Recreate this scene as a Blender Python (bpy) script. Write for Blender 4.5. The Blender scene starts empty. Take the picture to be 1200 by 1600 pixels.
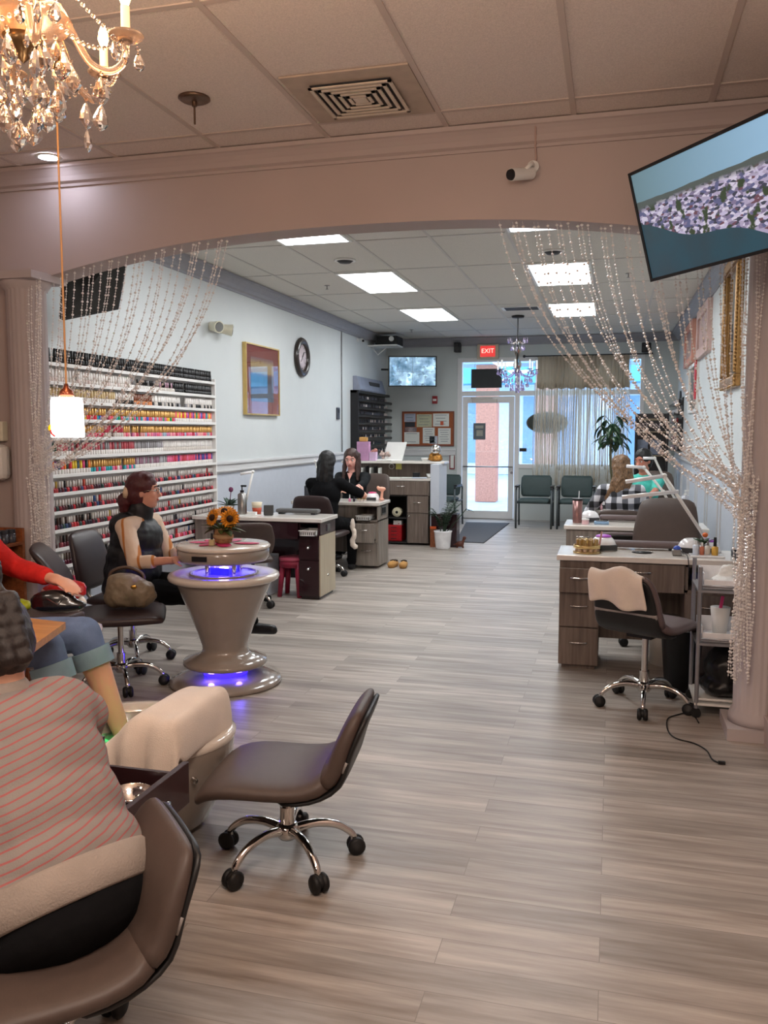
import bpy, bmesh, math, random
from mathutils import Vector, Matrix, Euler, noise as mnoise
PI = math.pi
random.seed(7)
scene = bpy.context.scene
COL = scene.collection
V = Vector

# ---------------- camera, exposure, world ----------------
cam_data = bpy.data.cameras.new('camera')
cam = bpy.data.objects.new('camera', cam_data)
COL.objects.link(cam)
cam.matrix_world = Matrix(((0.966387, -0.02414, 0.255957, 0.0), (0.257093, 0.090739, -0.962117, 0.0), (0.0, 0.995582, 0.093895, 1.5), (0, 0, 0, 1)))
cam_data.sensor_fit = 'VERTICAL'
cam_data.sensor_height = 36.0
cam_data.sensor_width = 27.0
cam_data.lens = 36.0 * 1336.0 / 1600.0
cam_data.clip_start = 0.05
cam_data.clip_end = 200
scene.camera = cam
vs = scene.view_settings
vs.view_transform = 'Standard'
vs.look = 'None'
vs.gamma = 1.0
vs.use_curve_mapping = False
vs.exposure = 0.25

world = bpy.data.worlds.new('sky')
scene.world = world
world.use_nodes = True
wn = world.node_tree
wn.nodes['Background'].inputs[0].default_value = (0.62, 0.80, 1.0, 1)
wn.nodes['Background'].inputs[1].default_value = 4.2

LIGHT_PANEL = 15.0      # emission of the back room's ceiling panels
WARM_BULB = 40.0
def area_light(name, loc, rot, size, power, color, sy=None):
    l = bpy.data.lights.new(name, 'AREA'); l.energy = power; l.color = color; l.size = size
    if sy: l.shape = 'RECTANGLE'; l.size_y = sy
    o = bpy.data.objects.new(name, l); COL.objects.link(o); o.location = loc; o.rotation_euler = rot
    return o
# unseen warm fill added for the front room, behind and above the viewer
area_light('front_fill_light', (-0.2, 0.6, 3.0), (0, 0, 0), 0.4, 18, (1.0, 0.84, 0.72))
area_light('front_fill_light', (-2.9, 0.6, 3.0), (0, 0, 0), 0.4, 12, (1.0, 0.84, 0.72))
area_light('front_fill_light', (-0.9, -2.2, 3.0), (0, 0, 0), 0.6, 25, (1.0, 0.84, 0.72))
def bulb_light(name, loc, power, color, radius=0.15):
    l = bpy.data.lights.new(name, 'POINT'); l.energy = power; l.color = color; l.shadow_soft_size = radius
    o = bpy.data.objects.new(name, l); COL.objects.link(o); o.location = loc; return o
# the chandelier in view, then two unseen fill lights added to brighten the ceiling
bulb_light('chandelier_and_fill_light', (-1.49, 2.0, 2.66), 22, (1.0, 0.74, 0.50), 0.2)
bulb_light('chandelier_and_fill_light', (-1.5, -0.3, 2.35), 30, (1.0, 0.80, 0.66), 0.25)
bulb_light('chandelier_and_fill_light', (-0.25, 1.25, 2.40), 44, (1.0, 0.82, 0.70), 0.25)

# ---------------- materials ----------------
def lin(c):
    return tuple(((x / 255.0) / 12.92 if x / 255.0 <= 0.04045 else ((x / 255.0 + 0.055) / 1.055) ** 2.4) for x in c) + (1.0,)
MATS = {}
def node(nt, kind, **kw):
    n = nt.nodes.new(kind)
    for k, v in kw.items():
        if k.startswith('_'): setattr(n, k[1:], v)
    return n
def pm(name, col, rough=0.5, metal=0.0, var=0.06, scale=12.0, bump=0.0, bscale=60.0, trans=0.0, emit=0.0, ecol=None, coat=0.0, stretch=None, ior=1.45, alpha=1.0, sheen=0.0, spec=None):
    """principled material with a procedural colour variation and optional bump"""
    if name in MATS: return MATS[name]
    m = bpy.data.materials.new(name); m.use_nodes = True
    nt = m.node_tree; b = nt.nodes['Principled BSDF']
    c = lin(col)
    tc = nt.nodes.new('ShaderNodeTexCoord')
    mp = nt.nodes.new('ShaderNodeMapping')
    nt.links.new(tc.outputs['Object'], mp.inputs[0])
    if stretch: mp.inputs['Scale'].default_value = stretch
    nz = nt.nodes.new('ShaderNodeTexNoise'); nz.inputs['Scale'].default_value = scale; nz.inputs['Detail'].default_value = 4
    nt.links.new(mp.outputs[0], nz.inputs['Vector'])
    rp = nt.nodes.new('ShaderNodeValToRGB')
    rp.color_ramp.elements[0].position = 0.3; rp.color_ramp.elements[1].position = 0.7
    rp.color_ramp.elements[0].color = tuple(max(0, x * (1 - 1.6 * var)) for x in c[:3]) + (1,)
    rp.color_ramp.elements[1].color = tuple(min(1, x * (1 + 1.6 * var)) for x in c[:3]) + (1,)
    nt.links.new(nz.outputs[0], rp.inputs[0]); nt.links.new(rp.outputs[0], b.inputs['Base Color'])
    b.inputs['Roughness'].default_value = rough
    b.inputs['Metallic'].default_value = metal
    b.inputs['IOR'].default_value = ior
    b.inputs['Transmission Weight'].default_value = trans
    b.inputs['Coat Weight'].default_value = coat
    b.inputs['Alpha'].default_value = alpha
    if sheen: b.inputs['Sheen Weight'].default_value = sheen
    if spec is not None: b.inputs['Specular IOR Level'].default_value = spec
    if emit:
        b.inputs['Emission Color'].default_value = lin(ecol or col)
        b.inputs['Emission Strength'].default_value = emit
    if bump:
        n2 = nt.nodes.new('ShaderNodeTexNoise'); n2.inputs['Scale'].default_value = bscale; n2.inputs['Detail'].default_value = 3
        nt.links.new(mp.outputs[0], n2.inputs['Vector'])
        bp = nt.nodes.new('ShaderNodeBump'); bp.inputs['Strength'].default_value = bump; bp.inputs['Distance'].default_value = 0.01
        nt.links.new(n2.outputs[0], bp.inputs['Height']); nt.links.new(bp.outputs[0], b.inputs['Normal'])
    MATS[name] = m
    return m
def wood(name, c1, c2, axis=2, rough=0.4, scale=3.0):
    """wood laminate: noise stretched along one axis"""
    if name in MATS: return MATS[name]
    m = pm(name, c1, rough=rough)
    nt = m.node_tree
    mp = [n for n in nt.nodes if n.type == 'MAPPING'][0]
    s = [14.0, 14.0, 14.0]; s[axis] = 0.9
    mp.inputs['Scale'].default_value = s
    nz = [n for n in nt.nodes if n.type == 'TEX_NOISE'][0]
    nz.inputs['Scale'].default_value = scale; nz.inputs['Detail'].default_value = 8; nz.inputs['Distortion'].default_value = 0.4
    rp = [n for n in nt.nodes if n.type == 'VALTORGB'][0]
    rp.color_ramp.elements[0].color = lin(c1); rp.color_ramp.elements[1].color = lin(c2)
    return m

# ---------------- mesh collector ----------------
class MB:
    def __init__(s): s.v = []; s.f = []; s.m = []; s.s = []
    def add(s, vs, fs, mi=0, smooth=False, T=None):
        o = len(s.v)
        for p in vs:
            p = V(p)
            if T is not None: p = T @ p
            s.v.append(tuple(p))
        for f in fs:
            s.f.append(tuple(i + o for i in f)); s.m.append(mi); s.s.append(smooth)
        return s
    def box(s, x0, x1, y0, y1, z0, z1, mi=0, T=None):
        vs = [(x, y, z) for x in (x0, x1) for y in (y0, y1) for z in (z0, z1)]
        fs = [(0, 1, 3, 2), (4, 6, 7, 5), (0, 4, 5, 1), (2, 3, 7, 6), (0, 2, 6, 4), (1, 5, 7, 3)]
        return s.add(vs, fs, mi, False, T)
    def cyl(s, p0, p1, r0, r1=None, n=16, mi=0, caps=True, smooth=True, T=None):
        r1 = r0 if r1 is None else r1
        p0 = V(p0); p1 = V(p1); d = (p1 - p0)
        if d.length < 1e-9: return s
        d.normalize()
        a = d.orthogonal().normalized(); b = d.cross(a)
        vs = []
        for p, r in ((p0, r0), (p1, r1)):
            for i in range(n):
                t = 2 * PI * i / n; vs.append(p + (a * math.cos(t) + b * math.sin(t)) * r)
        s.add(vs, [(i, (i + 1) % n, n + (i + 1) % n, n + i) for i in range(n)], mi, smooth, T)
        if caps: s.add(vs, [tuple(range(n - 1, -1, -1)), tuple(range(n, 2 * n))], mi, False, T)
        return s
    def rings(s, rs, mi=0, smooth=True, cap=True, closed=True, T=None):
        n = len(rs[0]); vs = [p for r in rs for p in r]; fs = []
        for k in range(len(rs) - 1):
            for i in range(n if closed else n - 1):
                j = (i + 1) % n
                fs.append((k * n + i, k * n + j, (k + 1) * n + j, (k + 1) * n + i))
        if cap and closed:
            fs.append(tuple(range(n - 1, -1, -1))); fs.append(tuple(range((len(rs) - 1) * n, len(rs) * n)))
        return s.add(vs, fs, mi, smooth, T)
    def lathe(s, prof, c=(0, 0, 0), n=24, mi=0, smooth=True, cap=True, T=None, sx=1, sy=1):
        rs = [[(c[0] + r * sx * math.cos(2 * PI * i / n), c[1] + r * sy * math.sin(2 * PI * i / n), c[2] + z) for i in range(n)] for r, z in prof]
        return s.rings(rs, mi, smooth, cap, True, T)
    def tube(s, pts, r, n=8, mi=0, cap=True, T=None):
        pts = [V(p) for p in pts]; rs = []; prev = None
        for i, p in enumerate(pts):
            d = (pts[min(i + 1, len(pts) - 1)] - pts[max(i - 1, 0)])
            if d.length < 1e-9: d = V((0, 0, 1))
            d.normalize()
            if prev is None: a = d.orthogonal().normalized()
            else:
                a = prev - d * prev.dot(d)
                a = a.normalized() if a.length > 1e-6 else d.orthogonal().normalized()
            prev = a; b = d.cross(a)
            rr = r[i] if isinstance(r, (list, tuple)) else r
            rs.append([p + (a * math.cos(2 * PI * k / n) + b * math.sin(2 * PI * k / n)) * rr for k in range(n)])
        return s.rings(rs, mi, True, cap, True, T)
    def ell(s, c, r, nu=16, nv=10, mi=0, T=None, R=None):
        if not isinstance(r, (tuple, list)): r = (r, r, r)
        c = V(c); vs = []; fs = []
        def pt(x, y, z):
            p = V((x * r[0], y * r[1], z * r[2]))
            if R is not None: p = R @ p
            return c + p
        vs.append(pt(0, 0, 1))
        for j in range(1, nv):
            t = PI * j / nv
            for i in range(nu):
                u = 2 * PI * i / nu; vs.append(pt(math.sin(t) * math.cos(u), math.sin(t) * math.sin(u), math.cos(t)))
        vs.append(pt(0, 0, -1)); L = len(vs) - 1
        for i in range(nu):
            j = (i + 1) % nu
            fs.append((0, 1 + i, 1 + j)); fs.append((L, 1 + (nv - 2) * nu + j, 1 + (nv - 2) * nu + i))
            for k in range(nv - 2): fs.append((1 + k * nu + i, 1 + (k + 1) * nu + i, 1 + (k + 1) * nu + j, 1 + k * nu + j))
        return s.add(vs, fs, mi, True, T)
    def caps(s, p0, p1, r0, r1=None, n=12, mi=0):
        """tapered capsule: closed"""
        r1 = r0 if r1 is None else r1
        p0 = V(p0); p1 = V(p1); d = p1 - p0; L = d.length
        d = d.normalized() if L > 1e-6 else V((0, 0, 1))
        a = d.orthogonal().normalized(); b = d.cross(a); rs = []
        for k in range(4):
            t = PI / 2 * (k + 0.35) / 4.35; rs.append((p0 - d * r0 * math.cos(t), r0 * math.sin(t)))
        rs.append((p0, r0)); rs.append((p1, r1))
        for k in range(3, -1, -1):
            t = PI / 2 * (k + 0.35) / 4.35; rs.append((p1 + d * r1 * math.cos(t), r1 * math.sin(t)))
        return s.rings([[c + (a * math.cos(2 * PI * i / n) + b * math.sin(2 * PI * i / n)) * r for i in range(n)] for c, r in rs], mi)
    def prism(s, poly, z0, z1, mi=0, T=None, smooth=False):
        n = len(poly)
        vs = [(x, y, z0) for x, y in poly] + [(x, y, z1) for x, y in poly]
        s.add(vs, [(i, (i + 1) % n, n + (i + 1) % n, n + i) for i in range(n)], mi, smooth, T)
        return s.add(vs, [tuple(range(n - 1, -1, -1)), tuple(range(n, 2 * n))], mi, False, T)
    def loft(s, path, w, t, n=20, e=3.0, mi=0, T=None):
        """cushion: superellipse sections along a path in the local YZ plane; w half widths (x), t half thicknesses"""
        rs = []; path = [V((0, y, z)) for y, z in path]; L = len(path)
        for i, p in enumerate(path):
            d = (path[min(i + 1, L - 1)] - path[max(i - 1, 0)]).normalized()
            nn = V((0, -d.z, d.y)); ring = []
            for k in range(n):
                a = 2 * PI * k / n; ca = math.cos(a); sa = math.sin(a)
                x = math.copysign(abs(ca) ** (2 / e), ca) * w[i]; q = math.copysign(abs(sa) ** (2 / e), sa) * t[i]
                ring.append(V((x, 0, 0)) + p + nn * q)
            rs.append(ring)
        return s.rings(rs, mi, True, True, True, T)
    def build(s, name, mats, parent=None, loc=None, rotz=None, bevel=0.0, subsurf=0, seg=2):
        me = bpy.data.meshes.new(name)
        me.from_pydata(s.v, [], s.f)
        if not isinstance(mats, (list, tuple)): mats = [mats]
        for m in mats: me.materials.append(m)
        me.polygons.foreach_set('material_index', s.m); me.polygons.foreach_set('use_smooth', s.s)
        me.update()
        bm = bmesh.new(); bm.from_mesh(me); bmesh.ops.recalc_face_normals(bm, faces=bm.faces[:]); bm.to_mesh(me); bm.free()
        o = bpy.data.objects.new(name, me); COL.objects.link(o)
        if parent is not None: o.parent = parent
        if loc is not None: o.location = loc
        if rotz is not None: o.rotation_euler = (0, 0, rotz)
        if bevel:
            b = o.modifiers.new('bevel', 'BEVEL'); b.width = bevel; b.segments = seg; b.limit_method = 'ANGLE'; b.angle_limit = math.radians(40)
        if subsurf:
            b = o.modifiers.new('sub', 'SUBSURF'); b.levels = subsurf; b.render_levels = subsurf
        return o

def tag(o, label=None, cat=None, group=None, kind=None):
    if label: o['label'] = label
    if cat: o['category'] = cat
    if group: o['group'] = group
    if kind: o['kind'] = kind
    return o
def thing(name, label, cat, loc=(0, 0, 0), rotz=0.0, group=None):
    o = bpy.data.objects.new(name, None); COL.objects.link(o)
    o.empty_display_size = 0.1; o.location = loc; o.rotation_euler = (0, 0, rotz)
    return tag(o, label, cat, group)
def struct(o): o['kind'] = 'structure'; return o
def kids(o): return [c for c in bpy.data.objects if c.parent == o]
def dup(root, loc=None, rotz=None, label=None, group=None):
    ch = {}
    for c in bpy.data.objects:
        if c.parent is not None: ch.setdefault(c.parent.name, []).append(c)
    def rec(o, parent):
        c = o.copy(); COL.objects.link(c)
        if parent is not None: c.parent = parent
        for k in ch.get(o.name, []): rec(k, c)
        return c
    r = rec(root, None)
    if loc is not None: r.location = loc
    if rotz is not None: r.rotation_euler = (0, 0, rotz)
    if label: r['label'] = label
    if group: r['group'] = group
    return r
BAKE = bpy.data.scenes.new('bake')     # an empty scene, so that only one object is evaluated at a time
def baked(o, mods):
    """apply the modifiers to the mesh through the depsgraph"""
    COL.objects.unlink(o); BAKE.collection.objects.link(o)
    with bpy.context.temp_override(scene=BAKE, view_layer=BAKE.view_layers[0]):
        dg = bpy.context.evaluated_depsgraph_get()
    dg.update()
    me = bpy.data.meshes.new_from_object(o.evaluated_get(dg))
    BAKE.collection.objects.unlink(o); COL.objects.link(o)
    o.modifiers.clear(); old = o.data; o.data = me; bpy.data.meshes.remove(old)
    me.polygons.foreach_set('use_smooth', [True] * len(me.polygons)); me.update()
    return o
def blob(name, mb, mat, parent=None, voxel=0.01, smooth=4, disp=0.0, dscale=20.0):
    """fuse the closed shapes of mb into one continuous skin"""
    o = mb.build(name, mat, parent)
    r = o.modifiers.new('r', 'REMESH'); r.mode = 'VOXEL'; r.voxel_size = voxel; r.use_smooth_shade = True
    if smooth:
        q = o.modifiers.new('s', 'SMOOTH'); q.iterations = smooth; q.factor = 0.5
    baked(o, None)
    if disp:
        vv = [(v.co.copy(), v.normal.copy()) for v in o.data.vertices]; out = []
        for c, nn in vv:
            d = mnoise.noise(c * dscale) * disp + mnoise.noise(c * dscale * 2.7) * disp * 0.4
            out.extend(c + nn * d)
        o.data.vertices.foreach_set('co', out)
        o.data.update()
    return o
def text_obj(name, body, size, mat, loc, rot, parent=None, depth=0.002, align='CENTER'):
    cu = bpy.data.curves.new(name, 'FONT'); cu.body = body; cu.size = size; cu.extrude = depth; cu.align_x = align; cu.align_y = 'CENTER'
    o = bpy.data.objects.new(name, cu); COL.objects.link(o)
    dg = bpy.context.evaluated_depsgraph_get(); dg.update()
    me = bpy.data.meshes.new_from_object(o.evaluated_get(dg))
    bpy.data.objects.remove(o); n = bpy.data.objects.new(name, me); COL.objects.link(n)
    me.materials.clear(); me.materials.append(mat)
    n.location = loc; n.rotation_euler = rot
    if parent is not None: n.parent = parent
    return n
def bez(p0, p1, p2, n):
    p0, p1, p2 = V(p0), V(p1), V(p2)
    return [p0 * (1 - t) ** 2 + p1 * 2 * t * (1 - t) + p2 * t * t for t in [i / n for i in range(n + 1)]]
def spline(pts, n=6):
    """catmull-rom through points"""
    P = [V(p) for p in pts]; out = []
    for i in range(len(P) - 1):
        a = P[max(i - 1, 0)]; b = P[i]; c = P[i + 1]; d = P[min(i + 2, len(P) - 1)]
        for k in range(n):
            t = k / n
            out.append(0.5 * ((2 * b) + (c - a) * t + (2 * a - 5 * b + 4 * c - d) * t * t + (3 * b - a - 3 * c + d) * t ** 3))
    out.append(P[-1]); return out

# ======================= the room =======================
XL, XR, YF, YH0, YH1, CB, CF = -3.83, 1.0, 14.59, 4.52, 4.72, 3.08, 3.04
XRF = 0.76
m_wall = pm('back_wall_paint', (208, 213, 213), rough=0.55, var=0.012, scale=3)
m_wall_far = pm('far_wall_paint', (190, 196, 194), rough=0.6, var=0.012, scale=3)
m_mauve = pm('mauve_wall_paint', (178, 163, 158), rough=0.6, var=0.02, scale=2, bump=0.03, bscale=90)
m_column = pm('column_paint', (182, 172, 171), rough=0.6, var=0.02, scale=4)
m_trim = pm('white_trim_paint', (206, 206, 206), rough=0.4, var=0.01)
m_crown = pm('grey_crown_paint', (150, 149, 154), rough=0.5, var=0.02)
m_panel = pm('pale_panel_paint', (196, 202, 212), rough=0.5, var=0.015)
def ceiling_mat(name, c):
    m = pm(name, c, rough=0.9, var=0.07, scale=160, bump=0.25, bscale=220)
    return m
m_ceil = ceiling_mat('ceiling_tile', (212, 208, 200))
m_ceil_f = ceiling_mat('ceiling_tile_front', (216, 202, 192))
m_tee = pm('ceiling_grid_paint', (196, 192, 186), rough=0.5, var=0.01)
m_tee_f = pm('ceiling_grid_front_paint', (190, 174, 164), rough=0.5, var=0.01)

def floor_mat():
    m = bpy.data.materials.new('vinyl_plank_floor'); m.use_nodes = True
    nt = m.node_tree; b = nt.nodes['Principled BSDF']; L = nt.links.new
    tc = nt.nodes.new('ShaderNodeTexCoord')
    br = nt.nodes.new('ShaderNodeTexBrick')
    br.offset = 0.37; br.offset_frequency = 2; br.squash = 1.0
    br.inputs['Color1'].default_value = (0, 0, 0, 1); br.inputs['Color2'].default_value = (1, 1, 1, 1); br.inputs['Mortar'].default_value = (0.5, 0.5, 0.5, 1)
    br.inputs['Scale'].default_value = 1.0; br.inputs['Mortar Size'].default_value = 0.0012; br.inputs['Mortar Smooth'].default_value = 0.1
    br.inputs['Brick Width'].default_value = 1.22; br.inputs['Row Height'].default_value = 0.125
    L(tc.outputs['Object'], br.inputs['Vector'])
    mp = nt.nodes.new('ShaderNodeMapping'); mp.inputs['Scale'].default_value = (1.1, 13.0, 1.0)
    L(tc.outputs['Object'], mp.inputs[0])
    # shift the grain of each plank
    add = nt.nodes.new('ShaderNodeVectorMath'); add.operation = 'MULTIPLY_ADD'
    add.inputs[1].default_value = (7.0, 3.0, 5.0)
    L(br.outputs['Color'], add.inputs[0]); L(mp.outputs[0], add.inputs[2])
    nz = nt.nodes.new('ShaderNodeTexNoise'); nz.inputs['Scale'].default_value = 1.6; nz.inputs['Detail'].default_value = 7; nz.inputs['Roughness'].default_value = 0.6
    L(add.outputs[0], nz.inputs['Vector'])
    rp = nt.nodes.new('ShaderNodeValToRGB')
    e = rp.color_ramp.elements
    e[0].position = 0.28; e[0].color = lin((124, 113, 104)); e[1].position = 0.72; e[1].color = lin((186, 177, 168))
    x = e.new(0.5); x.color = lin((156, 147, 138))
    L(nz.outputs[0], rp.inputs[0])
    tone = nt.nodes.new('ShaderNodeMapRange'); tone.inputs[3].default_value = 0.80; tone.inputs[4].default_value = 1.14
    L(br.outputs['Color'], tone.inputs[0])
    mul = nt.nodes.new('ShaderNodeMixRGB'); mul.blend_type = 'MULTIPLY'; mul.inputs[0].default_value = 1.0
    L(rp.outputs[0], mul.inputs[1]); L(tone.outputs[0], mul.inputs[2])
    seam = nt.nodes.new('ShaderNodeMixRGB'); seam.blend_type = 'MIX'; seam.inputs[2].default_value = lin((122, 114, 107))
    L(br.outputs['Fac'], seam.inputs[0]); L(mul.outputs[0], seam.inputs[1])
    L(seam.outputs[0], b.inputs['Base Color'])
    b.inputs['Roughness'].default_value = 0.42
    bp = nt.nodes.new('ShaderNodeBump'); bp.inputs['Strength'].default_value = 0.12; bp.inputs['Distance'].default_value = 0.004
    L(nz.outputs[0], bp.inputs['Height']); L(bp.outputs[0], b.inputs['Normal'])
    return m
struct(MB().box(XL - 0.1, XR + 0.1, -4.1, YF + 0.1, -0.1, 0.0).build('floor', floor_mat()))
struct(MB().box(XL - 0.1, XR + 0.1, YH1 - 0.1, YF + 0.1, CB, CB + 0.1).build('ceiling', m_ceil))
struct(MB().box(XL - 0.1, XR + 0.1, -4.1, YH0 + 0.1, CF, CF + 0.1).build('ceiling_front', m_ceil_f))
# suspended ceiling grid
GX = [-3.37 + 0.63 * k for k in range(0, 7)]
g = MB()
for x in GX: g.box(x - 0.012, x + 0.012, YH1, YF, CB - 0.006, CB + 0.002)
for k in range(0, 8):
    y = 5.7 + 1.3 * k - 0.0
    if y < YF: g.box(XL, XR, y - 0.012, y + 0.012, CB - 0.005, CB + 0.002)
struct(g.build('trim_1', m_tee))
g = MB()
for x in GX: g.box(x - 0.013, x + 0.013, -4, YH0, CF - 0.006, CF + 0.002)
for k in range(0, 7): g.box(XL, XRF, 4.22 - 1.26 * k - 0.013, 4.22 - 1.26 * k + 0.013, CF - 0.005, CF + 0.002)
struct(g.build('trim_2', m_tee_f))
# side walls
struct(MB().box(XL - 0.12, XL, YH1, YF + 0.1, 0, CB).build('wall_left', m_wall))
struct(MB().box(XR, XR + 0.12, YH0, YF + 0.1, 0, CB).build('wall_right', m_wall))
struct(MB().box(XL - 0.12, XL, -4.1, YH1, 0, CB).build('wall_left_front', m_mauve))
struct(MB().box(XRF, XR + 0.12, -4.1, YH0, 0, CB).build('wall_right_front', m_mauve))
struct(MB().box(XL - 0.1, XR + 0.1, -4.2, -4.1, 0, CB).build('wall_behind', m_mauve))
# far wall around the door and window opening
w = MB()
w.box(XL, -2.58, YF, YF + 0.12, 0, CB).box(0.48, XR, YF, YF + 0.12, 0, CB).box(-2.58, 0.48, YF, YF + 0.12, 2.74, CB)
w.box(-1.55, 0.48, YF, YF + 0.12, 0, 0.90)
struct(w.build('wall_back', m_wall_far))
# header with a shallow arch, and its stub walls
def arch_z(x):
    t = (x + 1.35) / 1.97
    return 2.41 + 0.195 * max(0.0, 1 - abs(t) ** 2.4) if abs(t) < 1 else 2.41
NA = 48
poly = [(XL, 0.0), (-3.44, 0.0), (-3.44, 2.41), (-3.32, 2.41)] + [(-3.32 + (0.62 + 3.32) * i / NA, arch_z(-3.32 + (0.62 + 3.32) * i / NA)) for i in range(1, NA)] + [(0.62, 2.41), (0.70, 2.41), (0.70, 0.0), (XR, 0.0), (XR, CB), (XL, CB)]
h = MB(); n = len(poly)
fr = [(x, YH0, z) for x, z in poly]; bk = [(x, YH1, z) for x, z in poly]
h.add(fr + bk, [(i, (i + 1) % n, n + (i + 1) % n, n + i) for i in range(n)])
# front and back faces in strips
for yy in (YH0, YH1):
    xs = [p[0] for p in poly[3:3 + NA + 1]]; zs = [p[1] for p in poly[3:3 + NA + 1]]
    for i in range(len(xs) - 1):
        h.add([(xs[i], yy, zs[i]), (xs[i + 1], yy, zs[i + 1]), (xs[i + 1], yy, CB), (xs[i], yy, CB)], [(0, 1, 2, 3)])
    h.add([(XL, yy, 0), (-3.44, yy, 0), (-3.44, yy, CB), (XL, yy, CB)], [(0, 1, 2, 3)])
    h.add([(-3.44, yy, 2.41), (-3.32, yy, 2.41), (-3.32, yy, CB), (-3.44, yy, CB)], [(0, 1, 2, 3)])
    h.add([(0.62, yy, 2.41), (0.70, yy, 2.41), (0.70, yy, CB), (0.62, yy, CB)], [(0, 1, 2, 3)])
    h.add([(0.70, yy, 0), (XR, yy, 0), (XR, yy, CB), (0.70, yy, CB)], [(0, 1, 2, 3)])
struct(h.build('wall_header', m_mauve))
# crown moulding: profile swept along a straight run
def crown(name, p0, p1, inward, zc, mat, s=1.0):
    prof = [(0.0, -0.135), (0.015, -0.135), (0.022, -0.118), (0.045, -0.105), (0.062, -0.075), (0.085, -0.048), (0.105, -0.03), (0.118, -0.024), (0.125, 0.0), (0.0, 0.0)]
    p0 = V(p0); p1 = V(p1); i = V(inward); rs = []
    for p in (p0, p1): rs.append([V((p.x, p.y, zc)) + i * a * s + V((0, 0, b * s)) for a, b in prof])
    return struct(MB().rings(rs, smooth=False).build(name, mat))
crown('trim_3', (XL, YH1, 0), (XL, YF, 0), (1, 0, 0), CB - 0.006, m_crown)
crown('trim_4', (XR, YH1, 0), (XR, YF, 0), (-1, 0, 0), CB - 0.006, m_crown)
crown('trim_5', (XL, YF, 0), (XR, YF, 0), (0, -1, 0), CB - 0.006, m_crown)
crown('trim_6', (XL, YH0, 0), (XRF, YH0, 0), (0, -1, 0), CF - 0.006, m_mauve, 0.8)
# chair rails and the panels under them
def rail(name, x0, x1, y0, y1):
    m = MB().box(x0, x1, y0, y1, 1.075, 1.20)
    d = 0.014
    m.box(x0 - (d if x1 > 0.9 else 0), x1 + (d if x0 < -3 and x1 < 0 and abs(x1 - x0) < 0.1 else 0), y0 - (d if abs(y1 - y0) < 0.1 else 0), y1, 1.165, 1.19)
    m.box(x0 - (d if x1 > 0.9 else 0), x1 + (d if x0 < -3 and x1 < 0 and abs(x1 - x0) < 0.1 else 0), y0 - (d if abs(y1 - y0) < 0.1 else 0), y1, 1.09, 1.11)
    return struct(m.build(name, m_trim, bevel=0.003))
rail('trim_7', XL, XL + 0.022, 7.66, YF - 0.01)
rail('trim_8', XR - 0.022, XR, YH1, YF - 0.01)
rail('trim_9', XL + 0.03, -2.60, YF - 0.022, YF)
struct(MB().box(XL, XL + 0.008, YH1, YF, 0, 1.08).build('trim_10', m_panel))
struct(MB().box(XR - 0.008, XR, YH1, YF, 0, 1.08).build('trim_11', m_panel))
pb = MB()
for k in range(8):
    y0 = 5.2 + k * 1.15
    for a, b, c, d in ((y0, y0 + 0.95, 0.96, 0.985), (y0, y0 + 0.95, 0.22, 0.245), (y0, y0 + 0.025, 0.22, 0.985), (y0 + 0.925, y0 + 0.95, 0.22, 0.985)):
        pb.box(XR - 0.022, XR - 0.006, a, b, c, d)
struct(pb.build('trim_12', m_trim, bevel=0.003))
struct(MB().box(XL, XL + 0.018, YH1, YF, 0, 0.11).build('baseboard_left', m_trim, bevel=0.004))
struct(MB().box(XR - 0.018, XR, YH1, YF, 0, 0.11).build('baseboard_right', m_trim, bevel=0.004))
struct(MB().box(XRF - 0.018, XRF, -4.1, YH0, 0, 0.13).build('baseboard_right_front', m_mauve, bevel=0.004))
struct(MB().box(XL + 0.02, -2.60, YF - 0.018, YF, 0, 0.11).build('baseboard_back', m_trim, bevel=0.004))
# fluted columns
def column(name, x, y, r):
    m = MB(); n = 96
    def ring(rad, z, flute=True):
        return [(x + (rad - (0.004 if flute and (i % 4 < 2) else 0)) * math.cos(2 * PI * i / n), y + (rad - (0.004 if flute and (i % 4 < 2) else 0)) * math.sin(2 * PI * i / n), z) for i in range(n)]
    m.rings([ring(r + 0.02, 0.06, False), ring(r + 0.02, 0.09, False), ring(r + 0.008, 0.12, False), ring(r, 0.13), ring(r, 2.33), ring(r + 0.01, 2.34, False), ring(r + 0.03, 2.37, False), ring(r + 0.035, 2.39, False)])
    m.box(x - r - 0.04, x + r + 0.04, y - r - 0.04, y + r + 0.04, 0, 0.06)
    m.box(x - r - 0.05, x + r + 0.05, y - r - 0.05, y + r + 0.05, 2.385, 2.43)
    return struct(m.build(name, m_column))
column('trim_13', -3.42, 4.50, 0.115)
column('trim_14', 0.73, 4.49, 0.115)

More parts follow.
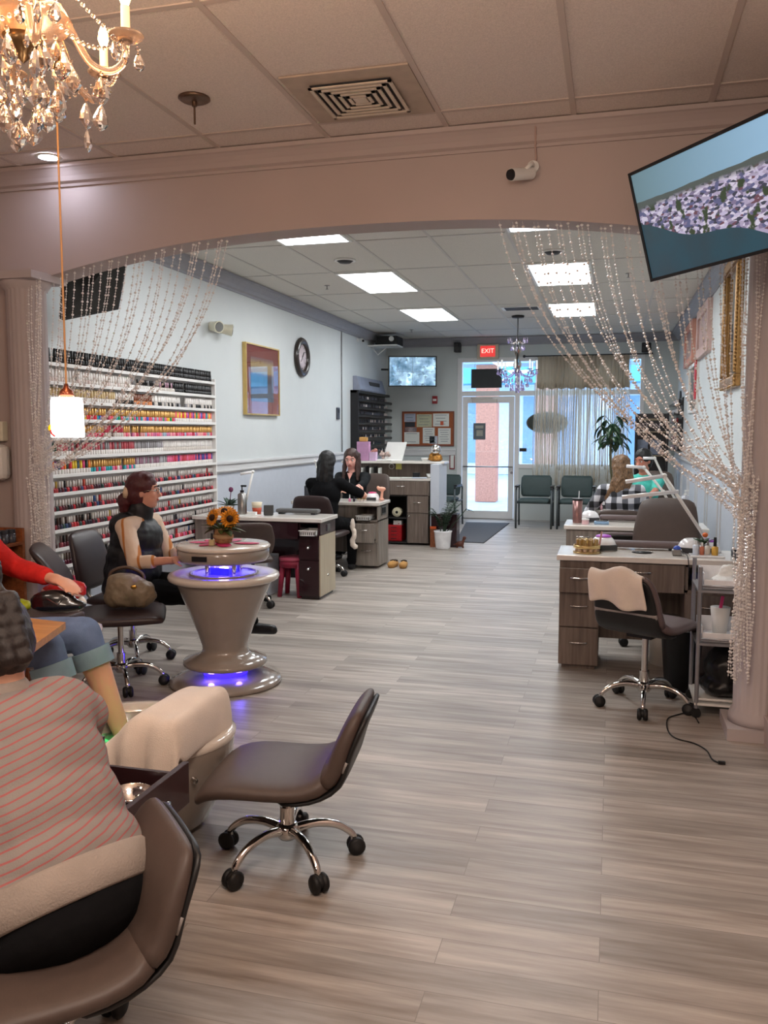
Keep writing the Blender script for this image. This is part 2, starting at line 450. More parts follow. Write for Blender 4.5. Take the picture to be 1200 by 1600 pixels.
# ---------------- shop front: door, window, transom ----------------
m_alu = pm('white_aluminium', (214, 214, 214), rough=0.35, var=0.01)
def glass_mat(name, tint, gl=0.08, rough=0.02):
    m = bpy.data.materials.new(name); m.use_nodes = True; nt = m.node_tree
    nt.nodes.remove(nt.nodes['Principled BSDF']); out = nt.nodes['Material Output']
    t = nt.nodes.new('ShaderNodeBsdfTransparent'); t.inputs[0].default_value = tint
    g = nt.nodes.new('ShaderNodeBsdfGlossy'); g.inputs['Roughness'].default_value = rough
    mx = nt.nodes.new('ShaderNodeMixShader')
    tc = nt.nodes.new('ShaderNodeTexCoord'); nz = nt.nodes.new('ShaderNodeTexNoise'); nz.inputs['Scale'].default_value = 2.0
    mr = nt.nodes.new('ShaderNodeMapRange'); mr.inputs[3].default_value = gl * 0.7; mr.inputs[4].default_value = gl * 1.3
    nt.links.new(tc.outputs['Object'], nz.inputs['Vector']); nt.links.new(nz.outputs[0], mr.inputs[0]); nt.links.new(mr.outputs[0], mx.inputs[0])
    nt.links.new(t.outputs[0], mx.inputs[1]); nt.links.new(g.outputs[0], mx.inputs[2]); nt.links.new(mx.outputs[0], out.inputs[0])
    MATS[name] = m
    return m
m_glass = glass_mat('window_glass', (0.93, 0.96, 1.0, 1))
m_black = pm('black_plastic', (22, 22, 24), rough=0.4, var=0.05)
m_steel = pm('brushed_steel', (150, 148, 145), rough=0.3, metal=1.0, var=0.03)
m_chrome = pm('chrome', (215, 213, 210), rough=0.08, metal=1.0, var=0.01)
fr = MB()
for a, b in ((-2.58, -2.50), (-1.60, -1.52), (0.42, 0.48)): fr.box(a, b, YF - 0.01, YF + 0.11, 0 if a < -1.5 else 0.9, 2.74)
fr.box(-2.58, 0.48, YF - 0.005, YF + 0.105, 2.67, 2.74).box(-2.50, 0.42, YF - 0.005, YF + 0.105, 2.10, 2.18)
fr.box(-1.52, 0.42, YF - 0.02, YF + 0.105, 0.88, 0.95).box(-0.56, -0.50, YF + 0.0, YF + 0.1, 0.95, 2.67)
struct(fr.build('trim_15', m_alu, bevel=0.004))
struct(MB().box(-1.52, 0.42, YF + 0.05, YF + 0.056, 0.95, 2.10).build('window_1', m_glass))
struct(MB().box(-2.50, 0.42, YF + 0.05, YF + 0.056, 2.18, 2.67).build('window_2', m_glass))
door = MB()
door.box(-2.49, -2.40, YF + 0.01, YF + 0.055, 0.01, 2.09).box(-1.70, -1.61, YF + 0.01, YF + 0.055, 0.01, 2.09)
door.box(-2.40, -1.70, YF + 0.01, YF + 0.055, 0.01, 0.14).box(-2.40, -1.70, YF + 0.01, YF + 0.055, 1.98, 2.09)
door = struct(door.build('door_1', m_alu, bevel=0.003))
MB().box(-2.41, -1.69, YF + 0.028, YF + 0.036, 0.13, 1.99).build('door_glass', m_glass, door)
MB().tube([(-2.46, YF + 0.01, 0.90), (-2.46, YF - 0.06, 0.90), (-1.63, YF - 0.06, 0.90), (-1.63, YF + 0.01, 0.90)], 0.011).build('push_bar', m_steel, door)
MB().box(-2.32, -1.90, YF - 0.045, YF + 0.01, 1.985, 2.045).box(-2.34, -1.98, YF - 0.03, YF, 2.05, 2.075).build('door_closer', m_steel, door)
MB().cyl((-1.64, YF + 0.012, 0.80), (-1.64, YF - 0.012, 0.80), 0.022).build('lock', m_steel, door)
struct(MB().box(-2.49, -1.61, YF - 0.02, YF + 0.1, 0.0, 0.012).build('trim_16', m_steel))

# ---------------- outside ----------------
m_pave = pm('pale_paving', (190, 200, 214), rough=0.8, var=0.06, scale=1.5)
struct(MB().box(-14, 14, YF + 0.12, 50, -0.06, -0.01).build('street_ground', m_pave))
bl = thing('building', 'pale shop building across the street seen through the window', 'building', (0, 30, 0))
MB().box(-14, 16, 0, 5, 0, 3.1).build('wall', pm('pale_render', (206, 216, 230), rough=0.8), bl)
MB().box(-14.5, 16.5, -1.2, 5, 3.1, 3.8).build('fascia', pm('teal_fascia', (96, 170, 196), rough=0.7), bl)
for k in range(9):
    MB().box(-12 + k * 3, -10.2 + k * 3, -0.03, 0.02, 0.4, 2.7).build('window', pm('dark_shop_glass', (120, 150, 180), rough=0.1), bl)
m_brick = pm('red_brick', (196, 136, 114), rough=0.9, var=0.12, scale=30, bump=0.2)  # brick colour lightened to stand in for glare on the glass
for x, lb in ((-2.6, 'red brick pillar outside seen through the door glass'), (-1.35, 'red brick pillar outside seen left of the curtain')):
    o = MB().box(x - 0.22, x + 0.22, 18.2, 18.64, 0, 2.9).build('brick_pillar', m_brick); tag(o, lb, 'pillar', None)
struct(MB().box(-8, 8, 17.9, 19.0, 2.9, 3.2).build('canopy_beam', pm('grey_beam', (150, 180, 196), rough=0.8)))

# ---------------- ceiling fittings ----------------
m_frame = pm('white_fixture_frame', (225, 225, 222), rough=0.4, var=0.01)
m_diff = pm('lit_diffuser', (255, 255, 252), rough=0.5, var=0.0, emit=LIGHT_PANEL, ecol=(250, 253, 255))
def ceiling_light(x, y, label):
    t = thing('ceiling_light', label, 'light', (x, y, CB - 0.012), 0, 'fluorescent panels in the back room ceiling')
    f = MB()
    for a in ((-0.30, 0.30, -0.62, -0.595), (-0.30, 0.30, 0.595, 0.62), (-0.30, -0.275, -0.595, 0.595), (0.275, 0.30, -0.595, 0.595)): f.box(*a, -0.004, 0.01)
    f.build('frame', m_frame, t)
    MB().box(-0.275, 0.275, -0.595, 0.595, 0.0, 0.006).build('diffuser', m_diff, t)
for x, y, lb in ((-2.425, 6.35, 'lit ceiling panel in the left row, the one closest to the arch'), (-2.425, 8.95, 'lit ceiling panel in the middle of the left row'), (-2.425, 11.55, 'lit ceiling panel in the left row, smallest and nearest the corner monitor'),
                 (-0.535, 6.35, 'lit ceiling panel cut off by the arch above the right bead strands'), (-0.535, 8.95, 'lit ceiling panel behind the beads, middle one of the right row'), (-0.535, 11.55, 'lit ceiling panel behind the beads, nearest the curtained window')):
    ceiling_light(x, y, lb)
m_grille = pm('dark_grille', (52, 52, 54), rough=0.5)
m_white = pm('white_plastic', (226, 226, 222), rough=0.35, var=0.015)
for p, lb in (((-2.430,7.731,3.080), 'round ceiling speaker between the two nearest left light panels'), ((-0.544,7.824,3.080), 'round ceiling speaker behind the right bead strands')):
    t = thing('ceiling_speaker', lb, 'speaker', p)
    MB().lathe([(0.0, 0), (0.10, 0), (0.10, -0.012), (0.085, -0.016), (0.08, -0.008), (0.0, -0.008)]).build('rim', m_white, t)
    MB().lathe([(0.0, -0.009), (0.078, -0.009), (0.05, -0.03), (0.0, -0.032)]).build('grille', m_grille, t)
for p, lb in (((-3.038,9.011,3.080), 'small sprinkler head on the ceiling above the wall clock side'), ((-3.067,13.198,3.080), 'small sprinkler head on the ceiling near the corner monitor'), ((0.117,9.107,3.080), 'small sprinkler head on the ceiling at the far right of the room')):
    t = thing('sprinkler', lb, 'sprinkler', p)
    MB().lathe([(0, 0), (0.03, 0), (0.03, -0.005), (0, -0.006)], n=12).build('escutcheon', m_steel, t)
    MB().cyl((0, 0, -0.005), (0, 0, -0.04), 0.006, n=8).lathe([(0, -0.04), (0.018, -0.04), (0.018, -0.043), (0, -0.044)], n=12).build('nozzle', m_steel, t)
t = thing('ceiling_vent', 'square louvred air vent in the front room ceiling', 'vent', (-1.155, 3.93, CF - 0.006))
MB().box(-0.29, 0.29, -0.29, 0.27, -0.004, 0.004).build('panel', pm('vent_panel_paint', (176, 158, 142), rough=0.6), t)
m_vent = pm('vent_louvre_paint', (205, 190, 172), rough=0.5)
MB().box(-0.185, 0.185, -0.185, 0.185, -0.006, -0.003).build('backing', m_grille, t)
for k in range(5):
    a = 0.19 - k * 0.034; l = MB(); d = 0.016; z = -0.022 + 0.0005 * k
    for (xa, xb, ya, yb) in ((-a, a, -a, -a + d), (-a, a, a - d, a), (-a, -a + d, -a, a), (a - d, a, -a, a)): l.box(xa, xb, ya, yb, z, z + 0.006)
    l.build('louvre', m_vent, t)
MB().box(-0.03, 0.03, -0.03, 0.03, -0.02, -0.012).build('centre_plate', m_vent, t)
t = thing('ceiling_vent', 'flat grey air return grille above the far chandelier', 'vent', (-1.165, 11.25, CB - 0.006))
MB().box(-0.25, 0.25, -0.16, 0.16, -0.006, 0.004).build('panel', m_white, t)
for k in range(6): MB().box(-0.21, 0.21, -0.13 + k * 0.048, -0.11 + k * 0.048, -0.01, -0.004).build('slot', m_grille, t)
t = thing('ceiling_canopy', 'bronze round ceiling canopy with a short stub rod and no lamp', 'canopy', (-1.91, 3.76, CF))
MB().lathe([(0, 0), (0.072, 0), (0.074, -0.008), (0.06, -0.016), (0.02, -0.02), (0, -0.02)]).build('plate', pm('antique_bronze', (112, 92, 78), rough=0.35, metal=0.9), t)
MB().cyl((0, 0, -0.018), (0, 0, -0.04), 0.012, n=12).cyl((0, 0, -0.03), (0, 0, -0.12), 0.005, n=8).build('stub_rod', MATS['antique_bronze'], t)
t = thing('downlight', 'small round recessed lamp shining cool white beside the pendant cord', 'light', (-3.10, 4.32, CF - 0.004))
MB().lathe([(0.055, 0.0), (0.075, 0.0), (0.075, -0.006), (0.055, -0.006)], cap=False).build('trim_ring', m_white, t)
MB().lathe([(0, -0.004), (0.055, -0.004), (0.055, 0.0), (0, 0.0)]).build('lamp', pm('cool_lamp', (255, 255, 255), emit=60, ecol=(225, 232, 255), var=0), t)

# ======================= things on the walls =======================
m_gold = pm('gilded_frame', (168, 128, 78), rough=0.35, metal=0.7, var=0.15, scale=60, bump=0.3, bscale=90)
m_thin_gold = pm('thin_gold_frame', (206, 176, 110), rough=0.35, metal=0.5, var=0.05)
m_mat_rose = pm('rose_picture_mat', (158, 86, 78), rough=0.8, var=0.03)
def nodes_mat(name, rough=0.4, emit=None):
    m = bpy.data.materials.new(name); m.use_nodes = True; b = m.node_tree.nodes['Principled BSDF']; b.inputs['Roughness'].default_value = rough
    return m, m.node_tree, b
def banded(name, stops, axis='Z', lo=0.0, hi=1.0, noise_scale=18.0, amt=0.35, rough=0.3, emit=0.0, blotch=None, coat=0.0):
    """picture: colour bands along one object axis broken up by noise, optional blotches"""
    m, nt, b = nodes_mat(name, rough)
    tc = nt.nodes.new('ShaderNodeTexCoord'); sp = nt.nodes.new('ShaderNodeSeparateXYZ'); nt.links.new(tc.outputs['Object'], sp.inputs[0])
    mr = nt.nodes.new('ShaderNodeMapRange'); mr.inputs[1].default_value = lo; mr.inputs[2].default_value = hi
    nt.links.new(sp.outputs[axis], mr.inputs[0])
    nz = nt.nodes.new('ShaderNodeTexNoise'); nz.inputs['Scale'].default_value = noise_scale; nz.inputs['Detail'].default_value = 6
    nt.links.new(tc.outputs['Object'], nz.inputs['Vector'])
    ma = nt.nodes.new('ShaderNodeMath'); ma.operation = 'MULTIPLY_ADD'; ma.inputs[1].default_value = amt; ma.inputs[2].default_value = -amt / 2
    nt.links.new(nz.outputs[0], ma.inputs[0])
    ad = nt.nodes.new('ShaderNodeMath'); ad.operation = 'ADD'; nt.links.new(mr.outputs[0], ad.inputs[0]); nt.links.new(ma.outputs[0], ad.inputs[1])
    rp = nt.nodes.new('ShaderNodeValToRGB'); e = rp.color_ramp.elements
    e[0].position = stops[0][0]; e[0].color = lin(stops[0][1]); e[1].position = stops[-1][0]; e[1].color = lin(stops[-1][1])
    for p, c in stops[1:-1]:
        x = e.new(p); x.color = lin(c)
    nt.links.new(ad.outputs[0], rp.inputs[0]); outc = rp.outputs[0]
    if blotch:
        vo = nt.nodes.new('ShaderNodeTexVoronoi'); vo.inputs['Scale'].default_value = blotch[0]; nt.links.new(tc.outputs['Object'], vo.inputs['Vector'])
        r2 = nt.nodes.new('ShaderNodeMapRange'); r2.inputs[1].default_value = blotch[2]; r2.inputs[2].default_value = blotch[3]; nt.links.new(mr.outputs[0], r2.inputs[0])
        r3 = nt.nodes.new('ShaderNodeMath'); r3.operation = 'MULTIPLY'; r3.inputs[1].default_value = blotch[1]; nt.links.new(r2.outputs[0], r3.inputs[0])
        mx = nt.nodes.new('ShaderNodeMixRGB'); mx.blend_type = 'OVERLAY'; nt.links.new(r3.outputs[0], mx.inputs[0]); nt.links.new(outc, mx.inputs[1]); nt.links.new(vo.outputs['Color'], mx.inputs[2]); outc = mx.outputs[0]
    nt.links.new(outc, b.inputs['Base Color'])
    if emit:
        nt.links.new(outc, b.inputs['Emission Color']); b.inputs['Emission Strength'].default_value = emit
    b.inputs['Coat Weight'].default_value = coat
    return m
# framed print on the left wall
t = thing('framed_picture', 'large thin gold-framed print with a wide rose mat on the left wall', 'picture', (XL, 9.0, 2.065))
f = MB()
for a in ((-0.475, 0.475, 0.37, 0.385), (-0.475, 0.475, -0.385, -0.37), (-0.475, -0.46, -0.37, 0.37), (0.46, 0.475, -0.37, 0.37)): f.box(0.0, 0.045, a[0], a[1], a[2], a[3])
f.build('frame', m_thin_gold, t)
MB().box(0.005, 0.03, -0.46, 0.46, -0.37, 0.37).build('mat', m_mat_rose, t)
MB().box(0.03, 0.032, -0.33, 0.31, -0.235, 0.245).build('print', banded('print_picture', [(0.0, (84, 98, 112)), (0.38, (96, 92, 104)), (0.45, (46, 34, 44)), (0.58, (70, 40, 44)), (0.62, (120, 66, 60)), (0.66, (196, 164, 104)), (0.85, (206, 178, 120)), (1.0, (140, 96, 108))], 'Z', -0.235, 0.245, 22, 0.10), t)
MB().box(0.036, 0.039, -0.46, 0.46, -0.37, 0.37).build('glass', glass_mat('picture_glass', (0.97, 0.97, 0.97, 1), 0.16, 0.01), t)
# wall clock
t = thing('wall_clock', 'round wall clock with a wide dark brown rim', 'clock', (XL, 10.30, 2.43))
RX = Matrix.Rotation(PI / 2, 4, 'Y')
MB().lathe([(0, 0), (0.24, 0), (0.25, 0.02), (0.235, 0.045), (0.20, 0.055), (0.165, 0.04), (0.16, 0.02)], n=48, T=RX, cap=False).build('rim', pm('dark_walnut', (44, 34, 30), rough=0.3, coat=0.4), t)
MB().lathe([(0, 0.015), (0.162, 0.015), (0.162, 0.02), (0, 0.02)], n=40, T=RX).build('dial', pm('clock_dial', (214, 200, 206), rough=0.5), t)
hd = MB(); c0 = V((0.026, 0, 0))
for a, L, wd in ((math.radians(40), 0.09, 0.008), (math.radians(-140), 0.07, 0.005)): hd.tube([c0, c0 + V((0, math.sin(a) * L, math.cos(a) * L))], wd * 0.6, n=6)
hd.build('hands', m_black, t)
tk = MB()
for k in range(12):
    a = k * PI / 6; tk.box(0.02, 0.022, -0.004, 0.004, 0.128, 0.148, T=Matrix.Rotation(a, 4, 'X'))
tk.build('hour_marks', m_black, t)
# emergency light
t = thing('emergency_light', 'white twin-head emergency light high on the left wall', 'light', (XL, 7.86, 2.52))
MB().box(0, 0.055, -0.13, 0.13, -0.045, 0.045).build('body', pm('cream_plastic', (222, 218, 196), rough=0.35), t, bevel=0.02)
for s in (-1, 1):
    q = MB().cyl((0.03, s * 0.10, 0.0), (0.13, s * 0.15, -0.015), 0.045, 0.058, 20).build('lamp_head', MATS['cream_plastic'], t)
    MB().cyl((0.131, s * 0.1505, -0.015), (0.136, s * 0.153, -0.016), 0.048, 0.044, 20).build('lens', m_steel, q)
# thermostat, conduit, small camera
t = thing('thermostat', 'small dark thermostat on the left wall past the clock', 'thermostat', (XL, 11.78, 1.755))
MB().box(0, 0.025, -0.055, 0.055, -0.085, 0.085).build('body', pm('grey_plastic', (70, 74, 84), rough=0.4), t, bevel=0.006)
MB().box(0.025, 0.027, -0.04, 0.04, 0.01, 0.06).build('display', m_black, t)
tag(MB().tube([(XL + 0.012, 11.97, 2.96), (XL + 0.012, 11.97, 1.2)], 0.009).build('wall_conduit', pm('grey_conduit', (150, 152, 152))), 'thin grey conduit running down the left wall', 'conduit')
t = thing('security_camera', 'small white bullet camera on the far end of the left wall', 'camera', (XL, 12.8, 2.90))
MB().cyl((0, 0, 0), (0.02, 0, 0), 0.03).tube([(0.01, 0, 0), (0.06, 0.0, 0.02), (0.08, -0.02, 0)], 0.008).build('mount', m_white, t)
q = MB().cyl((0.06, 0.05, 0.01), (0.11, -0.06, -0.02), 0.022).build('body', m_white, t)
MB().cyl((0.111, -0.062, -0.02), (0.114, -0.07, -0.022), 0.018).build('lens', m_black, q)
# camera on the header
t = thing('security_camera', 'white dome-eyed bullet camera on the mauve header with its cable', 'camera', (-0.44, YH0, 2.80))
MB().cyl((0.02, 0, 0.03), (0.02, -0.02, 0.03), 0.03).tube([(0.02, -0.01, 0.03), (0.02, -0.06, 0.035), (-0.01, -0.085, 0.0)], 0.010).build('mount', m_white, t)
q = MB().cyl((0.015, -0.03, -0.005), (-0.075, -0.135, -0.035), 0.030, n=24).build('body', m_white, t)
MB().cyl((-0.075, -0.135, -0.035), (-0.083, -0.144, -0.0375), 0.028, 0.024, n=24).build('lens', m_black, q)
MB().tube([(0.02, -0.006, 0.035), (0.035, -0.006, 0.07), (0.03, -0.006, 0.12), (0.035, -0.075, 0.20), (0.035, -0.08, 0.232)], 0.005).build('cable', pm('beige_cable', (176, 150, 140)), t)

# ---- corner monitor, projector box
def screen(name, label, p, rotz, tilt, w, h, dep, pic, group=None, frame=0.02, mount=None):
    t = thing(name, label, 'television', p, rotz)
    T = Matrix.Rotation(tilt, 4, 'X')
    MB().box(-w / 2, w / 2, 0, dep, -h / 2, h / 2, T=T).build('case', m_black, t, bevel=0.005)
    s = MB().box(-w / 2 + frame, w / 2 - frame, -0.003, 0.0, -h / 2 + frame, h / 2 - frame).build('display', pic, t); s.rotation_euler = (tilt, 0, 0)
    b = MB()
    for a in ((-w / 2, w / 2, h / 2 - frame, h / 2), (-w / 2, w / 2, -h / 2, -h / 2 + frame), (-w / 2, -w / 2 + frame, -h / 2 + frame, h / 2 - frame), (w / 2 - frame, w / 2, -h / 2 + frame, h / 2 - frame)): b.box(a[0], a[1], -0.008, 0.001, a[2], a[3], T=T)
    b.build('bezel', m_black, t)
    if mount: MB().tube(mount, 0.016).build('wall_arm', m_black, t)
    return t
def cctv_mat():
    m, nt, b = nodes_mat('camera_feed_picture', 0.25)
    tc = nt.nodes.new('ShaderNodeTexCoord')
    n1 = nt.nodes.new('ShaderNodeTexNoise'); n1.inputs['Scale'].default_value = 5; n1.inputs['Detail'].default_value = 3
    v = nt.nodes.new('ShaderNodeTexVoronoi'); v.inputs['Scale'].default_value = 26
    nt.links.new(tc.outputs['Object'], n1.inputs['Vector']); nt.links.new(tc.outputs['Object'], v.inputs['Vector'])
    r1 = nt.nodes.new('ShaderNodeValToRGB'); e = r1.color_ramp.elements
    e[0].position = 0.34; e[0].color = lin((60, 96, 122)); e[1].position = 0.66; e[1].color = lin((172, 204, 216)); x = e.new(0.5); x.color = lin((118, 150, 176))
    nt.links.new(n1.outputs[0], r1.inputs[0])
    n2 = nt.nodes.new('ShaderNodeTexNoise'); n2.inputs['Scale'].default_value = 9; nt.links.new(tc.outputs['Object'], n2.inputs['Vector'])
    th = nt.nodes.new('ShaderNodeMapRange'); th.inputs[1].default_value = 0.5; th.inputs[2].default_value = 0.62; nt.links.new(n2.outputs[0], th.inputs[0])
    mx = nt.nodes.new('ShaderNodeMixRGB'); mx.blend_type = 'OVERLAY'; nt.links.new(th.outputs[0], mx.inputs[0]); nt.links.new(r1.outputs[0], mx.inputs[1]); bw = nt.nodes.new('ShaderNodeRGBToBW'); nt.links.new(v.outputs['Color'], bw.inputs[0]); nt.links.new(bw.outputs[0], mx.inputs[2])
    nt.links.new(mx.outputs[0], b.inputs['Base Color']); nt.links.new(mx.outputs[0], b.inputs['Emission Color']); b.inputs['Emission Strength'].default_value = 0.9
    return m
t = screen('television', 'corner monitor showing four bluish security camera views', (-3.13, 13.55, 2.46), math.radians(16), math.radians(6), 0.78, 0.49, 0.05, cctv_mat(), mount=[(0, 0.05, 0.0), (0, 0.18, 0.0), (-0.25, 0.34, 0.05), (-0.5, 0.30, 0.05)])
q = [c for c in t.children]
gl = MB().box(-0.003, 0.003, -0.006, -0.004, -0.22, 0.22).box(-0.36, 0.36, -0.006, -0.004, -0.002, 0.002).build('view_divider', pm('grey_line', (120, 150, 170)), t); gl.rotation_euler = (math.radians(6), 0, 0)
t = thing('projector', 'black box device with a white knob on a bracket above the corner monitor', 'device', (-3.52, 13.6, 2.86))
MB().box(-0.17, 0.17, -0.2, 0.2, 0.02, 0.16).box(-0.19, 0.15, -0.22, 0.1, 0.02, 0.06).build('body', m_black, t, bevel=0.01)
MB().cyl((0.08, -0.2, 0.11), (0.08, -0.225, 0.11), 0.04).build('knob', m_white, t)
MB().box(-0.31, 0.17, -0.22, 0.2, 0.0, 0.02).tube([(-0.30, 0, 0.0), (-0.2, 0, -0.12), (-0.05, 0, 0.0)], 0.01).build('bracket', m_white, t)
# speakers, alarm
for p, r, lb in (((-2.57, YF - 0.01, 2.915), 0.0, 'small black speaker on the far wall left of the exit sign'), ((0.52, YF - 0.10, 2.83), -0.5, 'black speaker angled from the far right corner beside the curtain rod')):
    t = thing('wall_speaker', lb, 'speaker', p, r)
    MB().box(-0.055, 0.055, -0.12, 0.0, -0.08, 0.08).build('cabinet', m_black, t, bevel=0.008)
    MB().cyl((0, -0.121, -0.02), (0, -0.126, -0.02), 0.04).cyl((0, -0.121, 0.045), (0, -0.126, 0.045), 0.015).build('driver', m_grille, t)
    MB().tube([(0, 0, 0), (0, 0.05, 0), (0, 0.10, 0)], 0.012).build('bracket', m_black, t)
t = thing('fire_alarm', 'red fire alarm box on the far wall above the cork board', 'alarm', (-2.97, YF - 0.005, 2.04))
MB().box(-0.045, 0.045, -0.03, 0, -0.065, 0.065).build('body', pm('alarm_red', (150, 34, 38), rough=0.4), t, bevel=0.006)
MB().box(-0.03, 0.03, -0.038, -0.03, -0.02, 0.015).build('pull_bar', m_white, t)
# exit sign
t = thing('exit_sign', 'beige framed sign reading EXIT in lit red above the door', 'sign', (-2.06, YF - 0.012, 2.835))
MB().box(-0.18, 0.18, -0.05, 0, -0.125, 0.125).build('housing', pm('beige_plastic', (190, 178, 158), rough=0.5), t, bevel=0.008)
MB().box(-0.125, 0.125, -0.056, -0.05, -0.085, 0.095).build('face', pm('exit_red', (214, 60, 56), emit=0.8, ecol=(220, 60, 58)), t)
text_obj('lettering', 'EXIT', 0.105, pm('exit_letters', (255, 196, 180), emit=1.3, ecol=(255, 190, 175)), (0, -0.058, 0.01), (PI / 2, 0, 0), t)
# cork board with papers
t = thing('cork_board', 'wood framed cork board beside the shop door', 'board', (-3.09, YF - 0.002, 1.545))
m_cork = pm('cork', (150, 84, 50), rough=0.9, var=0.12, scale=60)
MB().box(-0.44, 0.44, -0.015, 0, -0.28, 0.28).build('cork', m_cork, t)
f = MB()
for a in ((-0.46, 0.46, 0.28, 0.30), (-0.46, 0.46, -0.30, -0.28), (-0.46, -0.44, -0.28, 0.28), (0.44, 0.46, -0.28, 0.28)): f.box(a[0], a[1], -0.025, 0, a[2], a[3])
f.build('frame', pm('cork_board_frame', (116, 60, 42), rough=0.5), t)
m_ink = pm('grey_ink', (110, 116, 122)); m_paper = pm('white_paper', (212, 214, 208), rough=0.8, var=0.01)
def paper(x0, x1, z0, z1, mat, label, lines=5, extra=None):
    q = thing('posted_paper', label, 'paper', (-3.09 + (x0 + x1) / 2, YF - 0.019, 1.545 + (z0 + z1) / 2), 0, None)
    w = (x1 - x0) / 2; hh = (z1 - z0) / 2
    MB().box(-w, w, -0.002, 0, -hh, hh).build('sheet', mat, q)
    l = MB()
    for k in range(lines):
        z = hh * 0.75 - k * hh * 1.4 / max(1, lines - 1); l.box(-w * (0.75 - 0.1 * (k % 3)), w * (0.7 - 0.15 * (k % 2)), -0.003, -0.002, z - 0.004, z + 0.004)
    if lines: l.build('printed_lines', m_ink, q)
    if extra: extra(q, w, hh)
paper(-0.42, -0.22, 0.12, 0.26, pm('blue_grey_paper', (160, 166, 182), rough=0.8), 'pale blue sheet at the top left of the cork board', 3)
paper(-0.41, -0.23, 0.03, 0.115, pm('dark_card', (44, 46, 52), rough=0.7), 'black card under the pale blue sheet on the cork board', 0)
paper(-0.42, -0.20, -0.055, 0.025, banded('snapshot_picture', [(0, (90, 60, 60)), (0.5, (160, 150, 150)), (1, (110, 100, 104))], 'X', -0.1, 0.1, 30, 0.9), 'small photo strip under the black card on the cork board', 0)
paper(-0.20, 0.07, 0.03, 0.25, pm('olive_paper', (178, 178, 150), rough=0.8), 'greenish certificate at the top middle of the cork board', 4)
def seal(q, w, h): MB().box(-0.01, 0.045, -0.004, -0.002, -h * 0.8, -h * 0.2).build('orange_seal', pm('orange_seal', (190, 84, 52)), q)
paper(0.09, 0.37, 0.04, 0.26, m_paper, 'white certificate with an orange square seal on the cork board', 4, seal)
def ring(q, w, h): MB().lathe([(0.045, -0.003), (0.06, -0.003), (0.06, -0.001), (0.045, -0.001)], n=24, cap=False, T=Matrix.Rotation(PI / 2, 4, 'X')).build('round_stamp', pm('blue_stamp', (150, 170, 186)), q)
paper(-0.42, -0.15, -0.265, -0.06, m_paper, 'white sheet with a round blue stamp at the bottom left of the cork board', 2, ring)
paper(-0.09, 0.12, -0.25, 0.02, m_paper, 'white letter at the bottom middle of the cork board', 6)
paper(0.03, 0.17, -0.26, -0.125, pm('bluish_leaflet', (190, 198, 210), rough=0.8), 'small bluish leaflet overlapping the middle letter on the cork board', 3)
paper(0.18, 0.40, -0.265, 0.01, m_paper, 'white letter at the bottom right of the cork board', 6)
# fire extinguisher tag under rail beside the door
t = thing('hanging_tag_card', 'white card with a dark red edge hanging by the shop door', 'card', (-2.66, YF - 0.02, 0.98))
MB().box(-0.045, 0.045, -0.006, 0, -0.13, 0.13).build('border', pm('dark_red', (130, 36, 44)), t)
MB().box(-0.03, 0.03, -0.008, -0.006, -0.11, 0.11).build('card', m_paper, t)
# dark screen and oval sign in the window, poster in the door
t = thing('window_sign', 'dark rectangular panel hung in the transom over the door', 'sign', (-2.09, YF + 0.03, 2.40))
MB().box(-0.26, 0.26, 0, 0.015, -0.165, 0.155).build('panel', pm('dark_panel', (42, 46, 46), rough=0.6), t)
MB().tube([(-0.2, 0.007, 0.155), (-0.2, 0.007, 0.28)], 0.003).tube([(0.2, 0.007, 0.155), (0.2, 0.007, 0.28)], 0.003).build('hanging_wire', m_steel, t)
t = thing('window_sign', 'dark oval sign standing against the window glass behind the curtain', 'sign', (-1.06, YF + 0.02, 1.645))
MB().lathe([(0, -0.008), (0.34, -0.008), (0.345, 0), (0.34, 0.008), (0, 0.008)], n=48, T=Matrix.Rotation(PI / 2, 4, 'X'), sy=0.53).build('oval_panel', pm('dark_green_grey', (62, 66, 60), rough=0.5), t)
MB().lathe([(0.325, -0.012), (0.345, -0.012), (0.345, 0.012), (0.325, 0.012)], n=48, cap=False, T=Matrix.Rotation(PI / 2, 4, 'X'), sy=0.53).build('rim', pm('olive_rim', (96, 98, 84)), t)
t = thing('door_poster', 'small grey notice stuck inside the door glass', 'poster', (-2.20, YF + 0.022, 1.50))
MB().box(-0.105, 0.105, 0, 0.003, -0.14, 0.14).build('sheet', pm('notice_grey', (96, 104, 110), rough=0.7), t)
MB().box(-0.07, 0.07, -0.001, 0.001, 0.05, 0.10).box(-0.05, 0.06, -0.001, 0.001, -0.08, 0.02).build('printing', pm('notice_print', (150, 150, 140)), t)
t = thing('card_reader', 'small dark box on the window mullion left of the curtain', 'box', (-1.45, YF - 0.006, 1.19))
MB().box(-0.06, 0.06, -0.03, 0.0, -0.03, 0.03).build('body', m_black, t, bevel=0.004)

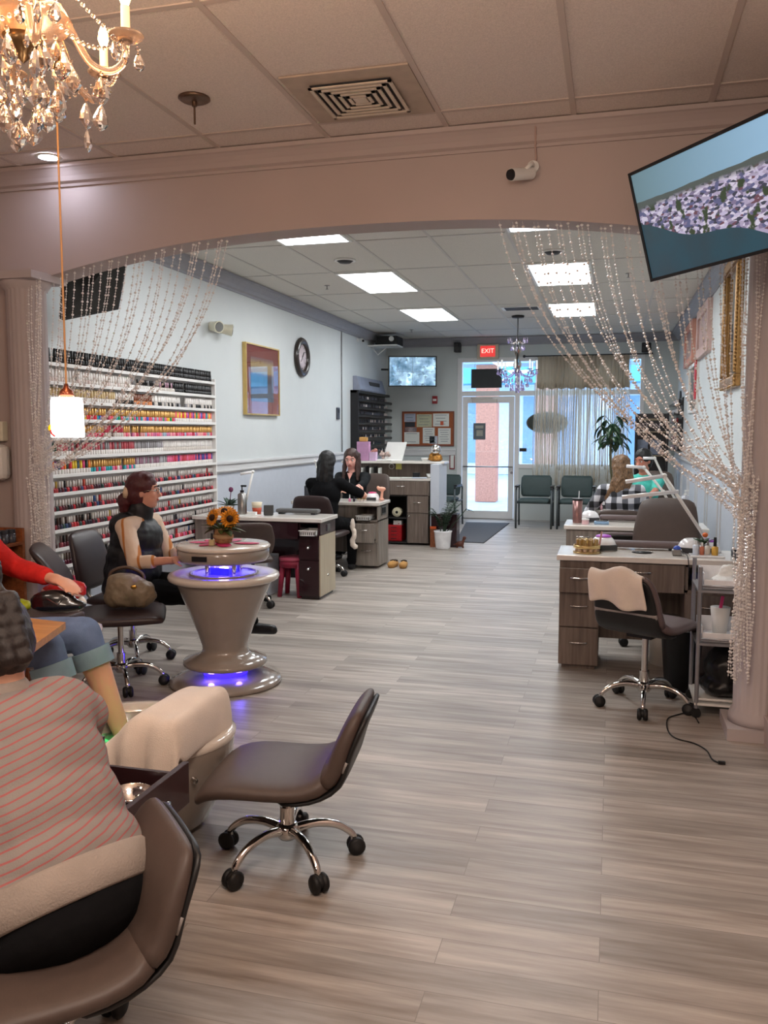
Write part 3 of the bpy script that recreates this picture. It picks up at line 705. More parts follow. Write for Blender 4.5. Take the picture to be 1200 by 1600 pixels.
# ---------------- curtain ----------------
def cloth_trans(name, col, alpha, strips=0):
    m = bpy.data.materials.new(name); m.use_nodes = True; nt = m.node_tree; b = nt.nodes['Principled BSDF']; out = nt.nodes['Material Output']
    tc = nt.nodes.new('ShaderNodeTexCoord'); nz = nt.nodes.new('ShaderNodeTexNoise'); nz.inputs['Scale'].default_value = 8
    mp = nt.nodes.new('ShaderNodeMapping'); mp.inputs['Scale'].default_value = (6, 1, 0.3)
    nt.links.new(tc.outputs['Object'], mp.inputs[0]); nt.links.new(mp.outputs[0], nz.inputs['Vector'])
    rp = nt.nodes.new('ShaderNodeValToRGB'); c = lin(col)
    rp.color_ramp.elements[0].color = tuple(x * 0.8 for x in c[:3]) + (1,); rp.color_ramp.elements[1].color = c
    nt.links.new(nz.outputs[0], rp.inputs[0]); nt.links.new(rp.outputs[0], b.inputs['Base Color']); b.inputs['Roughness'].default_value = 0.9
    tl = nt.nodes.new('ShaderNodeBsdfTranslucent'); nt.links.new(rp.outputs[0], tl.inputs[0])
    m1 = nt.nodes.new('ShaderNodeMixShader'); m1.inputs[0].default_value = 0.45; nt.links.new(b.outputs[0], m1.inputs[1]); nt.links.new(tl.outputs[0], m1.inputs[2])
    tr = nt.nodes.new('ShaderNodeBsdfTransparent'); m2 = nt.nodes.new('ShaderNodeMixShader'); m2.inputs[0].default_value = alpha
    nt.links.new(tr.outputs[0], m2.inputs[1]); nt.links.new(m1.outputs[0], m2.inputs[2]); nt.links.new(m2.outputs[0], out.inputs[0])
    return m
m_sheer = cloth_trans('sheer_string_cloth', (236, 230, 218), 0.30)
m_valance = cloth_trans('beige_valance_cloth', (204, 190, 168), 0.93)
t = thing('window_curtain', 'beige valance over sheer string curtain hanging at the shop window', 'curtain', (0, YF - 0.17, 0))
rod = MB().cyl((-1.42, 0.02, 2.735), (0.55, 0.02, 2.735), 0.011).build('curtain_rod', m_black, t)
MB().ell((-1.44, 0.02, 2.735), 0.025).ell((0.57, 0.02, 2.735), 0.025).build('finial', m_black, rod)
def pleat(x0, x1, z0f, z1, amp, per, name, mat, thick=0.0, ph=0.0):
    m = MB(); n = int((x1 - x0) / per * 10); top = []; bot = []; rs = []
    for j in range(7):
        row = []
        for i in range(n + 1):
            x = x0 + (x1 - x0) * i / n; z0 = z0f(x); z = z0 + (z1 - z0) * (1 - j / 6)
            row.append((x + 0.006 * math.sin(j + i), ph + amp * math.sin(2 * PI * (x - x0) / per + 0.25 * j) * (0.6 + 0.4 * math.sin(x * 13)), z))
        rs.append(row)
    m.rings(rs, closed=False, cap=False)
    o = m.build(name, mat, t)
    s = o.modifiers.new('s', 'SOLIDIFY'); s.thickness = 0.002
    return o
pleat(-1.22, 0.24, lambda x: 2.20 + 0.012 * math.sin(x * 40), 2.725, 0.022, 0.062, 'valance', m_valance)
pleat(-1.26, 0.26, lambda x: 0.62 + 0.10 * math.sin(x * 3.1) + 0.05 * math.sin(x * 23), 2.70, 0.018, 0.10, 'sheer_panel', m_sheer, ph=0.03)
st = MB(); random.seed(3)
for k in range(64):
    x = -1.27 + 1.53 * (k + random.random() * 0.7) / 64; z0 = 0.55 + random.random() * 0.4; w = 0.003 + 0.007 * random.random(); ph = random.random() * 6
    rs = []
    for j in range(13):
        z = z0 + (2.3 - z0) * j / 12; y = 0.005 + 0.014 * math.sin(ph + z * 2.3); xx = x + 0.008 * math.sin(ph * 2 + z * 3)
        rs.append([(xx - w, y, z), (xx + w, y + 0.004, z), (xx + w, y + 0.006, z), (xx - w, y + 0.002, z)])
    st.rings(rs)
tag(st.build('string', cloth_trans('string_cloth', (226, 216, 198), 0.75), t), 'opaque beige strings hanging in front of the sheer cloth', kind='stuff')

# ---------------- right wall ----------------
def frame_on_right(name, label, y0, y1, z0, z1, d, wdt, fm, inner, inner_name='print', bev=0.0):
    t = thing(name, label, 'picture', (XR, (y0 + y1) / 2, (z0 + z1) / 2)); a = (y1 - y0) / 2; b = (z1 - z0) / 2; f = MB()
    for (ya, yb, za, zb) in ((-a, a, b - wdt, b), (-a, a, -b, -b + wdt), (-a, -a + wdt, -b + wdt, b - wdt), (a - wdt, a, -b + wdt, b - wdt)):
        f.box(-d, 0, ya, yb, za, zb); 
        if bev: f.box(-d - 0.02, -d, ya + 0.02 if yb - ya > 0.2 or ya < 0 else ya + 0.0, yb - 0.02, za + 0.015, zb - 0.015)
    f.build('frame', fm, t, bevel=bev)
    MB().box(-d * 0.5, -0.005, -a + wdt, a - wdt, -b + wdt, b - wdt).build(inner_name, inner, t)
    return t
t = frame_on_right('wall_mirror', 'tall gilded ornate framed mirror on the right wall', 7.55, 8.50, 1.87, 2.98, 0.04, 0.10, m_gold, pm('mirror_glass', (190, 190, 190), rough=0.03, metal=1.0, var=0.0), 'mirror_glass', 0.008)
bd = MB()
for k in range(34):
    z = -0.53 + 1.06 * k / 33
    for y in (-0.465, 0.465): bd.ell((-0.045, y, z), (0.014, 0.012, 0.014), 8, 6)
for k in range(28):
    y = -0.45 + 0.9 * k / 27
    for z in (-0.545, 0.545): bd.ell((-0.045, y, z), (0.014, 0.014, 0.012), 8, 6)
bd.build('beaded_edge', m_gold, t)
m_pinkfr = pm('pale_pink_frame', (206, 176, 168), rough=0.5)
frame_on_right('framed_picture', 'pink framed print on the right wall nearest the gilded mirror', 9.85, 11.1, 2.36, 2.92, 0.05, 0.10, m_pinkfr, banded('pink_print', [(0, (196, 160, 154)), (0.5, (214, 190, 186)), (1, (190, 164, 168))], 'Z', -0.2, 0.2, 9, 0.6))
frame_on_right('framed_picture', 'orange-edged pinkish print on the right wall, farthest from the arch', 11.7, 12.95, 2.38, 2.93, 0.05, 0.09, pm('salmon_frame', (208, 150, 132), rough=0.5), banded('grey_print', [(0, (150, 130, 128)), (0.5, (190, 170, 168)), (1, (150, 120, 118))], 'Z', -0.2, 0.2, 9, 0.6))
t = frame_on_right('wall_mirror', 'narrow white mirror with a red strip on the right wall below the prints', 11.1, 12.3, 1.74, 2.36, 0.03, 0.04, m_white, MATS['mirror_glass'], 'mirror_glass')
MB().box(-0.045, -0.03, -0.60, -0.42, -0.16, 0.31).build('red_strip', pm('bright_red', (196, 40, 48), rough=0.4), t)

# ======================= nail polish wall rack =======================
RY0, RY1 = 4.98, 7.62
RXF = XL + 0.115
m_rack = pm('white_rack_lacquer', (232, 230, 227), rough=0.35, var=0.01)
t = thing('polish_rack', 'tall white wall rack of thirteen shelves packed with nail polish', 'rack', (0, 0, 0))
SZ = [1.965 - 0.1285 * k for k in range(13)]
MB().box(XL, XL + 0.012, RY0, RY1, 0.36, 2.0).build('back_panel', m_rack, t)
MB().box(XL, RXF, RY0 - 0.018, RY0, 0.34, 2.0).build('side_panel', m_rack, t)
MB().box(XL, RXF, RY1, RY1 + 0.018, 0.34, 2.0).build('side_panel', m_rack, t)
for z in SZ:
    s = MB().box(XL + 0.012, RXF - 0.008, RY0, RY1, z - 0.012, z).box(RXF - 0.008, RXF, RY0, RY1, z - 0.016, z + 0.008).build('shelf', m_rack, t)
def bottle_mesh(name, cap, body, kind):
    key = (name, cap, body, kind)
    m = MB()
    if kind == 'tall':
        m.lathe([(0, 0), (0.0125, 0), (0.0135, 0.003), (0.0135, 0.036), (0.008, 0.042)], n=8, mi=1)
        m.lathe([(0.0105, 0.040), (0.0115, 0.044), (0.0085, 0.084), (0, 0.085)], n=8, mi=0)
    elif kind == 'round':
        m.lathe([(0, 0), (0.014, 0), (0.0155, 0.006), (0.0145, 0.024), (0.007, 0.032)], n=8, mi=1)
        m.lathe([(0.0085, 0.030), (0.0088, 0.066), (0, 0.068)], n=8, mi=0)
    else:
        m.lathe([(0, 0), (0.0130, 0), (0.0140, 0.003), (0.0140, 0.027), (0.008, 0.033)], n=8, mi=1)
        m.lathe([(0.0115, 0.031), (0.0120, 0.036), (0.0115, 0.074), (0, 0.076)], n=8, mi=0)
    m.v = [(a * 1.08, b * 1.08, c * 1.27) for a, b, c in m.v]
    return m
PAL = {}
def pcol(c, kind='b'):
    k = (kind,) + tuple(c)
    if k not in PAL:
        PAL[k] = pm('polish_%s_%d_%d_%d' % ((kind,) + tuple(c)), c, rough=0.15 if kind == 'b' else 0.3, metal=0.55 if kind == 'g' else 0.0, var=0.03)
    return PAL[k]
BLK = (20, 20, 22); WHT = (226, 222, 218); GLD = (196, 152, 88); GRY = (140, 138, 140); DWHT = (206, 198, 190)
REDS = [(150, 24, 36), (110, 20, 34), (186, 40, 50), (90, 24, 40), (206, 70, 84), (60, 20, 34), (170, 60, 60)]
DARKS = [(34, 22, 34), (60, 26, 44), (28, 30, 60), (84, 24, 40), (24, 24, 26), (120, 30, 44), (50, 70, 110), (140, 60, 70), (70, 40, 40), (30, 60, 56)]
PINKS = [(228, 120, 150), (222, 90, 120), (214, 150, 150), (196, 60, 90), (232, 160, 160), (150, 170, 190), (200, 110, 150)]
BRIGHT = [(220, 60, 70), (40, 150, 90), (60, 90, 190), (230, 200, 60), (240, 130, 50), (220, 70, 130), (120, 70, 160), (40, 160, 170), (240, 100, 110)]
rng = random.Random(11)
def spec(row, u):
    """cap colour, body colour, shape, words for one bottle; u runs along the shelf from the arch end"""
    R = rng.random(); pick = rng.choice
    if row == 0: return BLK, BLK, 'tall', 'black nail polish bottle with a tall black cap', 'k'
    if row == 1:
        if u < 0.45: return WHT, pick([WHT, DWHT, (214, 196, 190)]), 'sq', 'clear nail polish bottle with a white cap', 'w'
        if u < 0.62: return pick([BLK, GRY]), WHT, 'round', 'pale nail polish bottle with a dark cap', 'd'
        if u < 0.72: return pick([(190, 150, 170), BLK]), DWHT, 'round', 'pale nail polish bottle with a dark cap', 'd'
        return BLK, BLK, 'sq', 'black nail polish bottle with a black cap', 'k'
    if row == 2:
        if u < 0.36: return (200, 176, 130), WHT, 'sq', 'pale nail polish bottle with a beige gold cap', 'g'
        if u < 0.46: return WHT, BLK, 'sq', 'black nail polish bottle with a white cap', 'wk'
        if u < 0.58: return (120, 66, 40), (214, 140, 90), 'sq', 'orange nail polish bottle with a brown cap', 'o'
        return (None if 0.76 < u < 0.80 else (WHT, pick([GRY, DWHT, BLK]), 'sq', 'grey nail polish bottle with a white cap', 'wg'))
    if row == 3:
        if u < 0.72: return GLD, pick(PINKS + BRIGHT), 'sq', 'bright nail polish bottle with a gold cap', 'g'
        return pick(BRIGHT), WHT, 'sq', 'clear nail polish bottle with a bright coloured cap', 'c'
    if row == 4:
        if 0.30 < u < 0.40 and R < 0.7: return (190, 60, 80), DWHT, 'sq', 'clear nail polish bottle with a pink cap', 'p'
        return GLD, pick(PINKS), 'sq', 'pink nail polish bottle with a gold cap', 'g'
    if row == 5:
        if u < 0.07: return (30, 80, 64), DWHT, 'sq', 'clear nail polish bottle with a dark green cap', 'n'
        if u < 0.46: return pick([(190, 80, 90), (200, 110, 120), (170, 70, 80), GRY]), WHT, 'sq', 'clear nail polish bottle with a rose cap', 'r'
        if u < 0.64: return pick([GRY, (170, 168, 174)]), WHT, 'sq', 'clear nail polish bottle with a grey cap', 'y'
        return WHT, DWHT, 'sq', 'white nail polish bottle with a white cap', 'w'
    if row == 6:
        if u < 0.22: return pick(BRIGHT + [(30, 60, 50), (60, 90, 120)]), WHT, 'sq', 'clear nail polish bottle with a bright coloured cap', 'c'
        if u < 0.46: return GLD, pick([(200, 60, 90), (40, 150, 160), WHT, (220, 110, 150)]), 'sq', 'bright nail polish bottle with a gold cap', 'g'
        if u < 0.66: return pick([GRY, (170, 168, 174), (150, 110, 130)]), WHT, 'sq', 'clear nail polish bottle with a grey cap', 'y'
        return pick([(220, 80, 120), (230, 110, 150), (226, 90, 110), (200, 60, 80), (80, 70, 150)]), WHT, 'sq', 'clear nail polish bottle with a pink cap', 'p'
    cap = WHT
    if R < 0.14: cap = pick([(200, 60, 64), (214, 90, 70), BLK, (60, 60, 66), (50, 90, 150), (200, 170, 80)])
    if row in (9, 10, 11) and u < 0.25 and R < 0.6: cap = pick([BLK, (70, 50, 44), (110, 90, 84)])
    bd = pick(DARKS + REDS if row < 12 else PINKS)
    if row == 11 and R > 0.5: bd = pick(PINKS)
    if cap == WHT: return cap, bd, 'round', 'dark nail polish bottle with a white cap', 'w'
    return cap, bd, 'round', 'dark nail polish bottle with a coloured cap', 'c'
protos = {}
ORD = ['topmost', 'second', 'third', 'fourth', 'fifth', 'sixth', 'seventh', 'eighth', 'ninth', 'tenth', 'eleventh', 'twelfth', 'lowest']
rest = {}
NTH = 'first second third fourth fifth sixth seventh eighth ninth tenth eleventh twelfth thirteenth fourteenth fifteenth sixteenth seventeenth eighteenth nineteenth twentieth twenty-first twenty-second twenty-third'.split()
NB = 80
n_ind = 0
for row in range(13):
    for i in range(NB):
        u = (i + 0.5) / NB
        sp = spec(row, u)
        if sp is None or rng.random() < 0.02: continue
        cap, bd, kind, words_, code = sp
        y = RY0 + 0.02 + (RY1 - RY0 - 0.04) * u + rng.uniform(-0.002, 0.002); z = SZ[row] + 0.0
        xx = RXF - 0.032 - rng.random() * 0.006
        mkey = (cap, bd, kind)
        if mkey not in protos:
            m = bottle_mesh('b', cap, bd, kind)
            me = bpy.data.meshes.new('nail_polish_bottle'); me.from_pydata(m.v, [], m.f); me.materials.append(pcol(cap, 'g' if cap == GLD else 'c')); me.materials.append(pcol(bd, 'b'))
            me.polygons.foreach_set('material_index', m.m); me.polygons.foreach_set('use_smooth', m.s); me.update(); protos[mkey] = (me, m)
        me, m = protos[mkey]
        if i < 23:
            o = bpy.data.objects.new('nail_polish_bottle', me); COL.objects.link(o); o.location = (xx, y, z)
            lab = '%s, %s shelf of the tall rack, %s from the left' % (words_.replace('nail polish bottle', 'polish').replace('with a ', 'with '), ORD[row], NTH[i])
            tag(o, lab, 'nail polish', 'nail polish bottles on the tall wall rack'); n_ind += 1
        else: rest.setdefault(0, []).append((mkey, V((xx, y, z))))
# all further bottles of the rack
m = MB(); mats = []; idx = {}
for mkey, p in rest[0]:
    me, src = protos[mkey]; ms = []
    for q in (pcol(mkey[0], 'g' if mkey[0] == GLD else 'c'), pcol(mkey[1], 'b')):
        if q.name not in idx: idx[q.name] = len(mats); mats.append(q)
        ms.append(idx[q.name])
    o = len(m.v); m.v += [(a + p.x, b + p.y, c + p.z) for a, b, c in src.v]
    m.f += [tuple(k + o for k in f) for f in src.f]; m.m += [ms[k] for k in src.m]; m.s += src.s
tag(m.build('nail_polish_stock', mats), 'hundreds more small nail polish bottles filling the rack shelves towards the clock', 'nail polish', kind='stuff')

# dark wall rack in the far left corner
m_dark = pm('black_rack_lacquer', (26, 25, 28), rough=0.3, var=0.04)
t = thing('polish_rack', 'black wall rack with rounded tubular shelves near the corner monitor', 'rack', (0, 0, 0))
MB().box(XL, XL + 0.015, 12.44, 14.40, 1.08, 2.10).box(XL, XL + 0.13, 12.42, 12.44, 1.08, 2.12).box(XL, XL + 0.10, 12.42, 14.4, 2.08, 2.12).build('back_panel', m_dark, t)
st2 = MB(); random.seed(5)
for k in range(8):
    z = 2.02 - k * 0.118
    MB().cyl((XL + 0.10, 12.44, z - 0.045), (XL + 0.10, 14.48, z - 0.045), 0.024, n=12).box(XL + 0.015, XL + 0.10, 12.44, 14.40, z - 0.06, z - 0.05).build('shelf', m_dark, t)
stock = MB(); sm = [pcol(c, 'b') for c in ((150, 60, 60), (196, 150, 120), (90, 150, 140), (210, 200, 196), (120, 40, 50), (60, 60, 70))]
for k in range(8):
    z = 2.02 - k * 0.118 - 0.05
    for i in range(38):
        y = 12.5 + i * 0.05; mi = [1, 2, 2, 4, 0, 4, 5, 3][(k + (i // 6)) % 8] if i < 34 else 3; mi = min(mi, 5)
        if random.random() < 0.25: continue
        stock.cyl((XL + 0.06, y, z), (XL + 0.06, y, z + 0.03), 0.014, n=6, mi=mi).cyl((XL + 0.06, y, z + 0.03), (XL + 0.06, y, z + 0.072), 0.009, n=6, mi=3 if i > 33 or random.random() < 0.15 else 5)
tag(stock.build('nail_polish_stock', sm), 'small mixed nail polish bottles filling the black corner rack', 'nail polish', kind='stuff')
t = thing('air_unit', 'grey sloped unit with a dark grille on top of the black corner rack', 'appliance', (XL, 13.3, 2.12))
pr = [(0.0, 0.0), (0.11, 0.0), (0.125, 0.02), (0.06, 0.22), (0.0, 0.22)]
mm = MB(); mm.rings([[(x, -0.75, z) for x, z in pr], [(x, 0.75, z) for x, z in pr]], smooth=False); mm.build('housing', pm('blue_grey_plastic', (140, 146, 164), rough=0.4), t, bevel=0.006)
MB().box(0.084, 0.100, -0.15, 0.45, 0.10, 0.16, T=Matrix.Rotation(0.0, 4, 'Y')).build('grille', m_grille, t)
# rack in the far right corner
t = thing('polish_rack', 'dark arched wall rack with pale bottles in the far right corner', 'rack', (XR, 13.9, 0))
MB().box(-0.02, 0, -0.6, 0.6, 1.15, 2.0).cyl((-0.02, 0, 1.98), (0, 0, 1.98), 0.14).build('back_panel', m_dark, t)
for k in range(6):
    z = 1.22 + k * 0.135
    MB().box(-0.12, -0.02, -0.6, 0.6, z - 0.01, z).box(-0.13, -0.12, -0.6, 0.6, z - 0.015, z + 0.02).build('shelf', m_dark, t)
stock = MB()
for k in range(6):
    for i in range(20):
        y = 13.36 + i * 0.056; mi = 3 if k > 3 else (random.choice([0, 1, 3, 4]))
        stock.cyl((XR - 0.08, y, 1.22 + k * 0.135), (XR - 0.08, y, 1.29 + k * 0.135), 0.014, n=6, mi=mi)
tag(stock.build('nail_polish_stock', sm), 'small pale and pink bottles filling the dark rack in the far right corner', 'nail polish', kind='stuff')

# ======================= chairs =======================
m_brown = pm('brown_leatherette', (74, 61, 55), rough=0.5, var=0.03, scale=30, bump=0.05, bscale=300)
m_brown_d = pm('dark_brown_leatherette', (54, 42, 42), rough=0.38, var=0.03, scale=30, bump=0.05, bscale=300)
m_grey_br = pm('grey_brown_leatherette', (98, 84, 84), rough=0.45, var=0.03)
m_rubber = pm('black_rubber', (18, 18, 19), rough=0.55)
m_shell = pm('black_shell_plastic', (24, 24, 25), rough=0.45)
m_band = pm('grey_band', (140, 134, 130), rough=0.4)
def chair_base(t, H, reach=0.232, ang0=0.0):
    """gas lift, hub and five arched chrome legs with twin casters; H = height of the seat underside"""
    MB().cyl((0, 0, 0.09), (0, 0, min(0.20, H - 0.03)), 0.026, n=20).cyl((0, 0, min(0.19, H - 0.05)), (0, 0, H), 0.017, n=16).build('gas_lift', m_chrome, t)
    MB().lathe([(0, 0.085), (0.030, 0.085), (0.040, 0.10), (0.042, 0.125), (0.032, 0.14), (0, 0.142)], n=24).build('hub', m_chrome, t)
    MB().box(-0.07, 0.07, -0.08, 0.08, H - 0.025, H).build('seat_plate', m_shell, t)
    for k in range(5):
        a = ang0 + 2 * PI * k / 5; c, s = math.cos(a), math.sin(a)
        pts = [(c * r, s * r, z) for r, z in ((0.03, 0.118), (0.09, 0.128), (0.15, 0.122), (0.195, 0.104), (reach, 0.072), (reach + 0.003, 0.050))]
        lg = MB().tube(spline(pts, 4), [0.017 - 0.006 * i / 20 for i in range(21)], n=10).build('leg', m_chrome, t)
        w = MB(); d = V((-s, c, 0)); cc = V((c * (reach + 0.012), s * (reach + 0.012), 0.0315))
        for q in (-1, 1): w.lathe([(0, -0.012), (0.024, -0.012), (0.0315, -0.005), (0.0315, 0.005), (0.024, 0.012), (0, 0.012)], n=16, T=Matrix.Translation(cc + d * 0.0155 * q) @ Matrix.Rotation(a, 4, 'Z') @ Matrix.Rotation(PI / 2, 4, 'X'))
        w.cyl(cc, cc + V((0, 0, 0.02)), 0.013, n=10).ell(cc + V((0, 0, 0.006)), (0.026, 0.026, 0.022), 12, 8)
        w.build('caster', m_rubber, lg)
def stool_chair(label, loc, rotz, dz=0.0, mat=None, group='rolling technician chairs', ang0=0.3, h=1.0, w=1.0, wide_shell=True):
    mat = mat or m_brown
    t = thing('rolling_chair', label, 'chair', loc, rotz, group)
    P = [(0.262, 0.262), (0.258, 0.285), (0.225, 0.315), (0.14, 0.33), (0.03, 0.325), (-0.08, 0.325), (-0.15, 0.345), (-0.195, 0.39), (-0.212, 0.44), (-0.225, 0.49), (-0.243, 0.54), (-0.262, 0.59), (-0.277, 0.625), (-0.284, 0.638)]
    P = [(y, (z - 0.33) * (h if z > 0.34 else 1) + 0.33 + dz) for y, z in P]
    W = [0.185, 0.21, 0.222, 0.23, 0.232, 0.228, 0.218, 0.208, 0.203, 0.200, 0.192, 0.178, 0.155, 0.13]; W = [x * w for x in W]
    T = [0.010, 0.024, 0.033, 0.036, 0.034, 0.033, 0.036, 0.038, 0.038, 0.036, 0.033, 0.029, 0.020, 0.008]
    MB().loft(P[:8], W[:8], T[:8], e=3.4).build('seat', mat, t, subsurf=1)
    MB().loft(P[6:], W[6:], T[6:], e=3.2).build('backrest', mat, t, subsurf=1)
    S = [(y - 0.030 * (1 if z > 0.36 + dz else 0.3), z - (0.030 if z < 0.40 + dz else 0.0)) for y, z in P[4:13]]
    MB().loft(S, [x * 0.93 for x in W[4:13]], [0.014] * 8 + [0.006], e=4).build('back_shell', m_shell, t, subsurf=1)
    B = [(-0.232, 0.405 + dz), (-0.240, 0.425 + dz), (-0.246, 0.440 + dz)]
    MB().loft(B, [0.190 * w, 0.189 * w, 0.188 * w], [0.012] * 3, e=4).build('back_band', m_band, t)
    chair_base(t, 0.29 + dz, ang0=ang0)
    return t
stool_chair('brown rolling chair standing empty in the middle foreground', (-1.065, 2.69, 0), math.radians(97), 0.0, ang0=0.05, h=0.86)
stool_chair('brown rolling chair under the seated person in the striped cardigan', (-1.20, 1.58, 0), math.radians(134), 0.0, ang0=0.5, h=0.80, w=1.08)
stool_chair('black-backed rolling chair with a grey band and a towel over it', (0.20, 4.78, 0), math.radians(-28), 0.13, mat=m_grey_br, ang0=0.12, w=0.94)
stool_chair('dark rolling chair at the wood grain desk, its black back framed in chrome', (0.06, 6.86, 0), math.radians(4), 0.11, mat=m_grey_br, ang0=0.4)
def desk_chair(label, loc, rotz, seat_z=0.45, mat=None, bw=0.22, top=0.93, group='upholstered customer chairs', base=True, arms=False, lean=0.12, sd=0.24, cat='chair', ang0=0.3):
    """seat pad and separate upright back on a chrome five-star base"""
    mat = mat or m_brown_d
    t = thing('rolling_chair', label, cat, loc, rotz, group)
    MB().loft([(sd + 0.005, seat_z - 0.05), (sd, seat_z - 0.03), (sd * 0.5, seat_z - 0.03), (0, seat_z - 0.035), (-sd * 0.8, seat_z - 0.03), (-sd, seat_z - 0.03)], [bw * 0.9, bw, bw * 1.03, bw * 1.03, bw, bw * 0.95], [0.012, 0.030, 0.034, 0.034, 0.032, 0.012], e=4).build('seat', mat, t, subsurf=1)
    h0 = seat_z + 0.02; n = 8; P = []; W = []; T = []
    for i in range(n + 1):
        u = i / n; P.append((-sd - 0.02 - lean * u * u, h0 + (top - h0) * u)); W.append(bw * (0.86 + 0.14 * math.sin(PI * min(1, u * 1.2))) * (1 if u < 0.9 else 0.86)); T.append(0.030 * (0.35 if i in (0, n) else 1))
    MB().loft(P, W, T, e=3.4).build('backrest', mat, t, subsurf=1)
    MB().tube([(0, -sd * 0.4, seat_z - 0.075), (0, -sd - 0.03, seat_z - 0.07), (0, -sd - 0.065, seat_z - 0.02), (0, -sd - 0.075, seat_z + 0.16)], 0.018).build('back_bracket', m_steel, t)
    if arms:
        for s in (-1, 1):
            MB().tube(spline([(s * bw, 0.06, seat_z - 0.05), (s * (bw + 0.05), 0.06, seat_z + 0.06), (s * (bw + 0.05), 0.05, seat_z + 0.17), (s * (bw + 0.05), -sd, seat_z + 0.19)], 5), 0.014).box(s * (bw + 0.05) - 0.03, s * (bw + 0.05) + 0.03, -sd + 0.04, 0.12, seat_z + 0.175, seat_z + 0.20).build('armrest', mat, t)
    if base: chair_base(t, seat_z - 0.062, ang0=ang0)
    return t
desk_chair('dark brown rolling chair holding a handbag, left of the round table', (-2.77, 4.38, 0), math.radians(-62), 0.46, top=0.86, ang0=0.2, bw=0.235, sd=0.25, lean=0.20)
desk_chair('dark brown rolling chair under the person in the black vest', (-3.02, 4.92, 0), math.radians(-84), 0.45, top=0.86, ang0=0.55, bw=0.22, lean=0.08)
desk_chair('brown rolling chair pulled up to the burgundy desk behind the round table', (-3.02, 6.72, 0), math.radians(30), 0.45, mat=m_brown, top=0.76, ang0=0.6)
desk_chair('dark brown rolling chair whose wide back hides the long haired worker', (-2.90, 8.40, 0), math.radians(-2), 0.47, top=0.86, bw=0.23, ang0=1.2, lean=0.05)
desk_chair('brown padded chair behind the person in black facing the room', (-2.92, 9.98, 0), math.radians(170), 0.46, mat=m_brown, top=0.98, bw=0.23)
desk_chair('big brown padded customer chair facing the room behind the nearest right desk', (0.35, 6.16, 0), math.radians(172), 0.47, mat=m_brown, top=1.02, bw=0.235, arms=False, lean=0.14)
desk_chair('brown customer chair behind the person in the teal top', (0.42, 9.75, 0), math.radians(172), 0.47, mat=m_brown, top=1.06, bw=0.24)
desk_chair('low brown rolling chair under the person in the checked shirt', (0.08, 8.25, 0), math.radians(0), 0.46, mat=m_brown, top=0.80, bw=0.22, lean=0.05)
# green waiting chairs
m_green = pm('dark_green_upholstery', (50, 66, 66), rough=0.6, var=0.05)
m_green_fr = pm('grey_green_metal', (72, 78, 80), rough=0.4, metal=0.4)
def waiting_chair(label, loc, rotz):
    t = thing('waiting_chair', label, 'chair', loc, rotz, 'green waiting chairs by the shop front')
    MB().loft([(0.235, 0.40), (0.22, 0.425), (0.1, 0.435), (-0.18, 0.42), (-0.22, 0.41)], [0.21, 0.235, 0.24, 0.235, 0.21], [0.012, 0.035, 0.038, 0.035, 0.015], e=4).build('seat', m_green, t)
    MB().loft([(-0.22, 0.47), (-0.235, 0.50), (-0.25, 0.62), (-0.285, 0.76), (-0.30, 0.80)], [0.21, 0.235, 0.245, 0.24, 0.21], [0.010, 0.022, 0.024, 0.02, 0.008], e=4).build('backrest', m_green, t)
    for s in (-1, 1):
        x = s * 0.27
        MB().tube([(x, 0.20, 0), (x, 0.20, 0.60)], 0.016, n=8).build('leg', m_green_fr, t)
        MB().tube([(x, -0.28, 0), (x, -0.235, 0.40), (x, -0.25, 0.62)], 0.014, n=8).build('leg', m_green_fr, t)
        MB().tube([(x, 0.20, 0.60), (x, 0.17, 0.635), (x, -0.20, 0.63), (x, -0.25, 0.60)], 0.014).box(x - 0.025, x + 0.025, -0.16, 0.16, 0.635, 0.66).build('armrest', m_black, t)
        MB().tube([(x, 0.18, 0.40), (x, -0.24, 0.40)], 0.011).build('side_rail', m_green_fr, t)
    MB().tube([(-0.27, 0.1, 0.39), (0.27, 0.1, 0.39)], 0.011).tube([(-0.27, -0.15, 0.39), (0.27, -0.15, 0.39)], 0.011).build('seat_frame', m_green_fr, t)
    return t
waiting_chair('dark green waiting chair left of the curtain, beside the shop door', (-1.15, 13.50, 0), PI)
waiting_chair('dark green waiting chair under the sheer curtain, right one of the pair', (-0.52, 13.52, 0), PI)
waiting_chair('dark green waiting chair between the reception desk and the shop door', (-2.62, 13.45, 0), PI - 0.1)

# ======================= manicure desks =======================
m_wood = wood('grey_brown_laminate', (92, 80, 72), (128, 114, 104), 2)
m_wood_x = wood('grey_brown_laminate_wide', (92, 80, 72), (128, 114, 104), 2)
m_wood_l = wood('light_grey_laminate', (112, 104, 96), (152, 142, 132), 2)
m_top = pm('white_marble_top', (222, 216, 208), rough=0.18, var=0.04, scale=5, coat=0.3)
m_burg = pm('burgundy_lacquer', (44, 18, 24), rough=0.22, var=0.05, coat=0.4)
m_cream = wood('cream_laminate', (178, 164, 140), (196, 184, 160), 2)
m_inside = pm('dark_interior', (34, 31, 30), rough=0.7)
def handle(parent, x, y, z, L=0.11, mat=None):
    MB().tube(spline([(x - L / 2, y, z), (x - L / 2 + 0.01, y - 0.02, z), (x, y - 0.028, z), (x + L / 2 - 0.01, y - 0.02, z), (x + L / 2, y, z)], 4), 0.0045, n=8).build('handle', mat or m_chrome, parent)
def knob(parent, x, y, z, r=0.013):
    MB().lathe([(0, 0.0), (0.005, 0.0), (0.005, 0.012), (r, 0.016), (r, 0.024), (0, 0.028)], n=14, T=Matrix.Translation((x, y, z)) @ Matrix.Rotation(PI / 2, 4, 'X')).build('knob', m_chrome, parent)
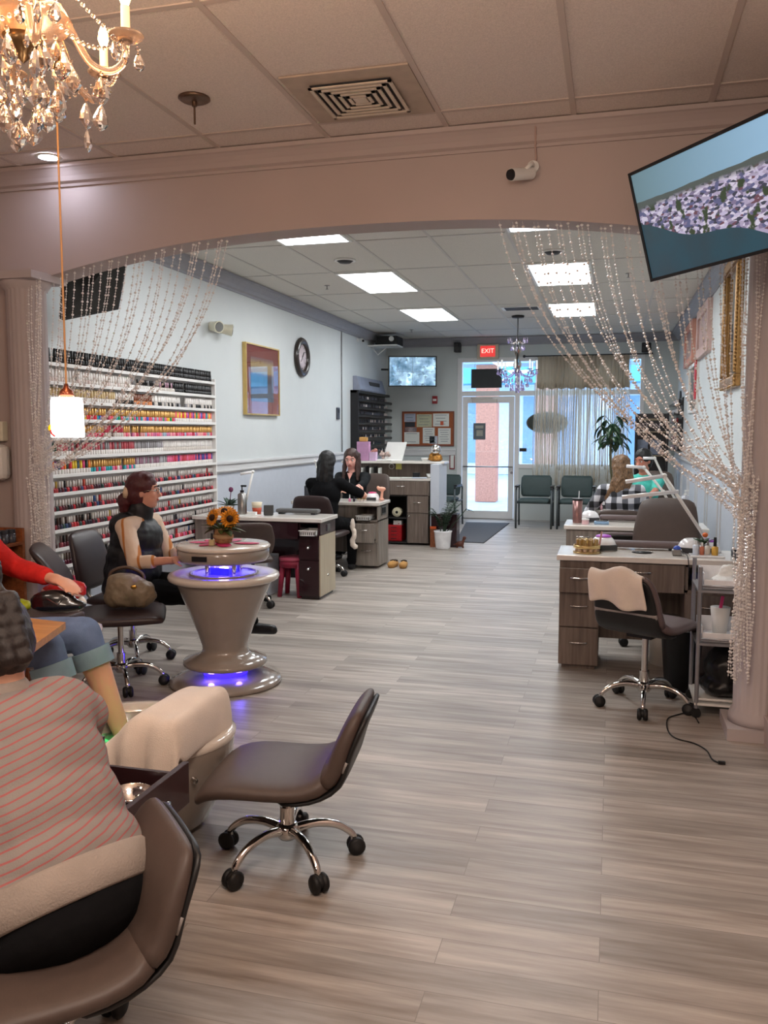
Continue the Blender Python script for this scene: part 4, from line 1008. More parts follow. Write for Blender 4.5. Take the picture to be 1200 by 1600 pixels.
def front(parent, name, x0, x1, z0, z1, y, mat, out=0.0, depth=0.30, hd='handle', hz=None):
    m = MB().box(x0 + 0.002, x1 - 0.002, y - 0.018 - out, y - out, z0 + 0.002, z1 - 0.002)
    d = m.build(name, mat, parent, bevel=0.0015)
    if out > 0.03: MB().box(x0 + 0.02, x0 + 0.03, y - out, y - 0.0, z0 + 0.02, z1 - 0.03).box(x1 - 0.03, x1 - 0.02, y - out, y - 0.0, z0 + 0.02, z1 - 0.03).box(x0 + 0.02, x1 - 0.02, y - out, y, z0 + 0.02, z0 + 0.03).build('drawer_box', m_wood_l, d)
    xx = (x0 + x1) / 2; zz = hz if hz is not None else z0 + (z1 - z0) * 0.62
    if hd == 'handle': handle(d, xx, y - 0.018 - out, zz)
    elif hd == 'knob': knob(d, xx, y - 0.018 - out, zz)
    return d
def open_box(m, x0, x1, y0, y1, z0, z1, th=0.016):
    """carcass open to the front"""
    return m.box(x0, x0 + th, y0, y1, z0, z1).box(x1 - th, x1, y0, y1, z0, z1).box(x0, x1, y1 - th, y1, z0, z1).box(x0, x1, y0, y1, z0, z0 + th).box(x0, x1, y0, y1, z1 - th, z1)
def desk(label, x0, x1, y0, y1, H, wmat, pw, rw, group, parts):
    t = thing('manicure_desk', label, 'desk', (x0, y0, 0), 0, group)
    W = x1 - x0; D = y1 - y0
    MB().box(-0.02, W + 0.02, -0.025, D + 0.02, H - 0.035, H).build('desk_top', m_top, t, bevel=0.006, seg=3)
    if pw:
        MB().box(0, pw, 0, D, 0.03, H - 0.035).box(0.02, pw - 0.02, 0.02, D - 0.02, 0.0, 0.03).build('pedestal', wmat, t)
    MB().box(pw, W - rw, 0.01, D - 0.06, H - 0.17, H - 0.035).build('apron', wmat, t)
    MB().box(pw, W - rw, D - 0.03, D - 0.012, 0.12, H - 0.17).build('modesty_panel', wmat, t)
    return t, W, D
# nearest right desk
t, W, D = desk('wood grain manicure desk nearest the right column, three drawers at its left', -0.30, 0.74, 5.44, 5.86, 0.73, m_wood, 0.245, 0.29, 'wood grain manicure desks on the right', 0)
front(t, 'drawer', 0, 0.245, 0.50, 0.655, 0, m_wood, out=0.05)
front(t, 'drawer', 0, 0.245, 0.275, 0.495, 0, m_wood)
front(t, 'drawer', 0, 0.245, 0.03, 0.27, 0, m_wood)
front(t, 'drawer', 0.25, W - 0.295, 0.515, 0.69, 0.0, m_wood_x, hd='handle', hz=0.64)
m = MB(); open_box(m, W - 0.29, W, 0, D, 0.52, 0.695); m.build('open_niche', m_wood, t)
MB().box(W - 0.29, W, 0, D, 0.03, 0.52).box(W - 0.27, W - 0.02, 0.02, D - 0.02, 0, 0.03).build('pedestal', m_wood, t)
front(t, 'door', W - 0.29, W, 0.26, 0.515, 0, m_wood, hz=0.44)
front(t, 'door', W - 0.29, W, 0.03, 0.255, 0, m_wood, hd='')
o = thing('folded_cloth', 'blue bundle in the open niche of the nearest right desk', 'cloth', (0.55, 5.56, 0.557))
blob('bundle', MB().ell((0, 0, 0.04), (0.07, 0.08, 0.035)).ell((0.03, -0.04, 0.03), (0.05, 0.05, 0.03)), pm('navy_cloth', (44, 42, 92), rough=0.9), o, 0.008)
# second and third right desks
t, W, D = desk('wood grain manicure desk in the middle of the right row, with the tumbler', -0.35, 0.74, 7.18, 7.62, 0.73, m_wood_l, 0.27, 0.28, 'wood grain manicure desks on the right', 0)
front(t, 'drawer', 0, 0.27, 0.515, 0.69, 0, m_wood_l, hz=0.64); front(t, 'drawer', 0, 0.27, 0.28, 0.51, 0, m_wood_l); front(t, 'drawer', 0, 0.27, 0.03, 0.275, 0, m_wood_l)
front(t, 'drawer', 0.275, W - 0.285, 0.515, 0.69, 0.0, m_wood_l)
MB().box(W - 0.28, W, 0, D, 0.03, 0.695).build('pedestal', m_wood_l, t)
t, W, D = desk('wood grain manicure desk farthest along the right wall, where two people sit', -0.22, 0.74, 8.62, 9.06, 0.73, m_wood_l, 0.27, 0.28, 'wood grain manicure desks on the right', 0)
front(t, 'drawer', 0, 0.27, 0.515, 0.69, 0, m_wood_l, hz=0.64); front(t, 'drawer', 0, 0.27, 0.28, 0.51, 0, m_wood_l); front(t, 'drawer', 0, 0.27, 0.03, 0.275, 0, m_wood_l)
MB().box(W - 0.28, W, 0, D, 0.03, 0.695).build('pedestal', m_wood_l, t)
# burgundy desk
t, W, D = desk('burgundy manicure desk with a pale marble top and a cream end panel', -3.70, -2.48, 7.13, 7.55, 0.73, m_burg, 0.0, 0.20, 'manicure desks on the left', 0)
front(t, 'drawer', W - 0.86, W - 0.205, 0.54, 0.69, 0.0, m_burg, hd='knob')
MB().box(0, 0.18, 0, D, 0.03, 0.695).build('pedestal', m_wood_l, t)
MB().box(W - 0.20, W - 0.012, 0, D, 0.03, 0.56).box(W - 0.19, W - 0.02, 0.02, D - 0.02, 0, 0.03).build('pedestal', m_burg, t)
m = MB(); open_box(m, W - 0.20, W - 0.012, 0, D, 0.56, 0.695, 0.012); m.build('open_niche', m_burg, t)
front(t, 'drawer', W - 0.20, W - 0.012, 0.36, 0.545, 0, m_burg, hd='knob', hz=0.47); front(t, 'drawer', W - 0.20, W - 0.012, 0.03, 0.355, 0, m_burg, hd='knob', hz=0.28)
MB().box(W - 0.012, W, 0.0, D, 0.58, 0.695).build('end_strip', m_burg, t)
e = MB().box(W - 0.012, W, 0.0, D, 0.03, 0.575).build('end_panel', m_cream, t)
MB().box(W, W + 0.008, D * 0.42, D * 0.6, 0.60, 0.66).build('socket_plate', m_steel, t)
knob(e, W - 0.1 + 0.1, D * 0.5, 0.2); e.children[0].rotation_euler = (0, 0, 0)
def basket(x, y, z, label, w=0.075, d=0.12):
    t = thing('plastic_basket', label, 'basket', (x, y, z)); m = MB()
    for q, (a, b, c, e) in enumerate(((-w, w, -d, -d + 0.006), (-w, w, d - 0.006, d), (-w, -w + 0.006, -d, d), (w - 0.006, w, -d, d))): m.box(a, b, c, e, 0, 0.05)
    m.box(-w, w, -d, d, 0, 0.004).box(-w - 0.006, w + 0.006, -d - 0.006, -d + 0.006, 0.046, 0.054)
    m.build('tray', m_white, t)
    s = MB()
    for k in range(7): s.box(-w + 0.012 + k * 0.02, -w + 0.02 + k * 0.02, -d - 0.001, -d + 0.001, 0.012, 0.036)
    s.build('slots', m_grille, t)
basket(-2.585, 7.20, 0.574, 'small white slotted basket in the niche of the burgundy desk')
# far left desk (open drawers)
t, W, D = desk('grey wood manicure desk with two open drawers where two people sit', -3.42, -2.44, 8.92, 9.36, 0.73, m_wood_l, 0.16, 0.26, 'manicure desks on the left', 0)
front(t, 'drawer', 0, 0.16, 0.45, 0.69, 0, m_wood_l, hd='')
m = MB(); open_box(m, W - 0.26, W, 0, D, 0.52, 0.695, 0.012); m.build('open_niche', m_wood_l, t)
MB().box(W - 0.26, W, 0.02, D, 0.03, 0.52).build('pedestal', m_wood_l, t)
front(t, 'drawer', W - 0.26, W - 0.01, 0.30, 0.51, 0.02, m_wood_l, out=0.13, hz=0.44); front(t, 'drawer', W - 0.26, W - 0.01, 0.03, 0.285, 0.02, m_wood_l, out=0.0, hz=0.2)
MB().box(W, W + 0.008, 0.12, 0.32, 0.58, 0.68).build('socket_plate', m_steel, t)
MB().box(W + 0.008, W + 0.012, 0.15, 0.20, 0.60, 0.66).box(W + 0.008, W + 0.012, 0.24, 0.29, 0.60, 0.66).build('sockets', m_black, t)
basket(-2.60, 8.99, 0.534, 'small white slotted basket in the niche of the grey left desk')

# ======================= reception desk =======================
t = thing('reception_desk', 'tall grey wood reception desk with a white raised counter', 'desk', (-3.55, 10.93, 0))
W = 1.38
MB().box(-0.02, W + 0.03, 0.22, 0.56, 1.07, 1.10).build('raised_counter', m_top, t, bevel=0.006)
MB().box(0, W - 0.1, 0.50, 0.53, 0.0, 1.07).build('back_panel', m_wood, t)
MB().box(W - 0.115, W, 0.02, 0.55, 0.0, 1.07).build('side_panel', m_panel, t)
MB().box(0, W - 0.115, 0.0, 0.50, 0.855, 0.88).build('work_surface', m_top, t)
front(t, 'drawer', 0.50, 1.24, 0.665, 0.85, 0.018, m_wood)
MB().box(0.50, 1.25, 0.02, 0.5, 0.66, 0.855).build('drawer_case', m_wood, t)
m = MB(); open_box(m, 0.60, 0.96, 0.02, 0.50, 0.02, 0.66); m.build('open_niche', m_inside, t)
MB().box(0.615, 0.945, 0.04, 0.48, 0.345, 0.357).build('niche_shelf', m_inside, t)
MB().box(0.96, 1.24, 0.02, 0.50, 0.03, 0.66).build('cupboard', m_wood, t)
front(t, 'drawer', 0.96, 1.24, 0.43, 0.655, 0.018, m_wood)
d = front(t, 'door', 0.96, 1.24, 0.03, 0.425, 0.018, m_wood, hd=''); knob(d, 0.985, 0.0, 0.39)
MB().box(0.0, 0.6, 0.1, 0.5, 0.02, 0.855).build('left_cabinet', m_wood, t)
# things in and on it
tt = thing('paper_roll', 'cream paper roll standing in the reception desk niche', 'roll', (-2.765, 11.10, 0.357 + 0.065))
MB().lathe([(0.018, -0.045), (0.062, -0.045), (0.064, -0.04), (0.064, 0.04), (0.062, 0.045), (0.018, 0.045)], n=36, T=Matrix.Rotation(PI / 2, 4, 'X')).build('paper', pm('cream_paper', (216, 208, 178), rough=0.8), tt)
MB().cyl((0, -0.0455, 0), (0, 0.0455, 0), 0.019).build('core', m_black, tt)
tt = thing('drawer_box', 'red plastic box with four slotted drawers in the reception niche', 'box', (-2.79, 11.12, 0.036))
m_redp = pm('red_plastic', (166, 22, 30), rough=0.35)
MB().box(-0.105, 0.105, -0.12, 0.14, 0, 0.22).build('body', m_redp, tt, bevel=0.008)
for k in range(4):
    d = MB().box(-0.098, 0.098, -0.128, -0.12, 0.012 + k * 0.05, 0.056 + k * 0.05).build('drawer', m_redp, tt, bevel=0.003)
    MB().box(-0.04, 0.04, -0.1295, -0.128, 0.032 + k * 0.05, 0.042 + k * 0.05).build('finger_slot', m_inside, d)
tt = thing('card_box', 'small white box on top of the red drawer box', 'box', (-2.75, 11.08, 0.257))
MB().box(-0.055, 0.055, -0.05, 0.05, 0, 0.06).build('box', m_white, tt, bevel=0.003)
MB().box(0.01, 0.03, -0.051, -0.05, 0.01, 0.02).build('mark', m_redp, tt)
tt = thing('gold_globe', 'silver ball on a gold figurine base on the reception counter', 'ornament', (-2.28, 11.25, 1.101))
MB().ell((0, 0, 0.155), 0.072, 24, 16).build('ball', m_chrome, tt)
blob('base', MB().ell((0, 0, 0.03), (0.10, 0.07, 0.035)).ell((-0.05, 0, 0.06), (0.04, 0.045, 0.05)).ell((0.05, 0, 0.055), (0.04, 0.045, 0.045)).ell((0.0, -0.03, 0.05), (0.05, 0.03, 0.04)), pm('old_gold', (166, 116, 54), rough=0.35, metal=0.7, var=0.2, scale=30), tt, 0.006, 2, 0.004, 40)
tt = thing('bowl', 'small white bowl with dark filling on the reception counter', 'bowl', (-2.42, 11.22, 1.101))
MB().lathe([(0.0, 0), (0.03, 0), (0.045, 0.03), (0.047, 0.045), (0.043, 0.045), (0.038, 0.03), (0, 0.028)]).build('bowl', m_white, tt)
MB().lathe([(0, 0.0285), (0.038, 0.030), (0.040, 0.040), (0, 0.044)]).build('filling', m_black, tt)
tt = thing('laptop', 'open white laptop seen from behind on the reception counter', 'laptop', (-2.96, 11.30, 1.101), math.radians(155))
MB().box(-0.17, 0.17, -0.12, 0.12, 0, 0.018).build('keyboard_base', m_white, tt, bevel=0.005)
o = MB().box(-0.17, 0.17, -0.006, 0.006, 0, 0.25).build('lid', m_white, tt, bevel=0.004); o.location = (0, -0.12, 0.018); o.rotation_euler = (math.radians(22), 0, 0)
tt = thing('gift_bag', 'tall lilac paper bag with a green label on the reception counter', 'bag', (-3.28, 11.25, 1.101))
MB().box(-0.085, 0.085, -0.05, 0.05, 0, 0.26).build('bag', pm('lilac_paper', (186, 140, 176), rough=0.7), tt, bevel=0.004)
MB().lathe([(0, -0.051), (0.035, -0.051), (0.035, -0.053), (0, -0.053)], n=24, T=Matrix.Translation((0.0, 0, 0.08)) @ Matrix.Rotation(-PI / 2, 4, 'X') @ Matrix.Scale(-1, 4, V((0, 0, 1)))).build('green_label', pm('label_green', (60, 140, 80)), tt)
MB().box(-0.055, 0.055, -0.035, 0.035, 0.26, 0.32).build('tan_insert', pm('tan_card', (196, 148, 84), rough=0.7), tt, bevel=0.01)
tt = thing('gift_bag', 'short pale lilac bag beside the tall lilac bag', 'bag', (-3.14, 11.24, 1.101))
MB().box(-0.05, 0.05, -0.04, 0.04, 0, 0.12).build('bag', pm('pale_lilac_paper', (206, 176, 206), rough=0.7), tt, bevel=0.004)
blob('tissue', MB().ell((0.0, 0, 0.12), (0.04, 0.03, 0.03)).ell((0.03, 0, 0.14), (0.03, 0.025, 0.03)), pm('mixed_tissue', (176, 120, 110), rough=0.8, var=0.3, scale=40), tt, 0.006, 1, 0.004, 60)
tt = thing('artificial_plant', 'small pale flower arrangement behind the laptop', 'plant', (-3.02, 11.50 - 0.02, 1.101))
mm = MB(); random.seed(9)
for k in range(16): mm.ell((random.uniform(-0.07, 0.07), random.uniform(-0.03, 0.03), random.uniform(0.03, 0.13)), random.uniform(0.015, 0.03), 8, 6)
mm.build('blossoms', pm('dusty_blossom', (170, 150, 140), rough=0.8, var=0.3, scale=20), tt); mm2 = MB().lathe([(0, 0), (0.03, 0), (0.04, 0.05), (0, 0.05)]).build('pot', m_white, tt)
tt = thing('paper_stack', 'white papers spread on the lower reception surface', 'paper', (-2.62, 11.06, 0.881))
for k, (x, y, r, c) in enumerate(((-0.2, 0, 0.1, m_paper), (0.0, 0.02, -0.2, m_paper), (0.16, 0.0, 0.3, pm('bluish_leaflet', (190, 198, 210))), (-0.38, 0.03, 0.0, m_paper))):
    MB().box(-0.10, 0.10, -0.07, 0.07, 0.002 * k, 0.002 * k + 0.006, T=Matrix.Translation((x, y, 0)) @ Matrix.Rotation(r, 4, 'Z')).build('sheet', c, tt)
for x, lb, mt, hh in ((-2.52, 'small black box on the papers of the reception surface', m_black, 0.07), (-2.34, 'white cup at the right end of the lower reception surface', m_white, 0.055)):
    tt = thing('desk_box' if mt is m_black else 'cup', lb, 'box' if mt is m_black else 'cup', (x, 11.16, 0.882))
    if mt is m_black: MB().box(-0.045, 0.045, -0.03, 0.03, 0, hh).build('body', mt, tt, bevel=0.006)
    else: MB().lathe([(0, 0), (0.03, 0), (0.045, hh), (0.04, hh), (0.026, 0.006), (0, 0.006)]).build('body', mt, tt)
MB_ = MB().box(-0.04, 0.04, -0.003, 0, -0.04, 0.04)
o = MB_.build('sticky_note', pm('yellow_note', (206, 200, 110), rough=0.8), None, (-2.83, 11.43 - 0.002, 1.02)); tag(o, 'yellow sticky note on the reception desk back panel', 'note')
tt = thing('cable_loop', 'white coiled cable hanging beside the yellow sticky note', 'cable', (-2.93, 11.42, 1.02))
MB().tube([(0.035 * math.cos(a * PI / 12), 0, 0.035 * math.sin(a * PI / 12)) for a in range(25)], 0.004, cap=False).build('loop', m_white, tt)
# dark green plant and folder on the work surface behind the sitter
tt = thing('folder_rack', 'dark desk organiser with papers on the lower reception surface', 'organiser', (-3.12, 11.16, 0.881))
for k in range(5): MB().box(-0.15 + k * 0.06, -0.14 + k * 0.06, -0.08, 0.08, 0, 0.13 + 0.02 * (k % 2)).build('divider', m_black if k % 2 else m_paper, tt)

# doormat
tt = thing('doormat', 'grey ribbed doormat in front of the shop door', 'mat', (0, 0, 0))
MB().prism([(-2.026,11.408,0.000)[:2], (-1.636,11.374,0.000)[:2], (-1.592,13.959,0.000)[:2], (-2.295,13.873,0.000)[:2]], 0.0, 0.012).build('mat', pm('charcoal_carpet', (84, 86, 92), rough=0.95, var=0.1, scale=200, bump=0.3, bscale=300), tt)

# ======================= people =======================
def skin_mat(name, col):
    m = pm(name, col, rough=0.5, var=0.03, scale=6)
    b = m.node_tree.nodes['Principled BSDF']; b.inputs['Subsurface Weight'].default_value = 0.08; b.inputs['Subsurface Radius'].default_value = (0.02, 0.008, 0.004)
    return m
def rot2(v, a): return V((v[0] * math.cos(a) - v[1] * math.sin(a), v[0] * math.sin(a) + v[1] * math.cos(a), v[2]))
def ik(a, b, l1, l2, pole):
    """middle joint of a two-bone limb"""
    a, b = V(a), V(b); d = b - a; L = d.length
    if L > (l1 + l2) * 0.995: b = a + d.normalized() * (l1 + l2) * 0.995; d = b - a; L = d.length
    x = (l1 * l1 - l2 * l2 + L * L) / (2 * L); h = math.sqrt(max(0.0, l1 * l1 - x * x)); u = d.normalized()
    p = V(pole); p = (p - u * p.dot(u)); p = p.normalized() if p.length > 1e-6 else u.orthogonal().normalized()
    return a + u * x + p * h, b
def hand(mb, w, d, nrm, side, s=1.0, curl=0.5, spread=0.0):
    """palm, four unequal fingers and a thumb; d = pointing direction, nrm = palm side"""
    d = V(d).normalized(); n = V(nrm); n = (n - d * n.dot(d)).normalized(); x = d.cross(n).normalized() * side   # x points to the thumb side
    R = Matrix((x, d, n)).transposed()
    mb.ell(w + d * 0.045 * s, (0.040 * s, 0.052 * s, 0.016 * s), 14, 10, R=R)
    mb.caps(w - d * 0.02 * s, w + d * 0.03 * s, 0.024 * s, 0.026 * s, 10)
    L = (0.070, 0.078, 0.072, 0.056)
    for k in range(4):
        o = w + d * 0.082 * s + x * (0.030 - 0.020 * k) * s; a = 0.0; p = o - d * 0.015 * s; r = (0.0092, 0.0095, 0.0090, 0.0080)[k] * s
        for j, fr_ in enumerate((0.45, 0.30, 0.25)):
            a += curl * (0.45, 0.6, 0.5)[j]; q = p + (d * math.cos(a) + n * math.sin(a) + x * spread * (1.5 - k) * 0.15).normalized() * (L[k] * fr_ + (0.015 if j == 0 else 0)) * s
            mb.caps(p, q, r, r * 0.92, 8); p = q; r *= 0.92
    p = w + d * 0.02 * s + x * 0.026 * s; dirs = ((x * 0.75 + d * 0.6 + n * 0.25), (x * 0.35 + d * 0.85 + n * (0.2 + 0.5 * curl)), (x * 0.1 + d * 0.9 + n * (0.25 + 0.7 * curl)))
    r = 0.0125 * s
    for q_, dv in zip((0.036, 0.032, 0.026), dirs): q = p + dv.normalized() * q_ * s; mb.caps(p, q, r, r * 0.88, 8); p = q; r *= 0.88
def person(label, pel, face, lean, hands, feet, s=1.0, skin=(206, 152, 128), head_yaw=0.0, head_pitch=0.0, top=None, sleeve=1.0, trouser=None, trouser_to=1.0, shoe=None,
           elbow=((0.9, -0.3, -0.7), (-0.9, -0.3, -0.7)), knee=None, curl=(0.5, 0.5), palm=((0, 0, -1), (0, 0, -1)), hdir=(None, None), voxel=0.009, width=1.0, head_back=0.0, side_lean=0.0, girth=1.0, extra=(), seat=()):
    """pel: hip centre in the world, face: heading; hands/feet: world targets (right, left)"""
    L0 = V((pel[0], pel[1], 0)); t = thing('person', label, 'person', L0, 0); P = V(pel) - L0
    F = lambda v: rot2(V(v) * s, face)
    up = V((side_lean, math.sin(lean), math.cos(lean))).normalized()
    sk = skin_mat('skin_%d_%d_%d' % skin, skin)
    ch = P + F(up * 0.30); nk = P + F(up * 0.47 + V((0, 0.01, 0)))
    hy = face + head_yaw; H = lambda v: rot2(V((v[0] * s, (v[1] * math.cos(head_pitch) - v[2] * math.sin(head_pitch)) * s, (v[1] * math.sin(head_pitch) + v[2] * math.cos(head_pitch)) * s)), hy)
    hc = nk + F(V((0, 0.025 + 0.05 * math.sin(lean) - head_back, 0.0))) + V((0, 0, 0.165 * s))
    RB = Matrix.Rotation(face, 3, 'Z') @ Matrix.Rotation(-lean, 3, 'X') @ Matrix.Rotation(side_lean, 3, 'Y')
    RH = Matrix.Rotation(hy, 3, 'Z') @ Matrix.Rotation(head_pitch, 3, 'X')
    b = MB(); q = lambda r: tuple(x * s for x in r)
    sh = []; wr = []; el = []; hp = []; kn = []; an = []
    for i, sd in enumerate((1, -1)):
        S = nk + F(V((sd * 0.165 * width, 0, 0)) - up * 0.055); sh.append(S)
        T = V(hands[i]) - L0; E, W = ik(S, T, 0.285 * s, 0.255 * s, F(elbow[i])); el.append(E); wr.append(W)
        Hh = P + F((sd * 0.09, 0.02, -0.01)); hp.append(Hh)
        Tf = V(feet[i]) - L0; kp = F(knee[i]) if knee else F((sd * 0.1, 0.5, 1.0)); K, A = ik(Hh, Tf + V((0, 0, 0.08 * s)), 0.43 * s, 0.41 * s, kp); kn.append(K); an.append(A)
    def torso(mb, g, low=True):
        mb.ell(P + F((0, 0, 0.02)), tuple(x * s + g for x in (0.165 * width * girth, 0.125 * girth, 0.12)), 18, 12, R=RB)
        mb.ell(P + F(up * 0.15), tuple(x * s + g for x in (0.140 * width * girth, 0.115 * girth, 0.14)), 18, 12, R=RB)
        mb.ell(ch, tuple(x * s + g for x in (0.158 * width, 0.112 * girth, 0.155)), 18, 12, R=RB)
        mb.caps(sh[0], sh[1], 0.056 * s + g, None, 12)
        mb.ell(nk - F(up * 0.04), tuple(x * s + g for x in (0.10, 0.065, 0.06)), 14, 10, R=RB)
    torso(b, -0.004)
    b.caps(nk - V((0, 0, 0.03)), hc + H((0, -0.02, -0.06)), 0.056 * s, 0.050 * s)
    b.ell(hc + H((0, -0.005, 0.025)), q((0.076, 0.094, 0.092)), 20, 14, R=RH)
    b.ell(hc + H((0, 0.020, -0.035)), q((0.060, 0.068, 0.080)), 18, 12, R=RH)
    b.ell(hc + H((0, 0.055, -0.085)), q((0.026, 0.024, 0.022)), 12, 8, R=RH)
    b.caps(hc + H((0, 0.082, 0.012)), hc + H((0, 0.102, -0.028)), 0.009 * s, 0.014 * s, 8)
    b.caps(hc + H((-0.035, 0.074, 0.030)), hc + H((0.035, 0.074, 0.030)), 0.012 * s, None, 8)
    for sd in (1, -1):
        b.ell(hc + H((sd * 0.034, 0.058, -0.022)), q((0.022, 0.024, 0.022)), 10, 8, R=RH)
        b.ell(hc + H((sd * 0.077, -0.008, -0.010)), q((0.008, 0.018, 0.028)), 10, 8, R=RH)
    for i, sd in enumerate((1, -1)):
        b.caps(sh[i], el[i], 0.047 * s, 0.036 * s); b.caps(el[i], wr[i], 0.036 * s, 0.024 * s)
        dd = V(hdir[i]) if hdir[i] is not None else (wr[i] - el[i])
        hand(b, wr[i] + (wr[i] - el[i]).normalized() * 0.012, dd, palm[i], -sd if V(palm[i]).z < 0 else sd, s, curl[i])
        b.caps(hp[i], kn[i], 0.082 * s * girth, 0.056 * s); b.caps(kn[i], kn[i] + (an[i] - kn[i]) * 0.35, 0.054 * s, 0.055 * s); b.caps(kn[i] + (an[i] - kn[i]) * 0.3, an[i], 0.055 * s, 0.034 * s)
        fd = rot2(V((0, 1, 0)), face); b.caps(an[i] + V((0, 0, -0.045 * s)) - fd * 0.02, an[i] + V((0, 0, -0.055 * s)) + fd * 0.14 * s, 0.036 * s, 0.025 * s)
    blob('body', b, sk, t, voxel, 4)
    # clothing
    if top:
        m = MB(); torso(m, 0.012)
        m.ell(P + F((0, 0, 0.0)), tuple(x * s + 0.014 for x in (0.165 * width * girth, 0.13 * girth, 0.10)), 18, 12, R=RB)
        for h_, y_, x_, r_ in extra: m.ell(P + F(up * h_ + V((x_, y_, 0))), r_, 20, 12, R=RB)
        for i in range(2):
            if sleeve > 0:
                u = min(1, sleeve * 2); m.caps(sh[i], sh[i] + (el[i] - sh[i]) * u, 0.062 * s, (0.062 - 0.012 * u) * s)
                if sleeve > 0.5:
                    u = (sleeve - 0.5) * 2; m.caps(el[i], el[i] + (wr[i] - el[i]) * u, 0.050 * s, (0.050 - 0.014 * u) * s)
        blob('top', m, top, t, voxel, 3, 0.006, 9)
    if trouser:
        m = MB(); m.ell(P + F((0, 0, -0.01)), tuple(x * s + 0.008 for x in (0.168 * width * girth, 0.13 * girth, 0.11)), 18, 12, R=RB)
        for h_, y_, x_, r_ in seat: m.ell(P + F(up * h_ + V((x_, y_, 0))), r_, 20, 12, R=RB)
        for i in range(2):
            m.caps(hp[i], kn[i], 0.092 * s * girth, 0.068 * s); e = kn[i] + (an[i] - kn[i]) * trouser_to; m.caps(kn[i], e, 0.068 * s, 0.050 * s + 0.012 * (1 - trouser_to))
        blob('trousers', m, trouser, t, voxel, 3, 0.005, 12)
    if shoe:
        for i in range(2):
            m = MB(); a = an[i] - V((0, 0, 0.05 * s)); m.caps(a - fd * 0.03, a + fd * 0.15 * s - V((0, 0, 0.005)), 0.042 * s, 0.034 * s); m.caps(a - V((0, 0, 0.012)) - fd * 0.03, a - V((0, 0, 0.012)) + fd * 0.16 * s, 0.030 * s, 0.026 * s)
            blob('shoe', m, shoe, t, voxel, 2)
    # face
    ew = pm('eye_white', (226, 222, 216), rough=0.2); ei = pm('dark_iris', (50, 34, 26), rough=0.15); lp = pm('lips', (176, 92, 84), rough=0.45); br = pm('brow_hair', (44, 30, 26), rough=0.8)
    for sd in (1, -1):
        c = hc + H((sd * 0.030, 0.072, 0.010)); e = MB().ell(c, 0.0125 * s, 12, 8).build('eye', ew, t)
        MB().ell(c + H((0, 0.0085, 0)), 0.0062 * s, 10, 6).build('iris', ei, e)
        MB().tube([hc + H((sd * 0.014, 0.091, 0.031)), hc + H((sd * 0.032, 0.088, 0.037)), hc + H((sd * 0.050, 0.076, 0.031))], 0.0035 * s, 6).build('eyebrow', br, t)
    MB().ell(hc + H((0, 0.086, -0.056)), q((0.024, 0.006, 0.008)), 12, 8, R=RH).build('mouth', lp, t)
    return dict(t=t, hc=hc, H=H, RH=RH, s=s, nk=nk, sh=sh, el=el, wr=wr, kn=kn, an=an, F=F, P=P, up=up, L0=L0, ch=ch, RB=RB, sk=sk)
def hair_cap(m, p, fringe=0.045, back=-0.01, puff=1.0):
    s = p['s']; q = lambda r: tuple(x * s * puff for x in r)
    m.ell(p['hc'] + p['H']((0, -0.018, 0.042)), q((0.088, 0.100, 0.092)), 20, 14, R=p['RH'])
    m.ell(p['hc'] + p['H']((0, -0.045, 0.0)), q((0.084, 0.072, 0.100)), 18, 12, R=p['RH'])
def strands(m, p, starts, ends, r0, r1, n, seed=1, bow=0.03):
    rnd = random.Random(seed)
    for k in range(n):
        u = (k + 0.5) / n; a = p['hc'] + p['H'](starts(u)); b = p['hc'] + V(ends(u)) * p['s']; c = (a + b) / 2 + p['H']((rnd.uniform(-1, 1) * bow, -bow, 0.01))
        pts = bez(a, c, b, 7); j = rnd.uniform(0.9, 1.1)
        for i in range(7): m.caps(pts[i], pts[i + 1], (r0 + (r1 - r0) * i / 7) * j, (r0 + (r1 - r0) * (i + 1) / 7) * j, 8)
def fabric(name, col, var=0.06, scale=40, bump=0.15): return pm(name, col, rough=0.95, var=var, scale=scale, bump=bump, bscale=400, spec=0.15)
m_blackcloth = fabric('black_cloth', (16, 16, 18))
def hairm(name, col, var=0.25): return pm(name, col, rough=0.45, var=var, scale=10, stretch=(30, 30, 3), bump=0.25, bscale=30)

